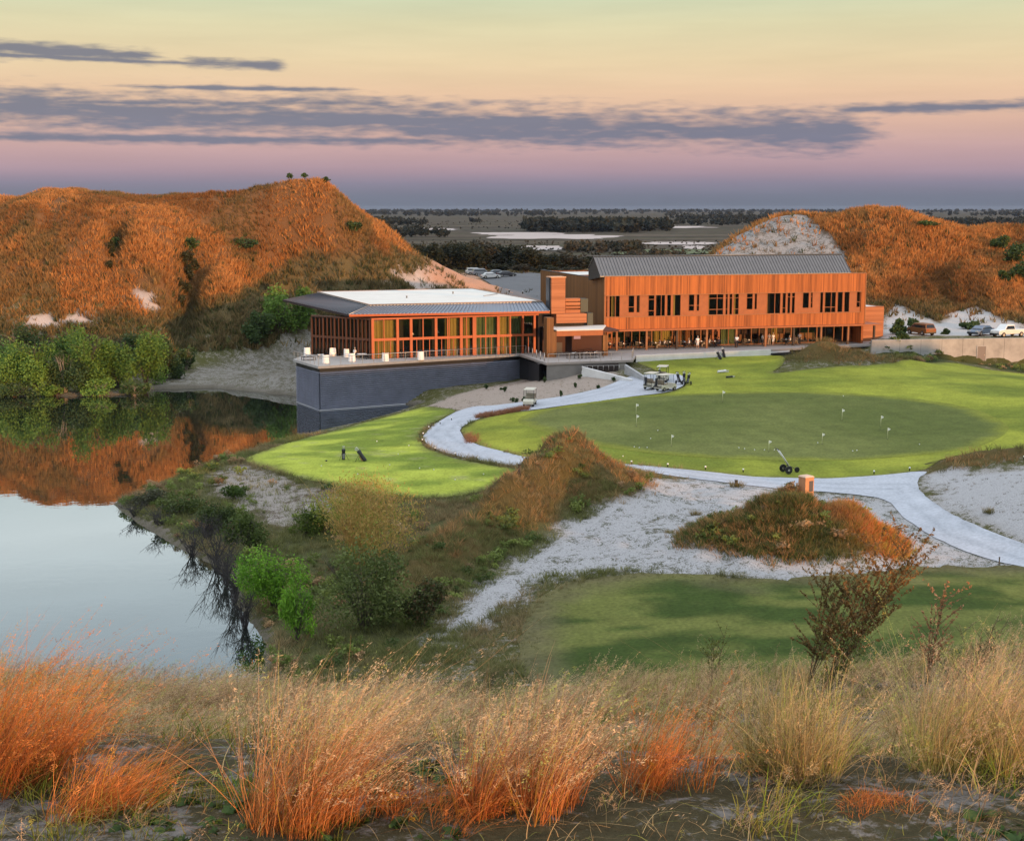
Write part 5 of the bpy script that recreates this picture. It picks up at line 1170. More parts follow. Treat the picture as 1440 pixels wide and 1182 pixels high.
# ------------------------------------------------------------------ near dune : long windblown grass in front of the camera
TXf=TX;
def Hn(x,y):
    x=np.asarray(x,float);y=np.asarray(y,float); return H(x,y)+sstep(34,24,y)*((fbm(x*2.1,y*2.1,4)-.5)*.15)
def gnear(px,py):
    a,ry,rz=ray(px,py); t=np.arange(3,60,.05); x=a*t;y=ry*t;z=CZ+rz*t; k=np.nonzero(z<Hn(x,y))[0]; k=k[0] if len(k) else -1
    return float(x[k]),float(y[k]),float(Hn(x[k:k+1],y[k:k+1])[0]) if k>=0 else float(z[-1])
def clump(nb,h,sp,w,lean,wind,seed,seg=6,bend=.5,heads=0,hs=.02,hv=.4,arch=.5):
    """long arching blades from a tight base; heads = number of feathery seed heads"""
    r=np.random.default_rng(seed); V=[];F=[];T_=[];K_=[]
    for i in range(nb):
        q_=r.random(); kc=(.8,1.15,.55) if q_<.12 else ((.42,.38,.36) if q_<.34 else (1.25,1.2,1.15) if q_>.8 else (.9,.9,.9)); n0=len(V)
        a=r.random()*2*PI; rr=sp*math.sqrt(r.random()); x0=rr*math.cos(a);y0=rr*math.sin(a)
        hh=h*(1-hv*r.random()**.9); da=a+r.normal()*1.2; ln=lean*(.1+1.5*r.random()**1.5)*(2.2 if r.random()<.12 else 1); wv=wind*(.1+1.3*r.random()); wa=r.random()*PI; dx,dy=math.cos(wa)*w/2,math.sin(wa)*w/2
        k=len(V); P=[]
        droop=arch*(.3+1.5*r.random()); cur=r.normal()*.16
        for j in range(seg+1):
            t=j/seg; o=hh*(ln*t*.7+ln*bend*t*t); wd=hh*wv*t**1.6
            x=x0+math.cos(da)*o+wd+cur*math.sin(t*3)*hh*.3; y=y0+math.sin(da)*o+wd*.12; z=hh*(t-droop*(ln+wv)*t**2.2*.55)
            P.append((x,y,max(z,.01))); f=(1-t)**.5 if j<seg else .1
            V+=[(x-dx*f,y-dy*f,P[-1][2]),(x+dx*f,y+dy*f,P[-1][2])]; T_+=[t,t]
        for j in range(seg): F.append((k+2*j,k+2*j+1,k+2*j+3,k+2*j+2))
        if i<heads:
            P=np.array(P)
            for q in range(34):
                t=.58+.42*r.random()**.8; u=t*seg; j=min(int(u),seg-1); c=P[j]*(1-(u-j))+P[j+1]*(u-j)
                c=c+r.normal(size=3)*hs*2.2*(1.35-t); d=r.normal(size=3)*.6+np.array([1.0*wv+.3,.1,.35]); d/=np.linalg.norm(d); e=np.cross(d,r.normal(size=3)); e/=np.linalg.norm(e)
                s_=hs*(.6+.8*r.random()); k2=len(V)
                V+=[tuple(c-d*s_),tuple(c+e*s_*.16),tuple(c+d*s_),tuple(c-e*s_*.16)]; T_+=[1.15]*4; F.append((k2,k2+1,k2+2,k2+3))
        K_+=[kc]*(len(V)-n0)
    return np.array(V),np.array(F),np.array(T_),np.array(K_)
ORG=np.array([.62,.235,.07]); RUST=np.array([.42,.12,.035]); TAN=np.array([.38,.25,.13]); STRAW=np.array([.46,.34,.17]); PINK=np.array([.56,.38,.22]); OLG=np.array([.24,.23,.05]); GRD=np.array([.09,.13,.03])
def clumps(name,label,cat,bases,h,cols,tip,nb=120,heads=25,lean=.35,wind=.5,sp=.10,w=.005,arch=.5,kind=None,seed=1,smin=.75,smax=1.15,variants=5,group=None,hv=.65,hs=.009):
    protos=[clump(nb,h,sp,w,lean,wind,seed*17+i,heads=heads,arch=arch,hv=hv,hs=hs) for i in range(variants)]
    r=np.random.default_rng(seed); P=np.array(bases); n=len(P)
    m=r.random(n)[:,None]; c=np.array(cols[0])*(1-m)+np.array(cols[1])*m
    org=None if kind else (float(P[0,0]),float(P[0,1]),float(P[0,2]))
    return scatter(name,protos,P,r.uniform(smin,smax,n),c,grassm,label,cat,group,kind,tipc=tip,rz=r.normal(0,.25,n),seed=seed,origin=org)
def around(px,py,n,rad,seed,ry=.6):
    g=gnear(px,py); r=np.random.default_rng(seed); a=r.random(n)*2*PI; q=np.sqrt(r.random(n))*rad; q[0]=0
    x=g[0]+q*np.cos(a); y=g[1]+q*np.sin(a)*ry; return np.c_[x,y,Hn(x,y)-.02]
# the clumps one can tell apart
CL=[('large rust orange clump of long grass filling the left picture edge',10,1100,13,.45,1.0,(ORG,RUST),ORG*1.15,70,34,.35,.55,1),
('bright orange grass clump standing alone near the lower left corner',130,1150,9,.22,.50,(ORG*1.1,ORG*.9),ORG*1.3,60,4,.35,.85,2),
('tall feathery orange clump leaning right in the lower left middle',430,1165,10,.26,1.02,(ORG*1.1,ORG*.9),PINK*1.2,75,44,.28,.62,3),
('rust coloured clump in the lower centre with blurred seed heads',730,1130,10,.30,.80,(RUST*1.2,ORG*.8),PINK*1.1,65,36,.38,.40,4),
('low reddish clump at the foot of the lower centre clump',610,1150,9,.36,.26,(RUST*1.3,ORG*.9),ORG,50,4,.65,.5,5),
('rust clump right of centre with thin upright stalks',925,1110,7,.22,.62,(RUST*1.2,ORG*.8),ORG,45,12,.35,.35,6),
('olive gold rounded clump with long stems right of centre',1090,1085,11,.32,.74,(OLG*1.4,STRAW*1.1),STRAW*1.2,75,16,.6,.12,7),
('broad golden olive clump filling the right picture edge',1385,1070,18,.60,.98,(OLG*1.8,STRAW*1.3),PINK*1.25,75,26,.5,.30,8),
('straw coloured clump with pink tips left of the golden one at right',1275,1050,8,.32,.78,(STRAW*1.1,OLG*1.5),PINK*1.2,60,18,.45,.25,9),
('pinkish feathery clump behind the tall one, left of centre',530,1030,16,.6,.86,(TAN,STRAW*.9),PINK*1.2,60,52,.40,.65,10),
('tan clump with drooping heads below the water left of centre',270,1000,16,.8,.62,(TAN*.85,TAN),PINK,60,40,.6,.55,11),
('low orange tuft on bare sand in the lower right',1215,1135,8,.22,.10,(RUST*1.4,ORG),ORG*1.1,60,0,.9,.1,12),
('slender pinkish clump in front of the fairway, right of centre',985,1010,6,.28,.72,(TAN,STRAW*.8),PINK*1.1,45,28,.35,.30,13)]
for (lab,px,py,n,rad,h,cols,tip,nb,hd,ln,wd,sd_) in CL:
    clumps('grass_clump',lab,'grass clump',around(px,py,n,rad,sd_),h,cols,tip,int(nb*1.6),hd,ln,wd,seed=sd_,w=.0036,variants=6)
# the rest, a mass nobody could count
def nearpick(n,seed,fn,x0=-13,x1=16,y0=5.6,y1=24):
    r=np.random.default_rng(seed); x=r.uniform(x0,x1,n);y=r.uniform(y0,y1,n); px=720+x/y*FPX; k=(px>-700)&(px<2500)&(r.random(n)<fn(x,y,px)); x=x[k];y=y[k]; return np.c_[x,y,Hn(x,y)-.02]
def f1(x,y,px):
    n=fbm(x*.5,y*.5,3); left=sstep(560,420,px); 
    d=np.where(y>8.6,.85,.35+.25*left)*np.clip((n-.3)*3,.1,1)
    bare=(px>1120)&(px<1260)&(y<8); d=np.where(bare,.05,d); return d*np.where((px>600)&(y>17),.55,1)
B1=nearpick(7700,21,f1)
clumps('near_grass','tan and straw coloured long grass over the near dune','grass',B1,.40,(TAN*.75,STRAW*.95),PINK,34,12,.75,.55,sp=.22,kind='stuff',seed=21,variants=6,smin=.35,smax=1.1,arch=.7,w=.006)
B2=nearpick(3900,22,lambda x,y,px: np.where((px>620)|(px<330),.8,.4)*np.clip((fbm(x*.6+9,y*.6,3)-.35)*4,.05,1)*np.where(y>7.5,1,.7))
clumps('near_grass','green and olive grass blades low on the near dune','grass',B2,.26,(GRD*.9,OLG*1.1),OLG*1.3,60,2,.7,.2,sp=.16,kind='stuff',seed=22,variants=6,smin=.5,smax=1.15,arch=.6,w=.006)
B3=nearpick(7700,23,lambda x,y,px: .8*np.clip((fbm(x*1.1+2,y*1.1,3)-.3)*3,.05,1))
clumps('litter','fallen dry grass stems lying on the near sand','grass litter',B3+np.array([0,0,.03]),.20,(TAN*.45,STRAW*1.25),STRAW*1.2,16,0,1.3,.3,sp=.26,kind='stuff',seed=23,variants=6,smin=.6,smax=1.3,arch=.75,w=.0045,hv=.6)
B4=nearpick(480,24,lambda x,y,px: np.where(y>19,.9,0)*np.where(px<590,1,np.where(px<780,.1,.5)),y0=18,y1=23)
B6=nearpick(620,26,lambda x,y,px: np.where(px<720,.9,.25)*np.where(y>11.5,1,0),y0=11.5,y1=19.5)
clumps('near_grass','soft windblown plumes massed over the left and middle of the near dune','grass',B6,.72,(TAN*.9,ORG*.7),PINK*1.15,46,46,.35,.7,sp=.16,kind='stuff',seed=26,variants=6,smin=.55,smax=1.15,hs=.011,w=.004)
clumps('near_grass','hazy pink seed heads along the brow of the near dune','grass',B4,.72,(TAN,STRAW*.85),PINK*1.1,36,34,.40,.6,sp=.18,kind='stuff',seed=24,variants=5,smin=.6,smax=1.05,hs=.012,w=.006)
B5=nearpick(2100,25,lambda x,y,px: np.where(px>700,.9,.35)*np.where(y>15.5,1,0),y0=15.5,y1=40,x0=-20,x1=24)
clumps('near_grass','pale olive grass at the foot of the fairway edge','grass',B5,.5,(OLG*1.1,STRAW*.8),STRAW,40,10,.45,.2,sp=.14,kind='stuff',seed=25,variants=5,smin=.5,smax=1.1,w=.006)
# broad leaved weeds
def leafy(n,L,seed,up=.6):
    r=np.random.default_rng(seed); V=[];F=[];T_=[]
    for i in range(n):
        a=r.random()*2*PI; l_=L*r.uniform(.6,1.2); wv=l_*.2; u=r.uniform(.3,1)*up; c=(math.cos(a),math.sin(a)); p=(-c[1],c[0]); k=len(V)
        for t,ww in ((0,.2),(.35,1),(.7,.9),(1,.1)):
            z=l_*(u*t-.5*u*t*t)+.02; V+=[(c[0]*l_*t-p[0]*wv*ww,c[1]*l_*t-p[1]*wv*ww,z+.01),(c[0]*l_*t+p[0]*wv*ww,c[1]*l_*t+p[1]*wv*ww,z-.01)]; T_+=[t,t]
        for j in range(3): F.append((k+2*j,k+2*j+1,k+2*j+3,k+2*j+2))
    return np.array(V),np.array(F),np.array(T_)
PL_=[leafy(11,.075,i) for i in range(4)]
def fw(x,y,px): 
    a=((px<640)&(px>120)&(y<7.9)).astype(float); b=((px>1330)&(y<7.6)).astype(float); return np.maximum(a,b)*np.clip((fbm(x*1.3,y*1.3,3)-.3)*3,.05,1)
P=nearpick(5500,31,fw,y0=5.6,y1=8)
scatter('ground_leaves',PL_,P,np.random.default_rng(2).uniform(.4,1.1,len(P)),(.045,.085,.022),leafm,'low broad leaved green weeds covering the ground at the lower corners','weeds',tipc=(.085,.14,.035))
# branching weeds seen against the turf
def weed(px,py,h,spread,label,cc,seed,lean=.0,nst=7,leafn=60,ls=.018):
    g=gnear(px,py); r=random.Random(seed); o=empty('tall_weed',(g[0],g[1],g[2]-.03),0,label,'plant')
    m=MB(); LP=[]
    for i in range(nst):
        a=r.uniform(-1,1); dx=spread*a; dy=spread*.5*r.uniform(-1,1); hh=h*r.uniform(.65,1)
        P=[Vector((dx*t**1.2+lean*t*hh,dy*t,hh*t)) for t in [k/6 for k in range(7)]]
        m.tube(P,[.006*(1-.75*k/6) for k in range(7)],4,False); LP+=[P[2+k//1].lerp(P[min(3+k,6)],r.random()) for k in range(4) for _ in range(leafn//8)]
        for b in range(7):
            k=r.randint(2,5); s=P[k]; sgn=r.choice((-1,1)); e=s+Vector((sgn*hh*r.uniform(.08,.22)+lean*.15,r.uniform(-.1,.1),hh*r.uniform(.1,.25))); m.tube([s,e],[.0035,.0012],3,False)
            LP+=[s.lerp(e,r.uniform(.3,1.05)) for _ in range(leafn//9)]
    m.build('stems',simple('weed_stem',(.10,.07,.035),.8),o)
    LP=np.array(LP); n=len(LP); q=np.random.default_rng(seed); LP=LP+q.normal(size=LP.shape)*.008
    a=q.normal(size=(n,3)); a/=np.linalg.norm(a,axis=1)[:,None]; b=np.cross(a,q.normal(size=(n,3))); b/=np.linalg.norm(b,axis=1)[:,None]; s=ls*q.uniform(.6,1.3,n)[:,None]
    V=np.stack([LP-a*s,LP+b*s*.45,LP+a*s,LP-b*s*.45],1).reshape(-1,3); t=q.random(n)[:,None]; c=np.array(cc[0])*(1-t)+np.array(cc[1])*t
    npmesh('leaves',V,np.arange(4*n).reshape(n,4),leafm,np.repeat(c,4,0),parent=o); return o
BRW=((.13,.09,.03),(.28,.19,.07)); DKG=((.045,.05,.02),(.12,.12,.045)); YG=((.10,.14,.03),(.26,.26,.07))
weed(622,975,1.0,.16,'dark narrow weed with whorled leaves, left of the pair in lower centre',DKG,401,.02,4,90)
weed(685,975,1.15,.35,'dark bushy weed spreading right, right one of the pair in lower centre',DKG,402,.15,8,90)
weed(1135,965,1.7,.35,'tall brown and olive weed leaning right over the fairway',BRW,403,.22,11,300,.022)
weed(1150,985,2.2,.30,'thick rust brown weed spray reaching up to the grassy dune',((.16,.09,.03),(.34,.18,.06)),404,.48,12,330,.022)
weed(1165,985,1.1,.45,'green leaved weed branching low beneath the tall brown one',YG,405,.30,6,110,.02)
weed(1000,985,1.05,.14,'yellow green slender weed in front of the fairway',YG,406,.05,4,80,.02)
weed(1300,985,1.5,.10,'slender pink tipped stalk rising above the golden clump at right',((.30,.15,.07),(.48,.24,.12)),407,.10,5,120,.02)
weed(1370,960,.9,.5,'fine seedy weed spray above the broad golden clump',((.24,.20,.08),(.36,.30,.15)),408,.1,8,110,.012)
# ------------------------------------------------------------------ woods beyond the dunes
def treeproto(seed,cols,h=10,w=8,n=1700,ls=.42):
    V,F,c=leaf_cloud(w/2,w/2,h*.86,n,ls,seed,16,.35,.0,0,cols); V[:,2]+=h*.10
    r=random.Random(seed); m=MB(); m.tube([(0,0,-.3),(.1,0,h*.25),(.25*r.uniform(-1,1),.1,h*.55)],[.28,.22,.1],6,False)
    for i in range(6):
        a=r.random()*2*PI; z=h*r.uniform(.2,.4); m.tube([(0,0,z),(math.cos(a)*w*.2,math.sin(a)*w*.2,z+h*.15),(math.cos(a)*w*.36,math.sin(a)*w*.36,z+h*.3)],[.12,.07,.03],4,False)
    return V,F,c,m
WC=((.012,.018,.009),(.032,.038,.018)); WC2=((.016,.021,.010),(.040,.042,.022)); WC3=((.020,.024,.012),(.050,.045,.028))
PR=[treeproto(500+i,(WC,WC2,WC,WC3)[i],n=2100) for i in range(4)]
PO=[]
trees=[]
rt_=random.Random(4)
# (px centre, base py, height px, width px, depth m)
spec=[(606,366,32,34,395),(630,370,34,40,400),(655,372,36,42,398),(683,378,40,42,402),(712,382,44,44,404),(740,384,42,44,396),(768,386,34,42,400),(796,384,30,40,408),(820,380,24,34,415),(590,360,24,26,420),
(645,360,26,34,440),(668,362,28,38,442),(697,364,28,40,440),(725,366,28,40,438),(700,386,18,26,378),(735,388,18,26,372),(770,390,20,28,370),(800,392,18,28,380),(532,322,26,22,480),(546,330,22,22,470),(520,312,18,20,520),(556,336,14,18,460),(845,372,14,24,430),(870,366,12,22,450),(575,350,14,20,440)]
for i,(px,py,hp,wp,d) in enumerate(spec):
    k=i%4; X=(px-720)/FPX*d; z=float(H(X,d)) if d<430 else 5.75
    zb=atd(px,py,d)[2]; 
    topz=atd(px,py-hp,d)[2]; s=(topz-z)/10.0; sx=wp*d/FPX/8*1.25
    lab='dark evergreen tree in the wood behind the clubhouse, %s'%('%d px'%px if 0 else ('front row, ' if d<405 else 'back row, ')+ORD[[q for q in range(len(spec)) if (spec[q][4]<405)==(d<405)].index(i) if False else 0]) if 0 else None
    trees.append((px,d,X,z,s,sx,k))
trees.sort()
nf=nb_=0
for (px,d,X,z,s,sx,k) in trees:
    if d<405: lab='dark tree in the front row behind the lounge, %s from left'%ORD[nf]; nf+=1
    else: lab='dark tree in the row farther back behind the lounge, %s from left'%ORD[nb_]; nb_+=1
    if k<len(PO) and PO[k] is not None: o=copy_tree(PO[k])
    else:
        while len(PO)<=k: PO.append(None)
        o=empty('evergreen_tree'); V,F,c,m=PR[k]; npmesh('crown',V,F,leafm,c,parent=o); m.build('trunk',twigm,o); PO[k]=o
    o.location=(X,d,z-.1); o.scale=(sx,sx,s); o.rotation_euler=(0,0,px*1.7); tag(o,lab,'tree','trees behind the clubhouse')
# far tree lines, read as masses
def far_mass(name,label,rows,seed,col,cat='woods'):
    r=np.random.default_rng(seed); P=[];S=[]
    for (px0,px1,d0,d1,n,h) in rows:
        d=r.uniform(d0,d1,n); px=r.uniform(px0,px1,n); x=(px-720)/FPX*d; g=fbm(x*.004+seed,d*.002,3)
        k=g>.38; P.append(np.c_[x[k],d[k],np.full(k.sum(),5.7)]); S.append(h*r.uniform(.55,1.15,k.sum()))
    P=np.concatenate(P);S=np.concatenate(S)
    pr=[]
    for i in range(5):
        V,F,c=leaf_cloud(.62,.62,1.0,60,.20,700+i,5,.3,0); pr.append((V,F,np.clip(V[:,2],0,1)))
    r2=np.random.default_rng(seed+1); m=r2.random(len(P))[:,None]; c=np.array(col[0])*(1-m)+np.array(col[1])*m
    scatter(name,pr,P,S,c,leafm,label,cat)
far_mass('far_woods','dark tree lines across the plain out to the horizon',[(-100,1540,5200,7000,1300,15),(-100,1540,3000,4200,900,12),(700,940,1150,1350,420,11),(740,900,1080,1200,150,11),(500,700,1500,1800,200,9),(950,1440,1500,1900,480,8),(940,1100,2000,2500,250,9),(500,640,900,1050,60,7),(1100,1440,1100,1400,200,8),(0,520,1000,3000,500,12)],41,((.012,.018,.014),(.028,.034,.024)))
far_mass('plain_scrub','brown and grey scrub dotted over the flat plain','' and [] or [(480,1050,445,700,800,1.3),(1000,1500,445,700,300,1.3),(500,1400,700,800,300,1.2),(800,900,600,650,60,5),(880,960,480,560,120,3.2),(480,1450,1250,2000,500,2)],43,((.03,.034,.02),(.07,.06,.04)),'scrub')
# scrub on the flats between the dunes
def f_flat(x,y): n=fbm(x*.12,y*.12,3); return (H(x,y)<13)*sstep(.42,.62,n)*np.where((np.abs(x+2)<16)&(y<365),.08,.8)*((y>270))
x,y,z=pick(9000,-60,120,262,438,f_flat,51); r=np.random.default_rng(51); m=r.random(len(x))[:,None]
scatter('flat_scrub',T3,np.c_[x,y,z-.1],r.uniform(.6,1.5,len(x)),np.array([.05,.055,.025])*(1-m)+np.array([.16,.12,.06])*m,grassm,'low scrub on the flats between the two dunes','scrub')
# car park road behind the lounge
RD=[at(x,y,z)[:2] for x,y,z in [(708,420,7.2),(700,402,7.6),(672,388,8.0),(662,380,8.2),(700,376,8.0),(740,382,7.4),(765,394,7.0),(775,420,6.9)]]
drape('road',RD,3,.10,simple('asphalt',(.10,.10,.105),.9,noise=.15,nscale=.3))
# ================================================================== small things
# ---- cars
def car(loc,rz,label,paint,kind='suv',group=None,L=4.6,W=1.85):
    o=empty('parked_car',loc,rz,label,'car',group); h=.72
    if kind=='suv': prof=[(-L/2,.35),(-L/2,1.0),(-L/2+.12,1.10),(L/2-1.15,1.08),(L/2-.1,.92),(L/2,.60),(L/2,.35)]; cab=[(-L/2+.12,1.08),(-L/2+.38,1.72),(.65,1.74),(1.35,1.08)]
    elif kind=='pickup': prof=[(-L/2,.45),(-L/2,1.08),(.0,1.08),(L/2-1.1,1.12),(L/2-.1,1.0),(L/2,.65),(L/2,.40)]; cab=[(-.55,1.08),(-.45,1.78),(.85,1.80),(1.45,1.1)]
    else: prof=[(-L/2,.35),(-L/2,.85),(-L/2+.15,.95),(L/2-1.2,.92),(L/2-.1,.76),(L/2,.5),(L/2,.32)]; cab=[(-L/2+.45,.93),(-L/2+1.1,1.40),(.45,1.42),(1.25,.93)]
    def side(pr,w0,w1=None):
        m=MB(); n=len(pr); w1=w1 or w0; zs=[p[1] for p in pr]; zm,zM=min(zs),max(zs)
        def ww(z): return w0+(w1-w0)*(z-zm)/(zM-zm)
        m.v=[(p[0],-ww(p[1]),p[1]) for p in pr]+[(p[0],ww(p[1]),p[1]) for p in pr]
        m.f=[tuple(range(n)),tuple(reversed(range(n,2*n)))]+[(i,(i+1)%n,n+(i+1)%n,n+i) for i in range(n)]; m.sm=[False]*len(m.f); return m
    b=side(prof,W/2).build('body',paint,o,.06); side(cab,W/2-.05,W/2-.22).build('cabin',paint,o,.05)
    g=simple('car_glass',(.012,.014,.018),.08)
    cx=[p[0] for p in cab]; zb,zt=cab[0][1]+.06,cab[1][1]-.1
    for sgn in (-1,1):
        m=MB(); w0=W/2-.045; w1=W/2-.205
        fr=lambda a,c,t:a+(c-a)*t
        xl0,xl1=cab[0][0]+.12,cab[1][0]+.10; xr0,xr1=cab[3][0]-.2,cab[2][0]-.05
        m.quad((xl0,sgn*w0,zb),(xr0,sgn*w0,zb),(xr1,sgn*(w1+.01),zt),(xl1,sgn*(w1+.01),zt)); m.build('window',g,o)
    m=MB(); m.quad((cab[3][0]+.01-.06,-W/2+.2,zb),(cab[3][0]-.05,W/2-.2,zb),(cab[2][0]+.10,W/2-.32,zt),(cab[2][0]+.10,-W/2+.32,zt)); m.build('windscreen',g,o)
    m=MB(); m.quad((cab[0][0]+.02,-W/2+.2,zb),(cab[0][0]+.02,W/2-.2,zb),(cab[1][0]-.05,W/2-.32,zt),(cab[1][0]-.05,-W/2+.32,zt)); m.build('rear_window',g,o)
    for x in (-L/2+.85,L/2-.85):
        for y in (-W/2+.08,W/2-.08):
            m=MB(); m.wheel((x,y,.36),.36,.24); wv=m.build('wheel',simple('tyre',(.012,.012,.012),.9),o); m=MB(); m.wheel((x,y+(.03 if y>0 else -.03),.36),.2,.22,10); m.build('rim',steel,wv)
    for y in (-W/2+.3,W/2-.3):
        m=MB(); m.box(L/2-.10,L/2+.01,y-.2,y+.2,.66,.80); m.build('headlight',simple('lamp_lens',(.6,.6,.55),.2),o); m=MB(); m.box(-L/2-.01,-L/2+.08,y-.14,y+.14,.78,.98); m.build('tail_light',simple('red_lens',(.25,.02,.015),.3),o)
    m=MB(); m.box(L/2-.12,L/2+.05,-W/2+.1,W/2-.1,.38,.56); m.box(-L/2-.05,-L/2+.1,-W/2+.1,W/2-.1,.38,.56); m.build('bumpers',blackm,o)
    return o
pt=lambda n,c:simple(n,c,.3,.2)
def carat(px,py,d,rz,*a,**k):
    X=(px-720)/FPX*d; return car((X,d,float(H(X,d))+.02),rz,*a,**k)
g=ground(1309,475,tmin=200); car((g[0],g[1]+5,float(H(g[0],g[1]+5))),math.radians(112),'orange brown sport utility vehicle parked alone at the foot of the right dune',pt('copper_paint',(.20,.085,.03)),'suv')
g=ground(1392,475,tmin=200); car((g[0],g[1]+4,float(H(g[0],g[1]+4))),math.radians(222),'blue grey saloon car parked left of the white pickup',pt('blue_paint',(.12,.16,.22)),'sedan')
g=ground(1424,475,tmin=200); car((g[0],g[1]+2,float(H(g[0],g[1]+2))),math.radians(205),'white pickup truck at the right picture edge above the retaining wall',pt('white_paint',(.72,.72,.70)),'pickup',L=5.0)
for i,(px,d,c,lab,rz) in enumerate([(690,341,(.62,.62,.62),'silver white car nearest in the small car park behind the lounge',15),(677,352,(.25,.26,.28),'grey car second in the car park behind the lounge',15),(700,350,(.10,.11,.13),'dark car right of the silver one behind the lounge',20),(668,362,(.5,.5,.5),'pale car farthest in the car park behind the lounge',15),(712,345,(.05,.05,.06),'black car at the right end of the car park behind the lounge',20)]):
    carat(px,0,d,math.radians(rz),lab,pt('car_paint_%s'%['silver','grey','dark','pale','black'][i],c),'sedan' if i%2==0 else 'suv',group='cars in the car park behind the lounge')
# ---- golf carts
def cart(loc,rz,label,bags=True,group='golf carts'):
    o=empty('golf_cart',loc,rz,label,'golf cart',group); cr=simple('cream_body',(.55,.52,.42),.4); br=simple('brown_seat',(.28,.22,.16),.7)
    m=MB(); m.extr([(-1.15,.30),(-1.15,.62),(-.75,.72),(-.1,.70),(-.1,.42),(.55,.36),(.62,.80),(.95,.86),(1.20,.62),(1.22,.30)],-.0,.0) if 0 else None
    pr=[(-1.2,.28),(-1.2,.66),(-.8,.74),(-.15,.70),(-.12,.38),(.50,.36),(.62,.84),(.92,.84),(1.22,.60),(1.24,.28)]
    m=MB(); n=len(pr); m.v=[(p[0],-.58,p[1]) for p in pr]+[(p[0],.58,p[1]) for p in pr]; m.f=[tuple(range(n)),tuple(reversed(range(n,2*n)))]+[(i,(i+1)%n,n+(i+1)%n,n+i) for i in range(n)]; m.sm=[False]*len(m.f)
    m.build('body',cr,o,.04)
    m=MB(); m.box(-.78,-.22,-.55,.55,.74,.88); m.hexa([(-.86,-.55,.86),(-.74,-.55,.86),(-.74,.55,.86),(-.86,.55,.86)],[(-.96,-.55,1.28),(-.86,-.55,1.28),(-.86,.55,1.28),(-.96,.55,1.28)]); m.build('seat',br,o,.02)
    m=MB(); m.hexa([(-1.12,-.62,1.84),(.78,-.62,1.84),(.78,.62,1.84),(-1.12,.62,1.84)],[(-1.05,-.56,1.92),(.70,-.56,1.92),(.70,.56,1.92),(-1.05,.56,1.92)]); m.build('roof',cr,o,.02)
    for s in (-1,1):
        m=MB(); m.tube([(.80,s*.55,.82),(.66,s*.57,1.84)],.022,6); m.build('front_post',blackm,o); m=MB(); m.tube([(-.92,s*.55,.7),(-.98,s*.57,1.84)],.022,6); m.build('rear_post',blackm,o)
    m=MB(); m.quad((.84,-.54,.86),(.84,.54,.86),(.70,.55,1.80),(.70,-.55,1.80)); m.build('windscreen',glass,o)
    m=MB(); m.tube([(.60,.25,.82),(.40,.25,1.02)],.02,5); m.tube([(.40+.06*math.cos(a),.25+.15*math.sin(a),1.02+.13*math.cos(a)) for a in [k*PI/6 for k in range(13)]],.013,5); m.build('steering_wheel',blackm,o)
    for x in (-.80,.86):
        for y in (-.52,.52): m=MB(); m.wheel((x,y,.23),.23,.18,14); wv=m.build('wheel',simple('tyre',(.012,.012,.012),.9),o); m=MB(); m.wheel((x,y+(.02 if y>0 else -.02),.23),.12,.17,8); m.build('rim',steel,wv)
    m=MB(); m.box(-1.42,-1.2,-.5,.5,.5,.56); m.tube([(-1.3,-.5,1.05),(-1.3,.5,1.05)],.018,5); m.tube([(-1.3,-.5,.5),(-1.3,-.5,1.05)],.018,5); m.tube([(-1.3,.5,.5),(-1.3,.5,1.05)],.018,5); m.build('bag_rack',blackm,o)
    return o
clubs=simple('club_steel',(.5,.5,.5),.3,.8)
def golfbag(loc,rz,label,col,tilt=.35,group=None,legs=True,lying=False,s=1.0):
    o=empty('golf_bag',loc,rz,label,'golf bag',group); o.scale=(s,s,s)
    c,sn=math.cos(tilt),math.sin(tilt)
    def P(r,t,z,cx=0): # bag axis leans along +x
        x,y=r*math.cos(t),r*math.sin(t); return (x*c+z*sn,y,max(0,-x*sn+z*c)+.01)
    if lying: c,sn=.06,1.0
    bm=simple(col[0],col[1],.7)
    m=MB(); n=12; prof=[(.11,0),(.135,.05),(.13,.35),(.125,.6),(.15,.72),(.15,.86),(.13,.88)]; k=0
    for r,z in prof:
        for j in range(n):
            t=2*PI*j/n; x,y=r*math.cos(t),r*math.sin(t); m.v.append((x*c+z*sn,y,-x*sn+z*c+(.14 if lying else .03)))
    for i in range(len(prof)-1):
        for j in range(n): jj=(j+1)%n; m.f.append((i*n+j,i*n+jj,(i+1)*n+jj,(i+1)*n+j)); m.sm.append(True)
    m.f.append(tuple(reversed(range(n)))); m.f.append(tuple((len(prof)-1)*n+j for j in range(n))); m.sm+=[False]*2
    m.build('body',bm,o)
    def W(x,y,z): return (x*c+z*sn,y,-x*sn+z*c+(.14 if lying else .03))
    m=MB(); m.hexa([W(.12,-.09,.12),W(.20,-.07,.14),W(.20,.07,.14),W(.12,.09,.12)],[W(.12,-.09,.52),W(.18,-.07,.5),W(.18,.07,.5),W(.12,.09,.52)]); m.build('pocket',simple(col[2],col[3],.7),o)
    if legs:
        for s_ in (-1,1): m=MB(); a=W(-.10,s_*.05,.72); m.tube([a,(a[0]+ .30 if not lying else a[0]+.2,s_*.38,.0)] if 1 else [],.013,5); m.build('leg',blackm,o)
    r=random.Random(int(abs(loc[0]*100)))
    for i in range(7):
        t=2*PI*i/7; a=W(.07*math.cos(t),.07*math.sin(t),.85); z=.85+r.uniform(.12,.30); b_=W(.09*math.cos(t),.09*math.sin(t),z)
        m=MB(); m.tube([a,b_],.008,4); d_=W(.09*math.cos(t)+.08,.09*math.sin(t),z+.02); m.tube([b_,d_],[.022,.03],5); m.build('club',clubs if i%3 else simple('club_cover',(.75,.75,.72),.6),o)
    return o
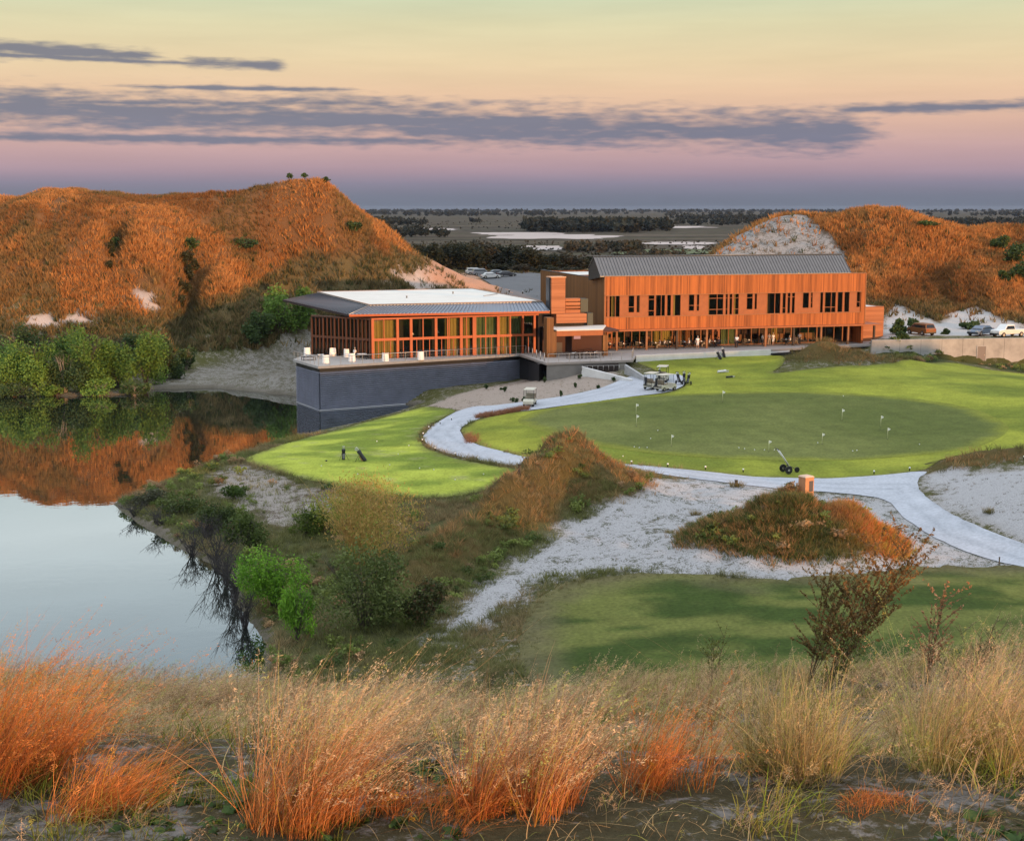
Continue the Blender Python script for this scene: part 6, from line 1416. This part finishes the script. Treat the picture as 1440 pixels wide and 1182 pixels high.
BK=('black_bag',(.02,.02,.025),'grey_pocket',(.20,.20,.23)); BR_=('brown_bag',(.03,.03,.035),'tan_pocket',(.40,.20,.10)); WH=('white_bag',(.6,.6,.6),'black_pocket',(.03,.03,.03))
g=ground(483,647,tmin=60); golfbag(g,math.radians(-75),'black stand bag with white club covers upright on the tee, left of two',BK,.18,s=1.15)
g=ground(514,649,tmin=60); golfbag(g,math.radians(170),'black and tan stand bag leaning to the left on the tee, right of two',BR_,.62,s=1.3)
g=ground(459,649,tmin=60); o=empty('tee_marker',(g[0],g[1],g[2]),0,'small dark round tee marker left of the golf bags','tee marker'); m=MB(); m.lathe([(.02,0),(.09,.03),(.10,.08),(.06,.14),(.01,.16)],(0,0,0),10); m.build('ball',blackm,o); m=MB(); m.tube([(0,0,-.05),(0,0,.02)],.012,4); m.build('spike',steel,o)
g=ground(1014,506,tmin=100); golfbag(g,math.radians(160),'dark golf bag tilted left on the lawn by the terrace edge, lower of two',BK,.5,s=1.25)
g=ground(1019,503,tmin=100); golfbag(g,math.radians(150),'slim black golf bag leaning at the terrace edge, upper of two',BK,.25,s=1.25)
g=ground(1009,525,tmin=100); golfbag(g,math.radians(12),'black and white golf bag lying flat on the lawn',WH,1.5,lying=True,legs=False,s=1.25)
g=ground(1021,532,tmin=100); golfbag(g,math.radians(5),'grey golf bag lying on the lawn below the black and white one',BK,1.5,lying=True,legs=False,s=.9)
# carts
g=ground(745,571,tmin=90); cart((g[0],g[1],g[2]+.05),math.radians(-100),'cream golf cart driving alone on the path below the lounge')
for (px,py,rz,lab) in [(917,547,60,'golf cart at the left of the cluster by the lawn'),(932,537,75,'golf cart with tan roof at the back of the cluster'),(936,550,40,'golf cart with pale roof in front of the cluster')]:
    g=ground(px,py,tmin=90); cart((g[0],g[1],g[2]+.05),math.radians(rz),lab)
    gb=Matrix.Rotation(math.radians(rz),3,'Z')@Vector((-1.38,.22,0)); golfbag((g[0]+gb.x,g[1]+gb.y,g[2]+.62),math.radians(rz),'dark golf bag on the '+lab.replace('golf ','').replace(' of the cluster','').replace(' by the lawn',' of the cluster'),BK,.1,legs=False)
# push trolleys
def trolley(px,py,rz,label,s=1.0,grp=None):
    g=ground(px,py,tmin=60); o=empty('push_trolley',(g[0],g[1],g[2]+.05),math.radians(rz),label,'golf trolley',grp); o.scale=(s,s,s)
    for y in (-.33,.33): m=MB(); m.wheel((0,y,.20),.20,.05,16); wv=m.build('wheel',blackm,o); m=MB(); m.wheel((0,y*1.02,.20),.06,.07,8); m.build('hub',steel,wv)
    m=MB(); m.wheel((.62,0,.14),.14,.05,14); m.build('front_wheel',blackm,o)
    m=MB(); m.tube([(0,-.33,.2),(0,.33,.2)],.016,5); m.tube([(.62,0,.14),(.05,0,.42)],.018,5); m.tube([(.0,-.3,.22),(.05,0,.42),(0,.3,.22)],.014,5); m.build('axle',blackm,o)
    for y in (-.06,.06): m=MB(); m.tube([(.22,y,.25),(-.15,y,.80),(-.48,y*1.4,1.22)],.028,6); m.build('frame_tube',simple('pale_aluminium',(.7,.7,.66),.4,.2),o)
    m=MB(); m.tube([(-.48,-.16,1.22),(-.54,-.15,1.27),(-.54,.15,1.27),(-.48,.16,1.22)],.02,6); m.build('handle',blackm,o)
    return o
trolley(1105,666,15,'three wheeled push trolley standing on the fringe of the putting green near the path',1.6)
for (px,py,rz,l) in [(955,541,60,'left'),(962,540,80,'middle'),(967,542,100,'right')]:
    t_=trolley(px,py,rz,'push trolley beside the golf carts, %s of three'%l,1.2,'trolleys beside the carts'); g=t_.location
    golfbag((g[0],g[1],g[2]+.25),math.radians(rz+180),'black golf bag carried on the %s push trolley beside the carts'%l,BK,.45,legs=False,s=1.2)
# ---- putting green flags, balls, marker posts
for (px,py,lab) in [(895,600,'lower of the pair at the left of the green'),(894.5,584,'upper of the pair at the left of the green'),(944,628,'at the front left of the green'),(1081,636,'nearest the push trolley'),(1016,566,'at the back of the green'),(1156,626,'front one right of the trolley'),(1184,592,'at the rear right of the green'),(1238.5,601,'upper of the right hand pair'),(1248,618,'lower of the right hand pair')]:
    g=ground(px,py,tmin=60); o=empty('practice_flag',(g[0],g[1],g[2]+.06),0,'small white flag stick, '+lab,'flag stick','flag sticks on the putting green'); k=g[1]/130
    m=MB(); m.tube([(0,0,0),(0,0,1.05*k)],.017*k,5); m.build('pole',simple('flag_yellow',(.75,.72,.45),.5),o); m=MB(); hz=1.05*k; m.hexa([(0,-.006,hz-.30*k),(.24*k,.03,hz-.20*k),(.24*k,.036,hz-.20*k),(0,.006,hz-.30*k)],[(0,-.006,hz),(.24*k,.03,hz-.10*k),(.24*k,.036,hz-.10*k),(0,.006,hz)]); m.build('flag',simple('flag_white',(.85,.85,.75),.7),o)
    m=MB(); m.lathe([(.06,0),(.06,.012),(.05,.014)],(0,0,0),10); m.build('cup',blackm,o)
bm_=MB(); bm_.lathe([(.012,-.05),(.036,-.036),(.05,0),(.036,.036),(.012,.05)],(0,0,0.05),8); ball_me=bm_.mesh('golf_ball',whitep)
balls=[(925,607),(915,618),(892,630),(899,631),(910,631),(1039,631),(1047,633),(1061,634),(1075,634),(1089,634),(1150,624),(1293,626),(1186,558),(1199,636),(1205,635),(876,643),(560,640),(548,655),(503,668),(590,660),(610,662),(452,657),(680,668),(640,676),(575,628),(530,622)]
for i,(px,py) in enumerate(balls):
    g=ground(px,py,tmin=60); o=bpy.data.objects.new('golf_ball',ball_me); COL.objects.link(o); o.location=(g[0],g[1],g[2]+.05); tag(o,'white golf ball lying on the putting green' if px>760 else 'white golf ball lying on the tee lawn left of the path','golf ball','golf balls on the putting green' if px>760 else 'golf balls on the tee lawn')
marks=[(888,653),(939,657),(992,661),(1045,665),(1229,667),(1279,663),(635,591),(619,597),(603,604),(595,613),(594,622),(612,634),(640,642),(672,648),(702,655),(1440,648)]
for i,(px,py) in enumerate(marks):
    g=ground(px,py,tmin=60); o=empty('path_marker',(g[0],g[1],g[2]+.04),0,('short dark path marker with white top on the green side of the front path' if px>800 else 'short dark path marker with white top round the outer bend of the path'),'marker','path markers along the front path' if px>800 else 'path markers round the bend')
    m=MB(); m.tube([(0,0,0),(0,0,.20)],.05,6); m.build('stake',blackm,o); m=MB(); m.lathe([(.075,.20),(.08,.26),(.05,.30)],(0,0,0),8); m.build('top',whitep,o)
for (px,py,lab,h_) in [(730,668,'short dark post at the right tip of the tee lawn',.75),(1405,795,'thin dark stake where the right path meets the fairway',.5),(1035,684,'stubby dark post among tussocks beside the front path',.5)]:
    g=ground(px,py,tmin=60); o=empty('post',(g[0],g[1],g[2]-.02),0,lab,'post'); w2=.10 if h_!=.5 or px==1035 else .03; m=MB(); m.box(-w2,w2,-w2,w2,0,h_); m.build('shaft',simple('dark_post',(.035,.035,.03),.8),o); m=MB(); m.box(-w2-.01,w2+.01,-w2-.01,w2+.01,h_,h_+.05); m.build('cap',blackm,o)
# wooden box marker on the dune
gx,gy=at(1140,690,6.1)[:2]; gx=(1141-720)/FPX*91.5; gy=91.5
o=empty('wooden_marker',(gx,gy,atd(1141,690,91.5)[2]-.1),math.radians(28),'square timber marker box with dark plaque standing on the grassy dune','marker box')
wm=simple('marker_timber',(.50,.24,.12),.7,noise=.2,nscale=5); s=.36; m=MB(); m.box(-s,s,-s,s,-.4,1.06); m.build('box',wm,o,.02); m=MB(); m.hexa([(-s-.03,-s-.03,1.06),(s+.03,-s-.03,1.06),(s+.03,s+.03,1.06),(-s-.03,s+.03,1.06)],[(-s*.8,-s*.8,1.14),(s*.8,-s*.8,1.14),(s*.8,s*.8,1.14),(-s*.8,s*.8,1.14)]); m.build('top',simple('marker_top',(.58,.40,.28),.7),o)
m=MB(); m.box(s+.003,s+.02,-s*.62,s*.62,.15,.85); m.box(-s*.1,s*.75,-s-.02,-s-.003,.12,.82); m.build('plaque',simple('grey_plaque',(.07,.07,.08),.5),o)
# ---- terrace furniture
def tub(loc,rz,label,group='white tub chairs on the deck'):
    o=empty('tub_chair',loc,rz,label,'chair',group); o.scale=(1.15,1.15,1.1)
    m=MB(); n=14
    pts=[]
    for i in range(n+1):
        a=math.radians(-20+220*i/n); pts.append((.40*math.cos(a),.38*math.sin(a)))
    for i in range(n):
        a,b=pts[i],pts[i+1]; ca,cb=[(p[0]*.84,p[1]*.84) for p in (a,b)]; h1=.98
        m.hexa([(*a,0.02),(*b,.02),(*cb,.02),(*ca,.02)],[(a[0]*.86,a[1]*.92,h1),(b[0]*.86,b[1]*.92,h1),(cb[0]*.86,cb[1]*.92,h1),(ca[0]*.86,ca[1]*.92,h1)])
    m.build('shell',whitep,o); m=MB(); m.lathe([(.31,.05),(.31,.42),(.28,.46)],(0,0,0),12); m.build('seat',whitep,o); return o
def onw(px,py): return at(px,py,5.5)
for (px,py,rz,l) in [(432,500,200,'farthest left, beside the dark sofa'),(468,501,20,'behind the dark low table'),(458,511,170,'nearest to the front left deck corner'),(495,508.5,180,'in front of the seated guest'),(488,502,120,'just left of the seated guest table'),(542,508,180,'alone before the yellow curtain'),(591.5,506,180,'farthest right along the railing')]:
    p=onw(px,py); tub((p[0],p[1],5.5),math.radians(rz),'white tub chair on the lake deck, '+l)
def sofa(px,py,rz,label):
    p=onw(px,py); o=empty('sofa',(p[0],p[1],5.5),math.radians(rz),label,'sofa'); m=MB(); m.box(-1.1,1.1,-.4,.4,.08,.42); m.build('base',darkfab,o,.04); m=MB(); m.box(-1.1,1.1,.28,.5,.42,.98); m.build('backrest',darkfab,o,.04)
    for s_ in (-1,1): m=MB(); m.box(s_*1.1-.1,s_*1.1+.1,-.4,.4,.08,.68); m.build('armrest',darkfab,o,.03)
sofa(452,496,15,'charcoal sofa against the side glazing of the lounge')
def ltable(px,py,rz,label,mat,w=.9,h=.4,n='low_table'):
    p=onw(px,py); o=empty(n,(p[0],p[1],5.5),math.radians(rz),label,'table'); m=MB(); m.box(-w/2,w/2,-w*.33,w*.33,h-.05,h); m.build('table_top',mat,o)
    for sx in (-1,1):
        for sy in (-1,1): m=MB(); m.box(sx*w*.45-.03,sx*w*.45+.03,sy*w*.28-.03,sy*w*.28+.03,0,h-.05); m.build('leg',blackm,o)
ltable(434,506,25,'dark low slatted table with two legs at the left end of the lake deck',blackm,1.7,.45); ltable(451,503,25,'pale low table between the white tub chairs',whitep,.8,.45); ltable(509,505,25,'white square table beside the seated guest on the lake deck',whitep,1.1,.72,'table')
# ---- people
skin=simple('skin',(.42,.24,.16),.6); hairm=simple('dark_hair',(.03,.02,.015),.8); hairg=simple('grey_hair',(.35,.33,.30),.8)
shirts=[simple('white_shirt',(.72,.72,.72),.8),simple('grey_shirt',(.25,.26,.30),.8),simple('navy_shirt',(.04,.05,.10),.8),simple('pink_shirt',(.60,.36,.32),.8)]
trs=[simple('dark_trousers',(.03,.03,.035),.8),simple('khaki_trousers',(.38,.31,.22),.8),simple('white_shorts',(.65,.65,.63),.8)]
def skin_obj(name,verts,edges,rad,mat,parent,root=0,sub=1):
    me=bpy.data.meshes.new(name); me.from_pydata([tuple(v) for v in verts],edges,[]); me.materials.append(mat)
    o=bpy.data.objects.new(name,me); COL.objects.link(o); o.parent=parent
    md=o.modifiers.new('skin','SKIN'); sv=me.skin_vertices[0].data
    for i,r in enumerate(rad): sv[i].radius=(r,r) if not isinstance(r,tuple) else r
    sv[root].use_root=True; md.use_smooth_shade=True
    s=o.modifiers.new('sub','SUBSURF'); s.levels=sub; s.render_levels=sub; return o
POSES={
'stand':dict(pel=(0,0,.95),ch=(0,.01,1.32),nk=(0,.0,1.50),hd=(0,-.03,1.64),legs=[[(-.10,0,.90),(-.12,-.01,.50),(-.13,.02,.08),(-.14,-.12,.04)],[(.10,0,.90),(.12,.02,.50),(.14,.05,.08),(.16,-.09,.04)]],arms=[[(-.20,.01,1.42),(-.26,.03,1.14),(-.25,-.06,.90),(-.25,-.09,.82)],[(.20,.01,1.42),(.27,.03,1.14),(.20,-.16,1.00),(.13,-.20,1.02)]]),
'walk':dict(pel=(0,0,.94),ch=(0,-.03,1.31),nk=(0,-.04,1.49),hd=(0,-.08,1.63),legs=[[(-.10,0,.90),(-.11,-.16,.52),(-.11,-.14,.08),(-.11,-.27,.05)],[(.10,0,.90),(.11,.10,.50),(.12,.34,.16),(.12,.26,.04)]],arms=[[(-.20,0,1.41),(-.25,.10,1.15),(-.24,.12,.92),(-.24,.10,.84)],[(.20,0,1.41),(.25,-.06,1.14),(.24,-.22,.96),(.23,-.28,.92)]]),
'sit':dict(pel=(0,0,.50),ch=(0,.02,.88),nk=(0,.0,1.06),hd=(0,-.05,1.20),legs=[[(-.10,-.05,.50),(-.13,-.46,.50),(-.13,-.46,.10),(-.13,-.58,.05)],[(.10,-.05,.50),(.13,-.46,.50),(.14,-.42,.10),(.14,-.54,.05)]],arms=[[(-.20,.0,.98),(-.25,-.08,.74),(-.18,-.32,.74),(-.13,-.38,.76)],[(.20,0,.98),(.25,-.10,.74),(.16,-.32,.78),(.10,-.38,.80)]])}
def person(pose,label,loc,rz,sh=0,tr=0,hair=0,group=None):
    p=POSES[pose]; o=empty('person',loc,rz,label,'person',group)
    V=[p['pel'],p['ch'],p['nk'],p['hd'],(p['hd'][0],p['hd'][1]-.01,p['hd'][2]+.09)]; E_=[(0,1),(1,2),(2,3),(3,4)]; R=[.12,.13,.055,.085,.07]
    for leg in p['legs']:
        b=len(V); V+=leg; E_+=[(0,b),(b,b+1),(b+1,b+2),(b+2,b+3)]; R+=[.085,.06,.042,.035]
    for arm in p['arms']:
        b=len(V); V+=arm; E_+=[(1,b),(b,b+1),(b+1,b+2),(b+2,b+3)]; R+=[.055,.04,.03,.028]
    skin_obj('body',V,E_,R,skin,o)
    V=[(p['pel'][0],p['pel'][1],p['pel'][2]+.03),p['ch'],(p['nk'][0],p['nk'][1],p['nk'][2]-.05)]; E_=[(0,1),(1,2)]; R=[.15,.165,.08]
    for arm in p['arms']:
        b=len(V); m_=tuple(arm[0][k]*.35+arm[1][k]*.65 for k in range(3)); V+=[arm[0],m_]; E_+=[(1,b),(b,b+1)]; R+=[.075,.06]
    skin_obj('shirt',V,E_,R,shirts[sh],o)
    V=[p['pel']]; E_=[]; R=[.145]
    for leg in p['legs']:
        b=len(V); V+=leg[:3] if tr!=2 else [leg[0],leg[1]]; E_+=[(0,b),(b,b+1)]+([(b+1,b+2)] if tr!=2 else []); R+=[.10,.078,.062] if tr!=2 else [.10,.08]
    skin_obj('trousers',V,E_,R,trs[tr],o)
    h=p['hd']; m=MB(); m.lathe([(.088,-.01),(.102,.04),(.09,.10),(.05,.145),(.01,.155)],(h[0],h[1]+.022,h[2]+.01),10); m.build('hair',hairg if hair else hairm,o)
    m=MB(); m.hexa([(h[0]-.012,h[1]-.10,h[2]-.0),(h[0]+.012,h[1]-.10,h[2]),(h[0]+.008,h[1]-.07,h[2]),(h[0]-.008,h[1]-.07,h[2])],[(h[0]-.006,h[1]-.085,h[2]+.05),(h[0]+.006,h[1]-.085,h[2]+.05),(h[0]+.006,h[1]-.07,h[2]+.05),(h[0]-.006,h[1]-.07,h[2]+.05)]); m.build('nose',skin,o)
    return o
def on_t(px,yl): X=M1.px(px,485,yl)[0]; return (*M1.w(X,yl),5.5)
for (px,yl,rz,pose,sh,tr,hr,lab) in [(981,-1.4,10,'stand',0,2,1,'person in white shirt and shorts standing behind a terrace diner near the middle column'),(1036,-1.3,-20,'stand',0,0,0,'person in white shirt and dark trousers standing alone on the terrace'),(1072,.2,60,'stand',0,0,0,'person in white shirt beside a column holding hands together'),(1081.5,.8,170,'stand',1,1,0,'person in grey shirt standing left in the pair facing each other'),(1087,.6,200,'stand',0,2,1,'person all in white standing right in the pair'),(1124,.6,150,'walk',1,0,0,'person in grey walking behind the terrace table near the dune')]:
    person(pose,lab,on_t(px,yl),M1.a+math.radians(rz),sh,tr,hr)
def dchair(loc,rz,label,group='terrace dining chairs'):
    o=empty('dining_chair',loc,rz,label,'chair',group); m=MB(); m.box(-.22,.22,-.22,.22,.42,.46); m.build('seat',blackm,o); m=MB(); m.box(-.22,.22,.19,.23,.46,.90); m.build('backrest',blackm,o)
    for sx in (-1,1):
        for sy in (-1,1): m=MB(); m.box(sx*.2-.018,sx*.2+.018,sy*.2-.018,sy*.2+.018,0,.42); m.build('leg',blackm,o)
    return o
dc0=None
def place_dchair(x,y,rz,label,group='terrace dining chairs'):
    global dc0
    X,Y=M1.w(x,y)
    if dc0 is None: dc0=o=dchair((X,Y,5.5),rz,label,group)
    else: o=copy_tree(dc0); o.location=(X,Y,5.5); o.rotation_euler=(0,0,rz); tag(o,label,'chair',group)
    return o
tb=[(857,'first'),(876,'second'),(899,'third'),(921,'fourth'),(941,'fifth'),(962,'sixth'),(985,'seventh'),(1004,'eighth'),(1052,'ninth'),(1104,'tenth'),(1124,'eleventh')]
seated={4:[(-1,0,0)],5:[(1,0,1)],6:[(-1,0,0),(1,1,1)],7:[(-1,0,0),(1,2,0)],3:[(1,1,0)],9:[(1,0,1)],10:[(-1,3,0)]}
for i,(px,l) in enumerate(tb):
    yl=.9 if i%2 else 1.3; x=M1.px(px,485,yl)[0]; X,Y=M1.w(x,yl); o=empty('dining_table',(X,Y,5.5),M1.a,'dark terrace dining table with white cloth, %s from the left'%l,'table','terrace dining tables')
    m=MB(); m.box(-.42,.42,-.42,.42,.72,.76); m.build('table_top',blackm,o); m=MB(); m.lathe([(.25,0),(.25,.03),(.04,.05),(.04,.72)],(0,0,0),10); m.build('pedestal',blackm,o)
    t=empty('table_setting',(X,Y,6.262),M1.a,'white plates and napkins on the %s terrace table from the left'%l,'tableware','table settings on the terrace')
    m=MB(); m.lathe([(.10,0),(.15,.02),(.16,.03)],(-.18,.1,0),12); m.build('plate',whitep,t); m=MB(); m.lathe([(.10,0),(.15,.02),(.16,.03)],(.18,-.1,0),12); m.build('plate',whitep,t); m=MB(); m.hexa([(-.1,-.3,0),(.12,-.3,0),(.12,-.12,0),(-.1,-.12,0)],[(-.02,-.24,.16),(.03,-.24,.16),(.03,-.18,.16),(-.02,-.18,.16)]); m.build('napkin',whitep,t)
    for s_ in (-1,1):
        place_dchair(x+s_*.72,yl,M1.a-s_*PI/2,'black dining chair on the %s side of the %s terrace table'%('left' if s_<0 else 'right',l))
    place_dchair(x,yl+.75,M1.a,'black dining chair behind the %s terrace table from the left'%l)
    for (s_,sh,hr) in seated.get(i,[]):
        Xp,Yp=M1.w(x+s_*.70,yl); person('sit','seated diner in %s shirt on the %s side of the %s terrace table'%(['white','grey','navy','pink'][sh],'left' if s_<0 else 'right',l),(Xp,Yp,5.5-.02),M1.a-s_*PI/2,sh,sh%2,hr)
p=onw(499,503); person('sit','guest in white shirt sitting at the small table on the lake deck',(p[0],p[1],5.5),math.radians(140),0,0,1)
# tables on the fireplace terrace behind the railing
for i,(px,py,l) in enumerate([(808,504,'left'),(824,504,'middle'),(838,503,'right')]):
    a=M1.pz(px,py,5.5); X,Y=M1.w(*a); o=empty('lounge_table',(X,Y,5.5),M1.a,'dark table on the fireplace terrace behind the railing, %s of three'%l,'table','tables on the fireplace terrace'); m=MB(); m.box(-.5,.5,-.4,.4,.66,.70); m.build('table_top',blackm,o); m=MB(); m.lathe([(.22,0),(.22,.03),(.04,.05),(.04,.66)],(0,0,0),8); m.build('pedestal',blackm,o)
    t=empty('table_setting',(X,Y,6.202),0,'white cups and cloth on the %s fireplace terrace table'%l,'tableware','settings on the fireplace terrace'); m=MB(); m.lathe([(.05,0),(.07,.12),(.08,.13)],(.1,.1,0),8); m.build('cup',whitep,t); m=MB(); m.box(-.35,.0,-.3,.1,0,.04); m.build('cloth',whitep,t)
    for s_ in (-1,1): place_dchair(a[0]+s_*.8,a[1],M1.a-s_*PI/2,'black chair %s of the %s fireplace terrace table'%('left' if s_<0 else 'right',l),'chairs on the fireplace terrace')
# ------------------------------------------------------------------ sky and sun
SUN_AZ=math.radians(138)   # clockwise from +y (the view direction)
SUN_EL=math.radians(5.0)
w=bpy.data.worlds.new('World'); scene.world=w; w.use_nodes=True
n=w.node_tree.nodes; l=w.node_tree.links; bg=n['Background']
sky=n.new('ShaderNodeTexSky'); sky.sky_type='NISHITA'; sky.sun_disc=False; sky.sun_elevation=SUN_EL; sky.sun_rotation=SUN_AZ
tc=n.new('ShaderNodeTexCoord'); sep=n.new('ShaderNodeSeparateXYZ'); l.new(tc.outputs['Generated'],sep.inputs[0])
def WM(op,*a):
    q=n.new('ShaderNodeMath'); q.operation=op
    for i,v in enumerate(a):
        if isinstance(v,(int,float)): q.inputs[i].default_value=v
        else: l.new(v,q.inputs[i])
    return q.outputs[0]
elev=WM('ARCSINE',WM('MAXIMUM',WM('MINIMUM',sep.outputs['Z'],1),-1))   # radians
eldeg=WM('MULTIPLY',elev,180/PI)
azi=WM('MULTIPLY',WM('ARCTAN2',sep.outputs['X'],sep.outputs['Y']),180/PI)
# dusk gradient of the anti-twilight sky : degrees above the horizon -> colour
t=WM('DIVIDE',eldeg,60)
cr=n.new('ShaderNodeValToRGB'); l.new(t,cr.inputs[0]); E=cr.color_ramp.elements
stops=[(0,(106,116,134)),(.5,(116,122,142)),(1.0,(136,131,153)),(1.5,(170,145,160)),(2.2,(192,158,163)),(3.3,(216,176,160)),(4.4,(231,194,163)),(5.6,(230,206,167)),(7.0,(220,211,171)),(8.3,(202,211,178))]
E[0].position=0; E[0].color=lin(stops[0][1]); E[1].position=1; E[1].color=(1.5,1.6,1.75,1)
for d,c in stops[1:]: x=E.new(d/60); x.color=lin(c)
for d,c in [(10.5,(.82,.93,.94)),(12.5,(.98,1.08,1.10)),(15,(.72,.83,.88)),(18,(.50,.60,.67)),(24,(.55,.66,.78)),(35,(1.35,1.44,1.58))]:
    x=E.new(d/60); x.color=c+(1,)
# clouds : long flat banks low over the horizon
cmb=n.new('ShaderNodeCombineXYZ'); l.new(WM('MULTIPLY',azi,.11),cmb.inputs[0]); l.new(WM('MULTIPLY',eldeg,1.15),cmb.inputs[1])
nz=n.new('ShaderNodeTexNoise'); nz.inputs['Scale'].default_value=1; nz.inputs['Detail'].default_value=7; nz.inputs['Roughness'].default_value=.58; l.new(cmb.outputs[0],nz.inputs['Vector'])
cmb2=n.new('ShaderNodeCombineXYZ'); l.new(WM('MULTIPLY',azi,.9),cmb2.inputs[0]); l.new(WM('MULTIPLY',eldeg,4.5),cmb2.inputs[1])
nz2=n.new('ShaderNodeTexNoise'); nz2.inputs['Scale'].default_value=1; nz2.inputs['Detail'].default_value=4; nz2.inputs['Roughness'].default_value=.5; l.new(cmb2.outputs[0],nz2.inputs['Vector'])
def bank(az0,az1,el,th,soft=1.2,tilt=0,edge=2.0):
    c=WM('SUBTRACT',eldeg,WM('ADD',el,WM('MULTIPLY',azi,tilt)))
    v=WM('SUBTRACT',1,WM('DIVIDE',WM('ABSOLUTE',c),th))
    def ss(lo,hi):
        q=n.new('ShaderNodeMapRange'); q.interpolation_type='SMOOTHSTEP'; q.inputs['From Min'].default_value=lo; q.inputs['From Max'].default_value=hi; l.new(azi,q.inputs['Value']); return q.outputs[0]
    a=WM('MULTIPLY',ss(az0-edge,az0+edge),WM('SUBTRACT',1,ss(az1-edge,az1+edge)))
    return WM('SUBTRACT',WM('MULTIPLY',WM('ADD',WM('MAXIMUM',v,-1),1),a),1)
banks=[bank(-60,14.3,3.25,.9,tilt=-.028),bank(-60,-2,2.62,.22),bank(-60,-13.2,5.25,.36,tilt=-.03,edge=1.2),bank(-60,-9,5.2,.12,tilt=-.02),bank(-13.0,-8.6,5.25,.26,tilt=-.02,edge=.8),bank(12,21,3.75,.22),bank(-5,13.5,2.9,.62),bank(-60,-4,4.1,.3,tilt=.01),bank(-16,-6,4.55,.12)]
m=banks[0]
for x in banks[1:]: m=WM('MAXIMUM',m,x)
dens=WM('ADD',m,WM('ADD',WM('MULTIPLY',WM('SUBTRACT',nz.outputs['Fac'],.5),2.3),WM('MULTIPLY',WM('SUBTRACT',nz2.outputs['Fac'],.5),1.7)))
mr=n.new('ShaderNodeMapRange'); mr.interpolation_type='SMOOTHSTEP'; mr.inputs['From Min'].default_value=-.25; mr.inputs['From Max'].default_value=.95; mr.inputs['To Max'].default_value=.96; l.new(dens,mr.inputs['Value'])
cc=n.new('ShaderNodeValToRGB'); l.new(WM('DIVIDE',eldeg,8),cc.inputs[0]); cc.color_ramp.elements[0].position=.3; cc.color_ramp.elements[0].color=lin((112,117,142)); cc.color_ramp.elements[1].position=.8; cc.color_ramp.elements[1].color=lin((116,115,130))
mix=n.new('ShaderNodeMix'); mix.data_type='RGBA'; l.new(mr.outputs[0],mix.inputs['Factor']); l.new(cr.outputs[0],mix.inputs['A']); l.new(cc.outputs[0],mix.inputs['B'])
# faint wide streaks
st=n.new('ShaderNodeMapRange'); st.inputs['From Min'].default_value=.3; st.inputs['From Max'].default_value=.7; st.inputs['To Min'].default_value=.95; st.inputs['To Max'].default_value=1.04; l.new(nz.outputs['Fac'],st.inputs['Value'])
sc=n.new('ShaderNodeVectorMath'); sc.operation='SCALE'; l.new(mix.outputs['Result'],sc.inputs[0]); l.new(st.outputs[0],sc.inputs['Scale'])
ns=n.new('ShaderNodeVectorMath'); ns.operation='SCALE'; l.new(sky.outputs[0],ns.inputs[0]); ns.inputs['Scale'].default_value=.012
ad=n.new('ShaderNodeVectorMath'); ad.operation='ADD'; l.new(sc.outputs[0],ad.inputs[0]); l.new(ns.outputs[0],ad.inputs[1])
l.new(ad.outputs[0],bg.inputs['Color']); bg.inputs['Strength'].default_value=1.0
sd=bpy.data.lights.new('sun','SUN'); so=bpy.data.objects.new('sun',sd); COL.objects.link(so)
sd.energy=4.9; sd.angle=math.radians(.6); sd.color=(1.0,.50,.20)
dv=Vector((math.sin(SUN_AZ)*math.cos(SUN_EL),math.cos(SUN_AZ)*math.cos(SUN_EL),math.sin(SUN_EL)))
so.rotation_euler=dv.to_track_quat('Z','Y').to_euler()
scene.view_settings.view_transform='Standard'; scene.view_settings.look='None'; scene.view_settings.gamma=1; scene.view_settings.exposure=0
scene.view_settings.use_curve_mapping=False
try:
    scene.cycles.max_bounces=6; scene.cycles.transparent_max_bounces=8; scene.cycles.diffuse_bounces=3
except Exception: pass

# the evening air over the plain
hz=MB(); hz.box(-8100,8100,-1600,12100,-3.5,34); ho=hz.build('haze',None); tag(ho,'thin evening haze over the plain',None,None,'stuff')
hm_=bpy.data.materials.new('haze_air'); hm_.use_nodes=True; hn=hm_.node_tree.nodes; hl=hm_.node_tree.links; hn.remove(hn['Principled BSDF'])
pv=hn.new('ShaderNodeVolumePrincipled'); pv.inputs['Color'].default_value=(.42,.52,.70,1); pv.inputs['Density'].default_value=3e-5; pv.inputs['Anisotropy'].default_value=.2
hl.new(pv.outputs[0],hn['Material Output'].inputs['Volume']); ho.data.materials.append(hm_)
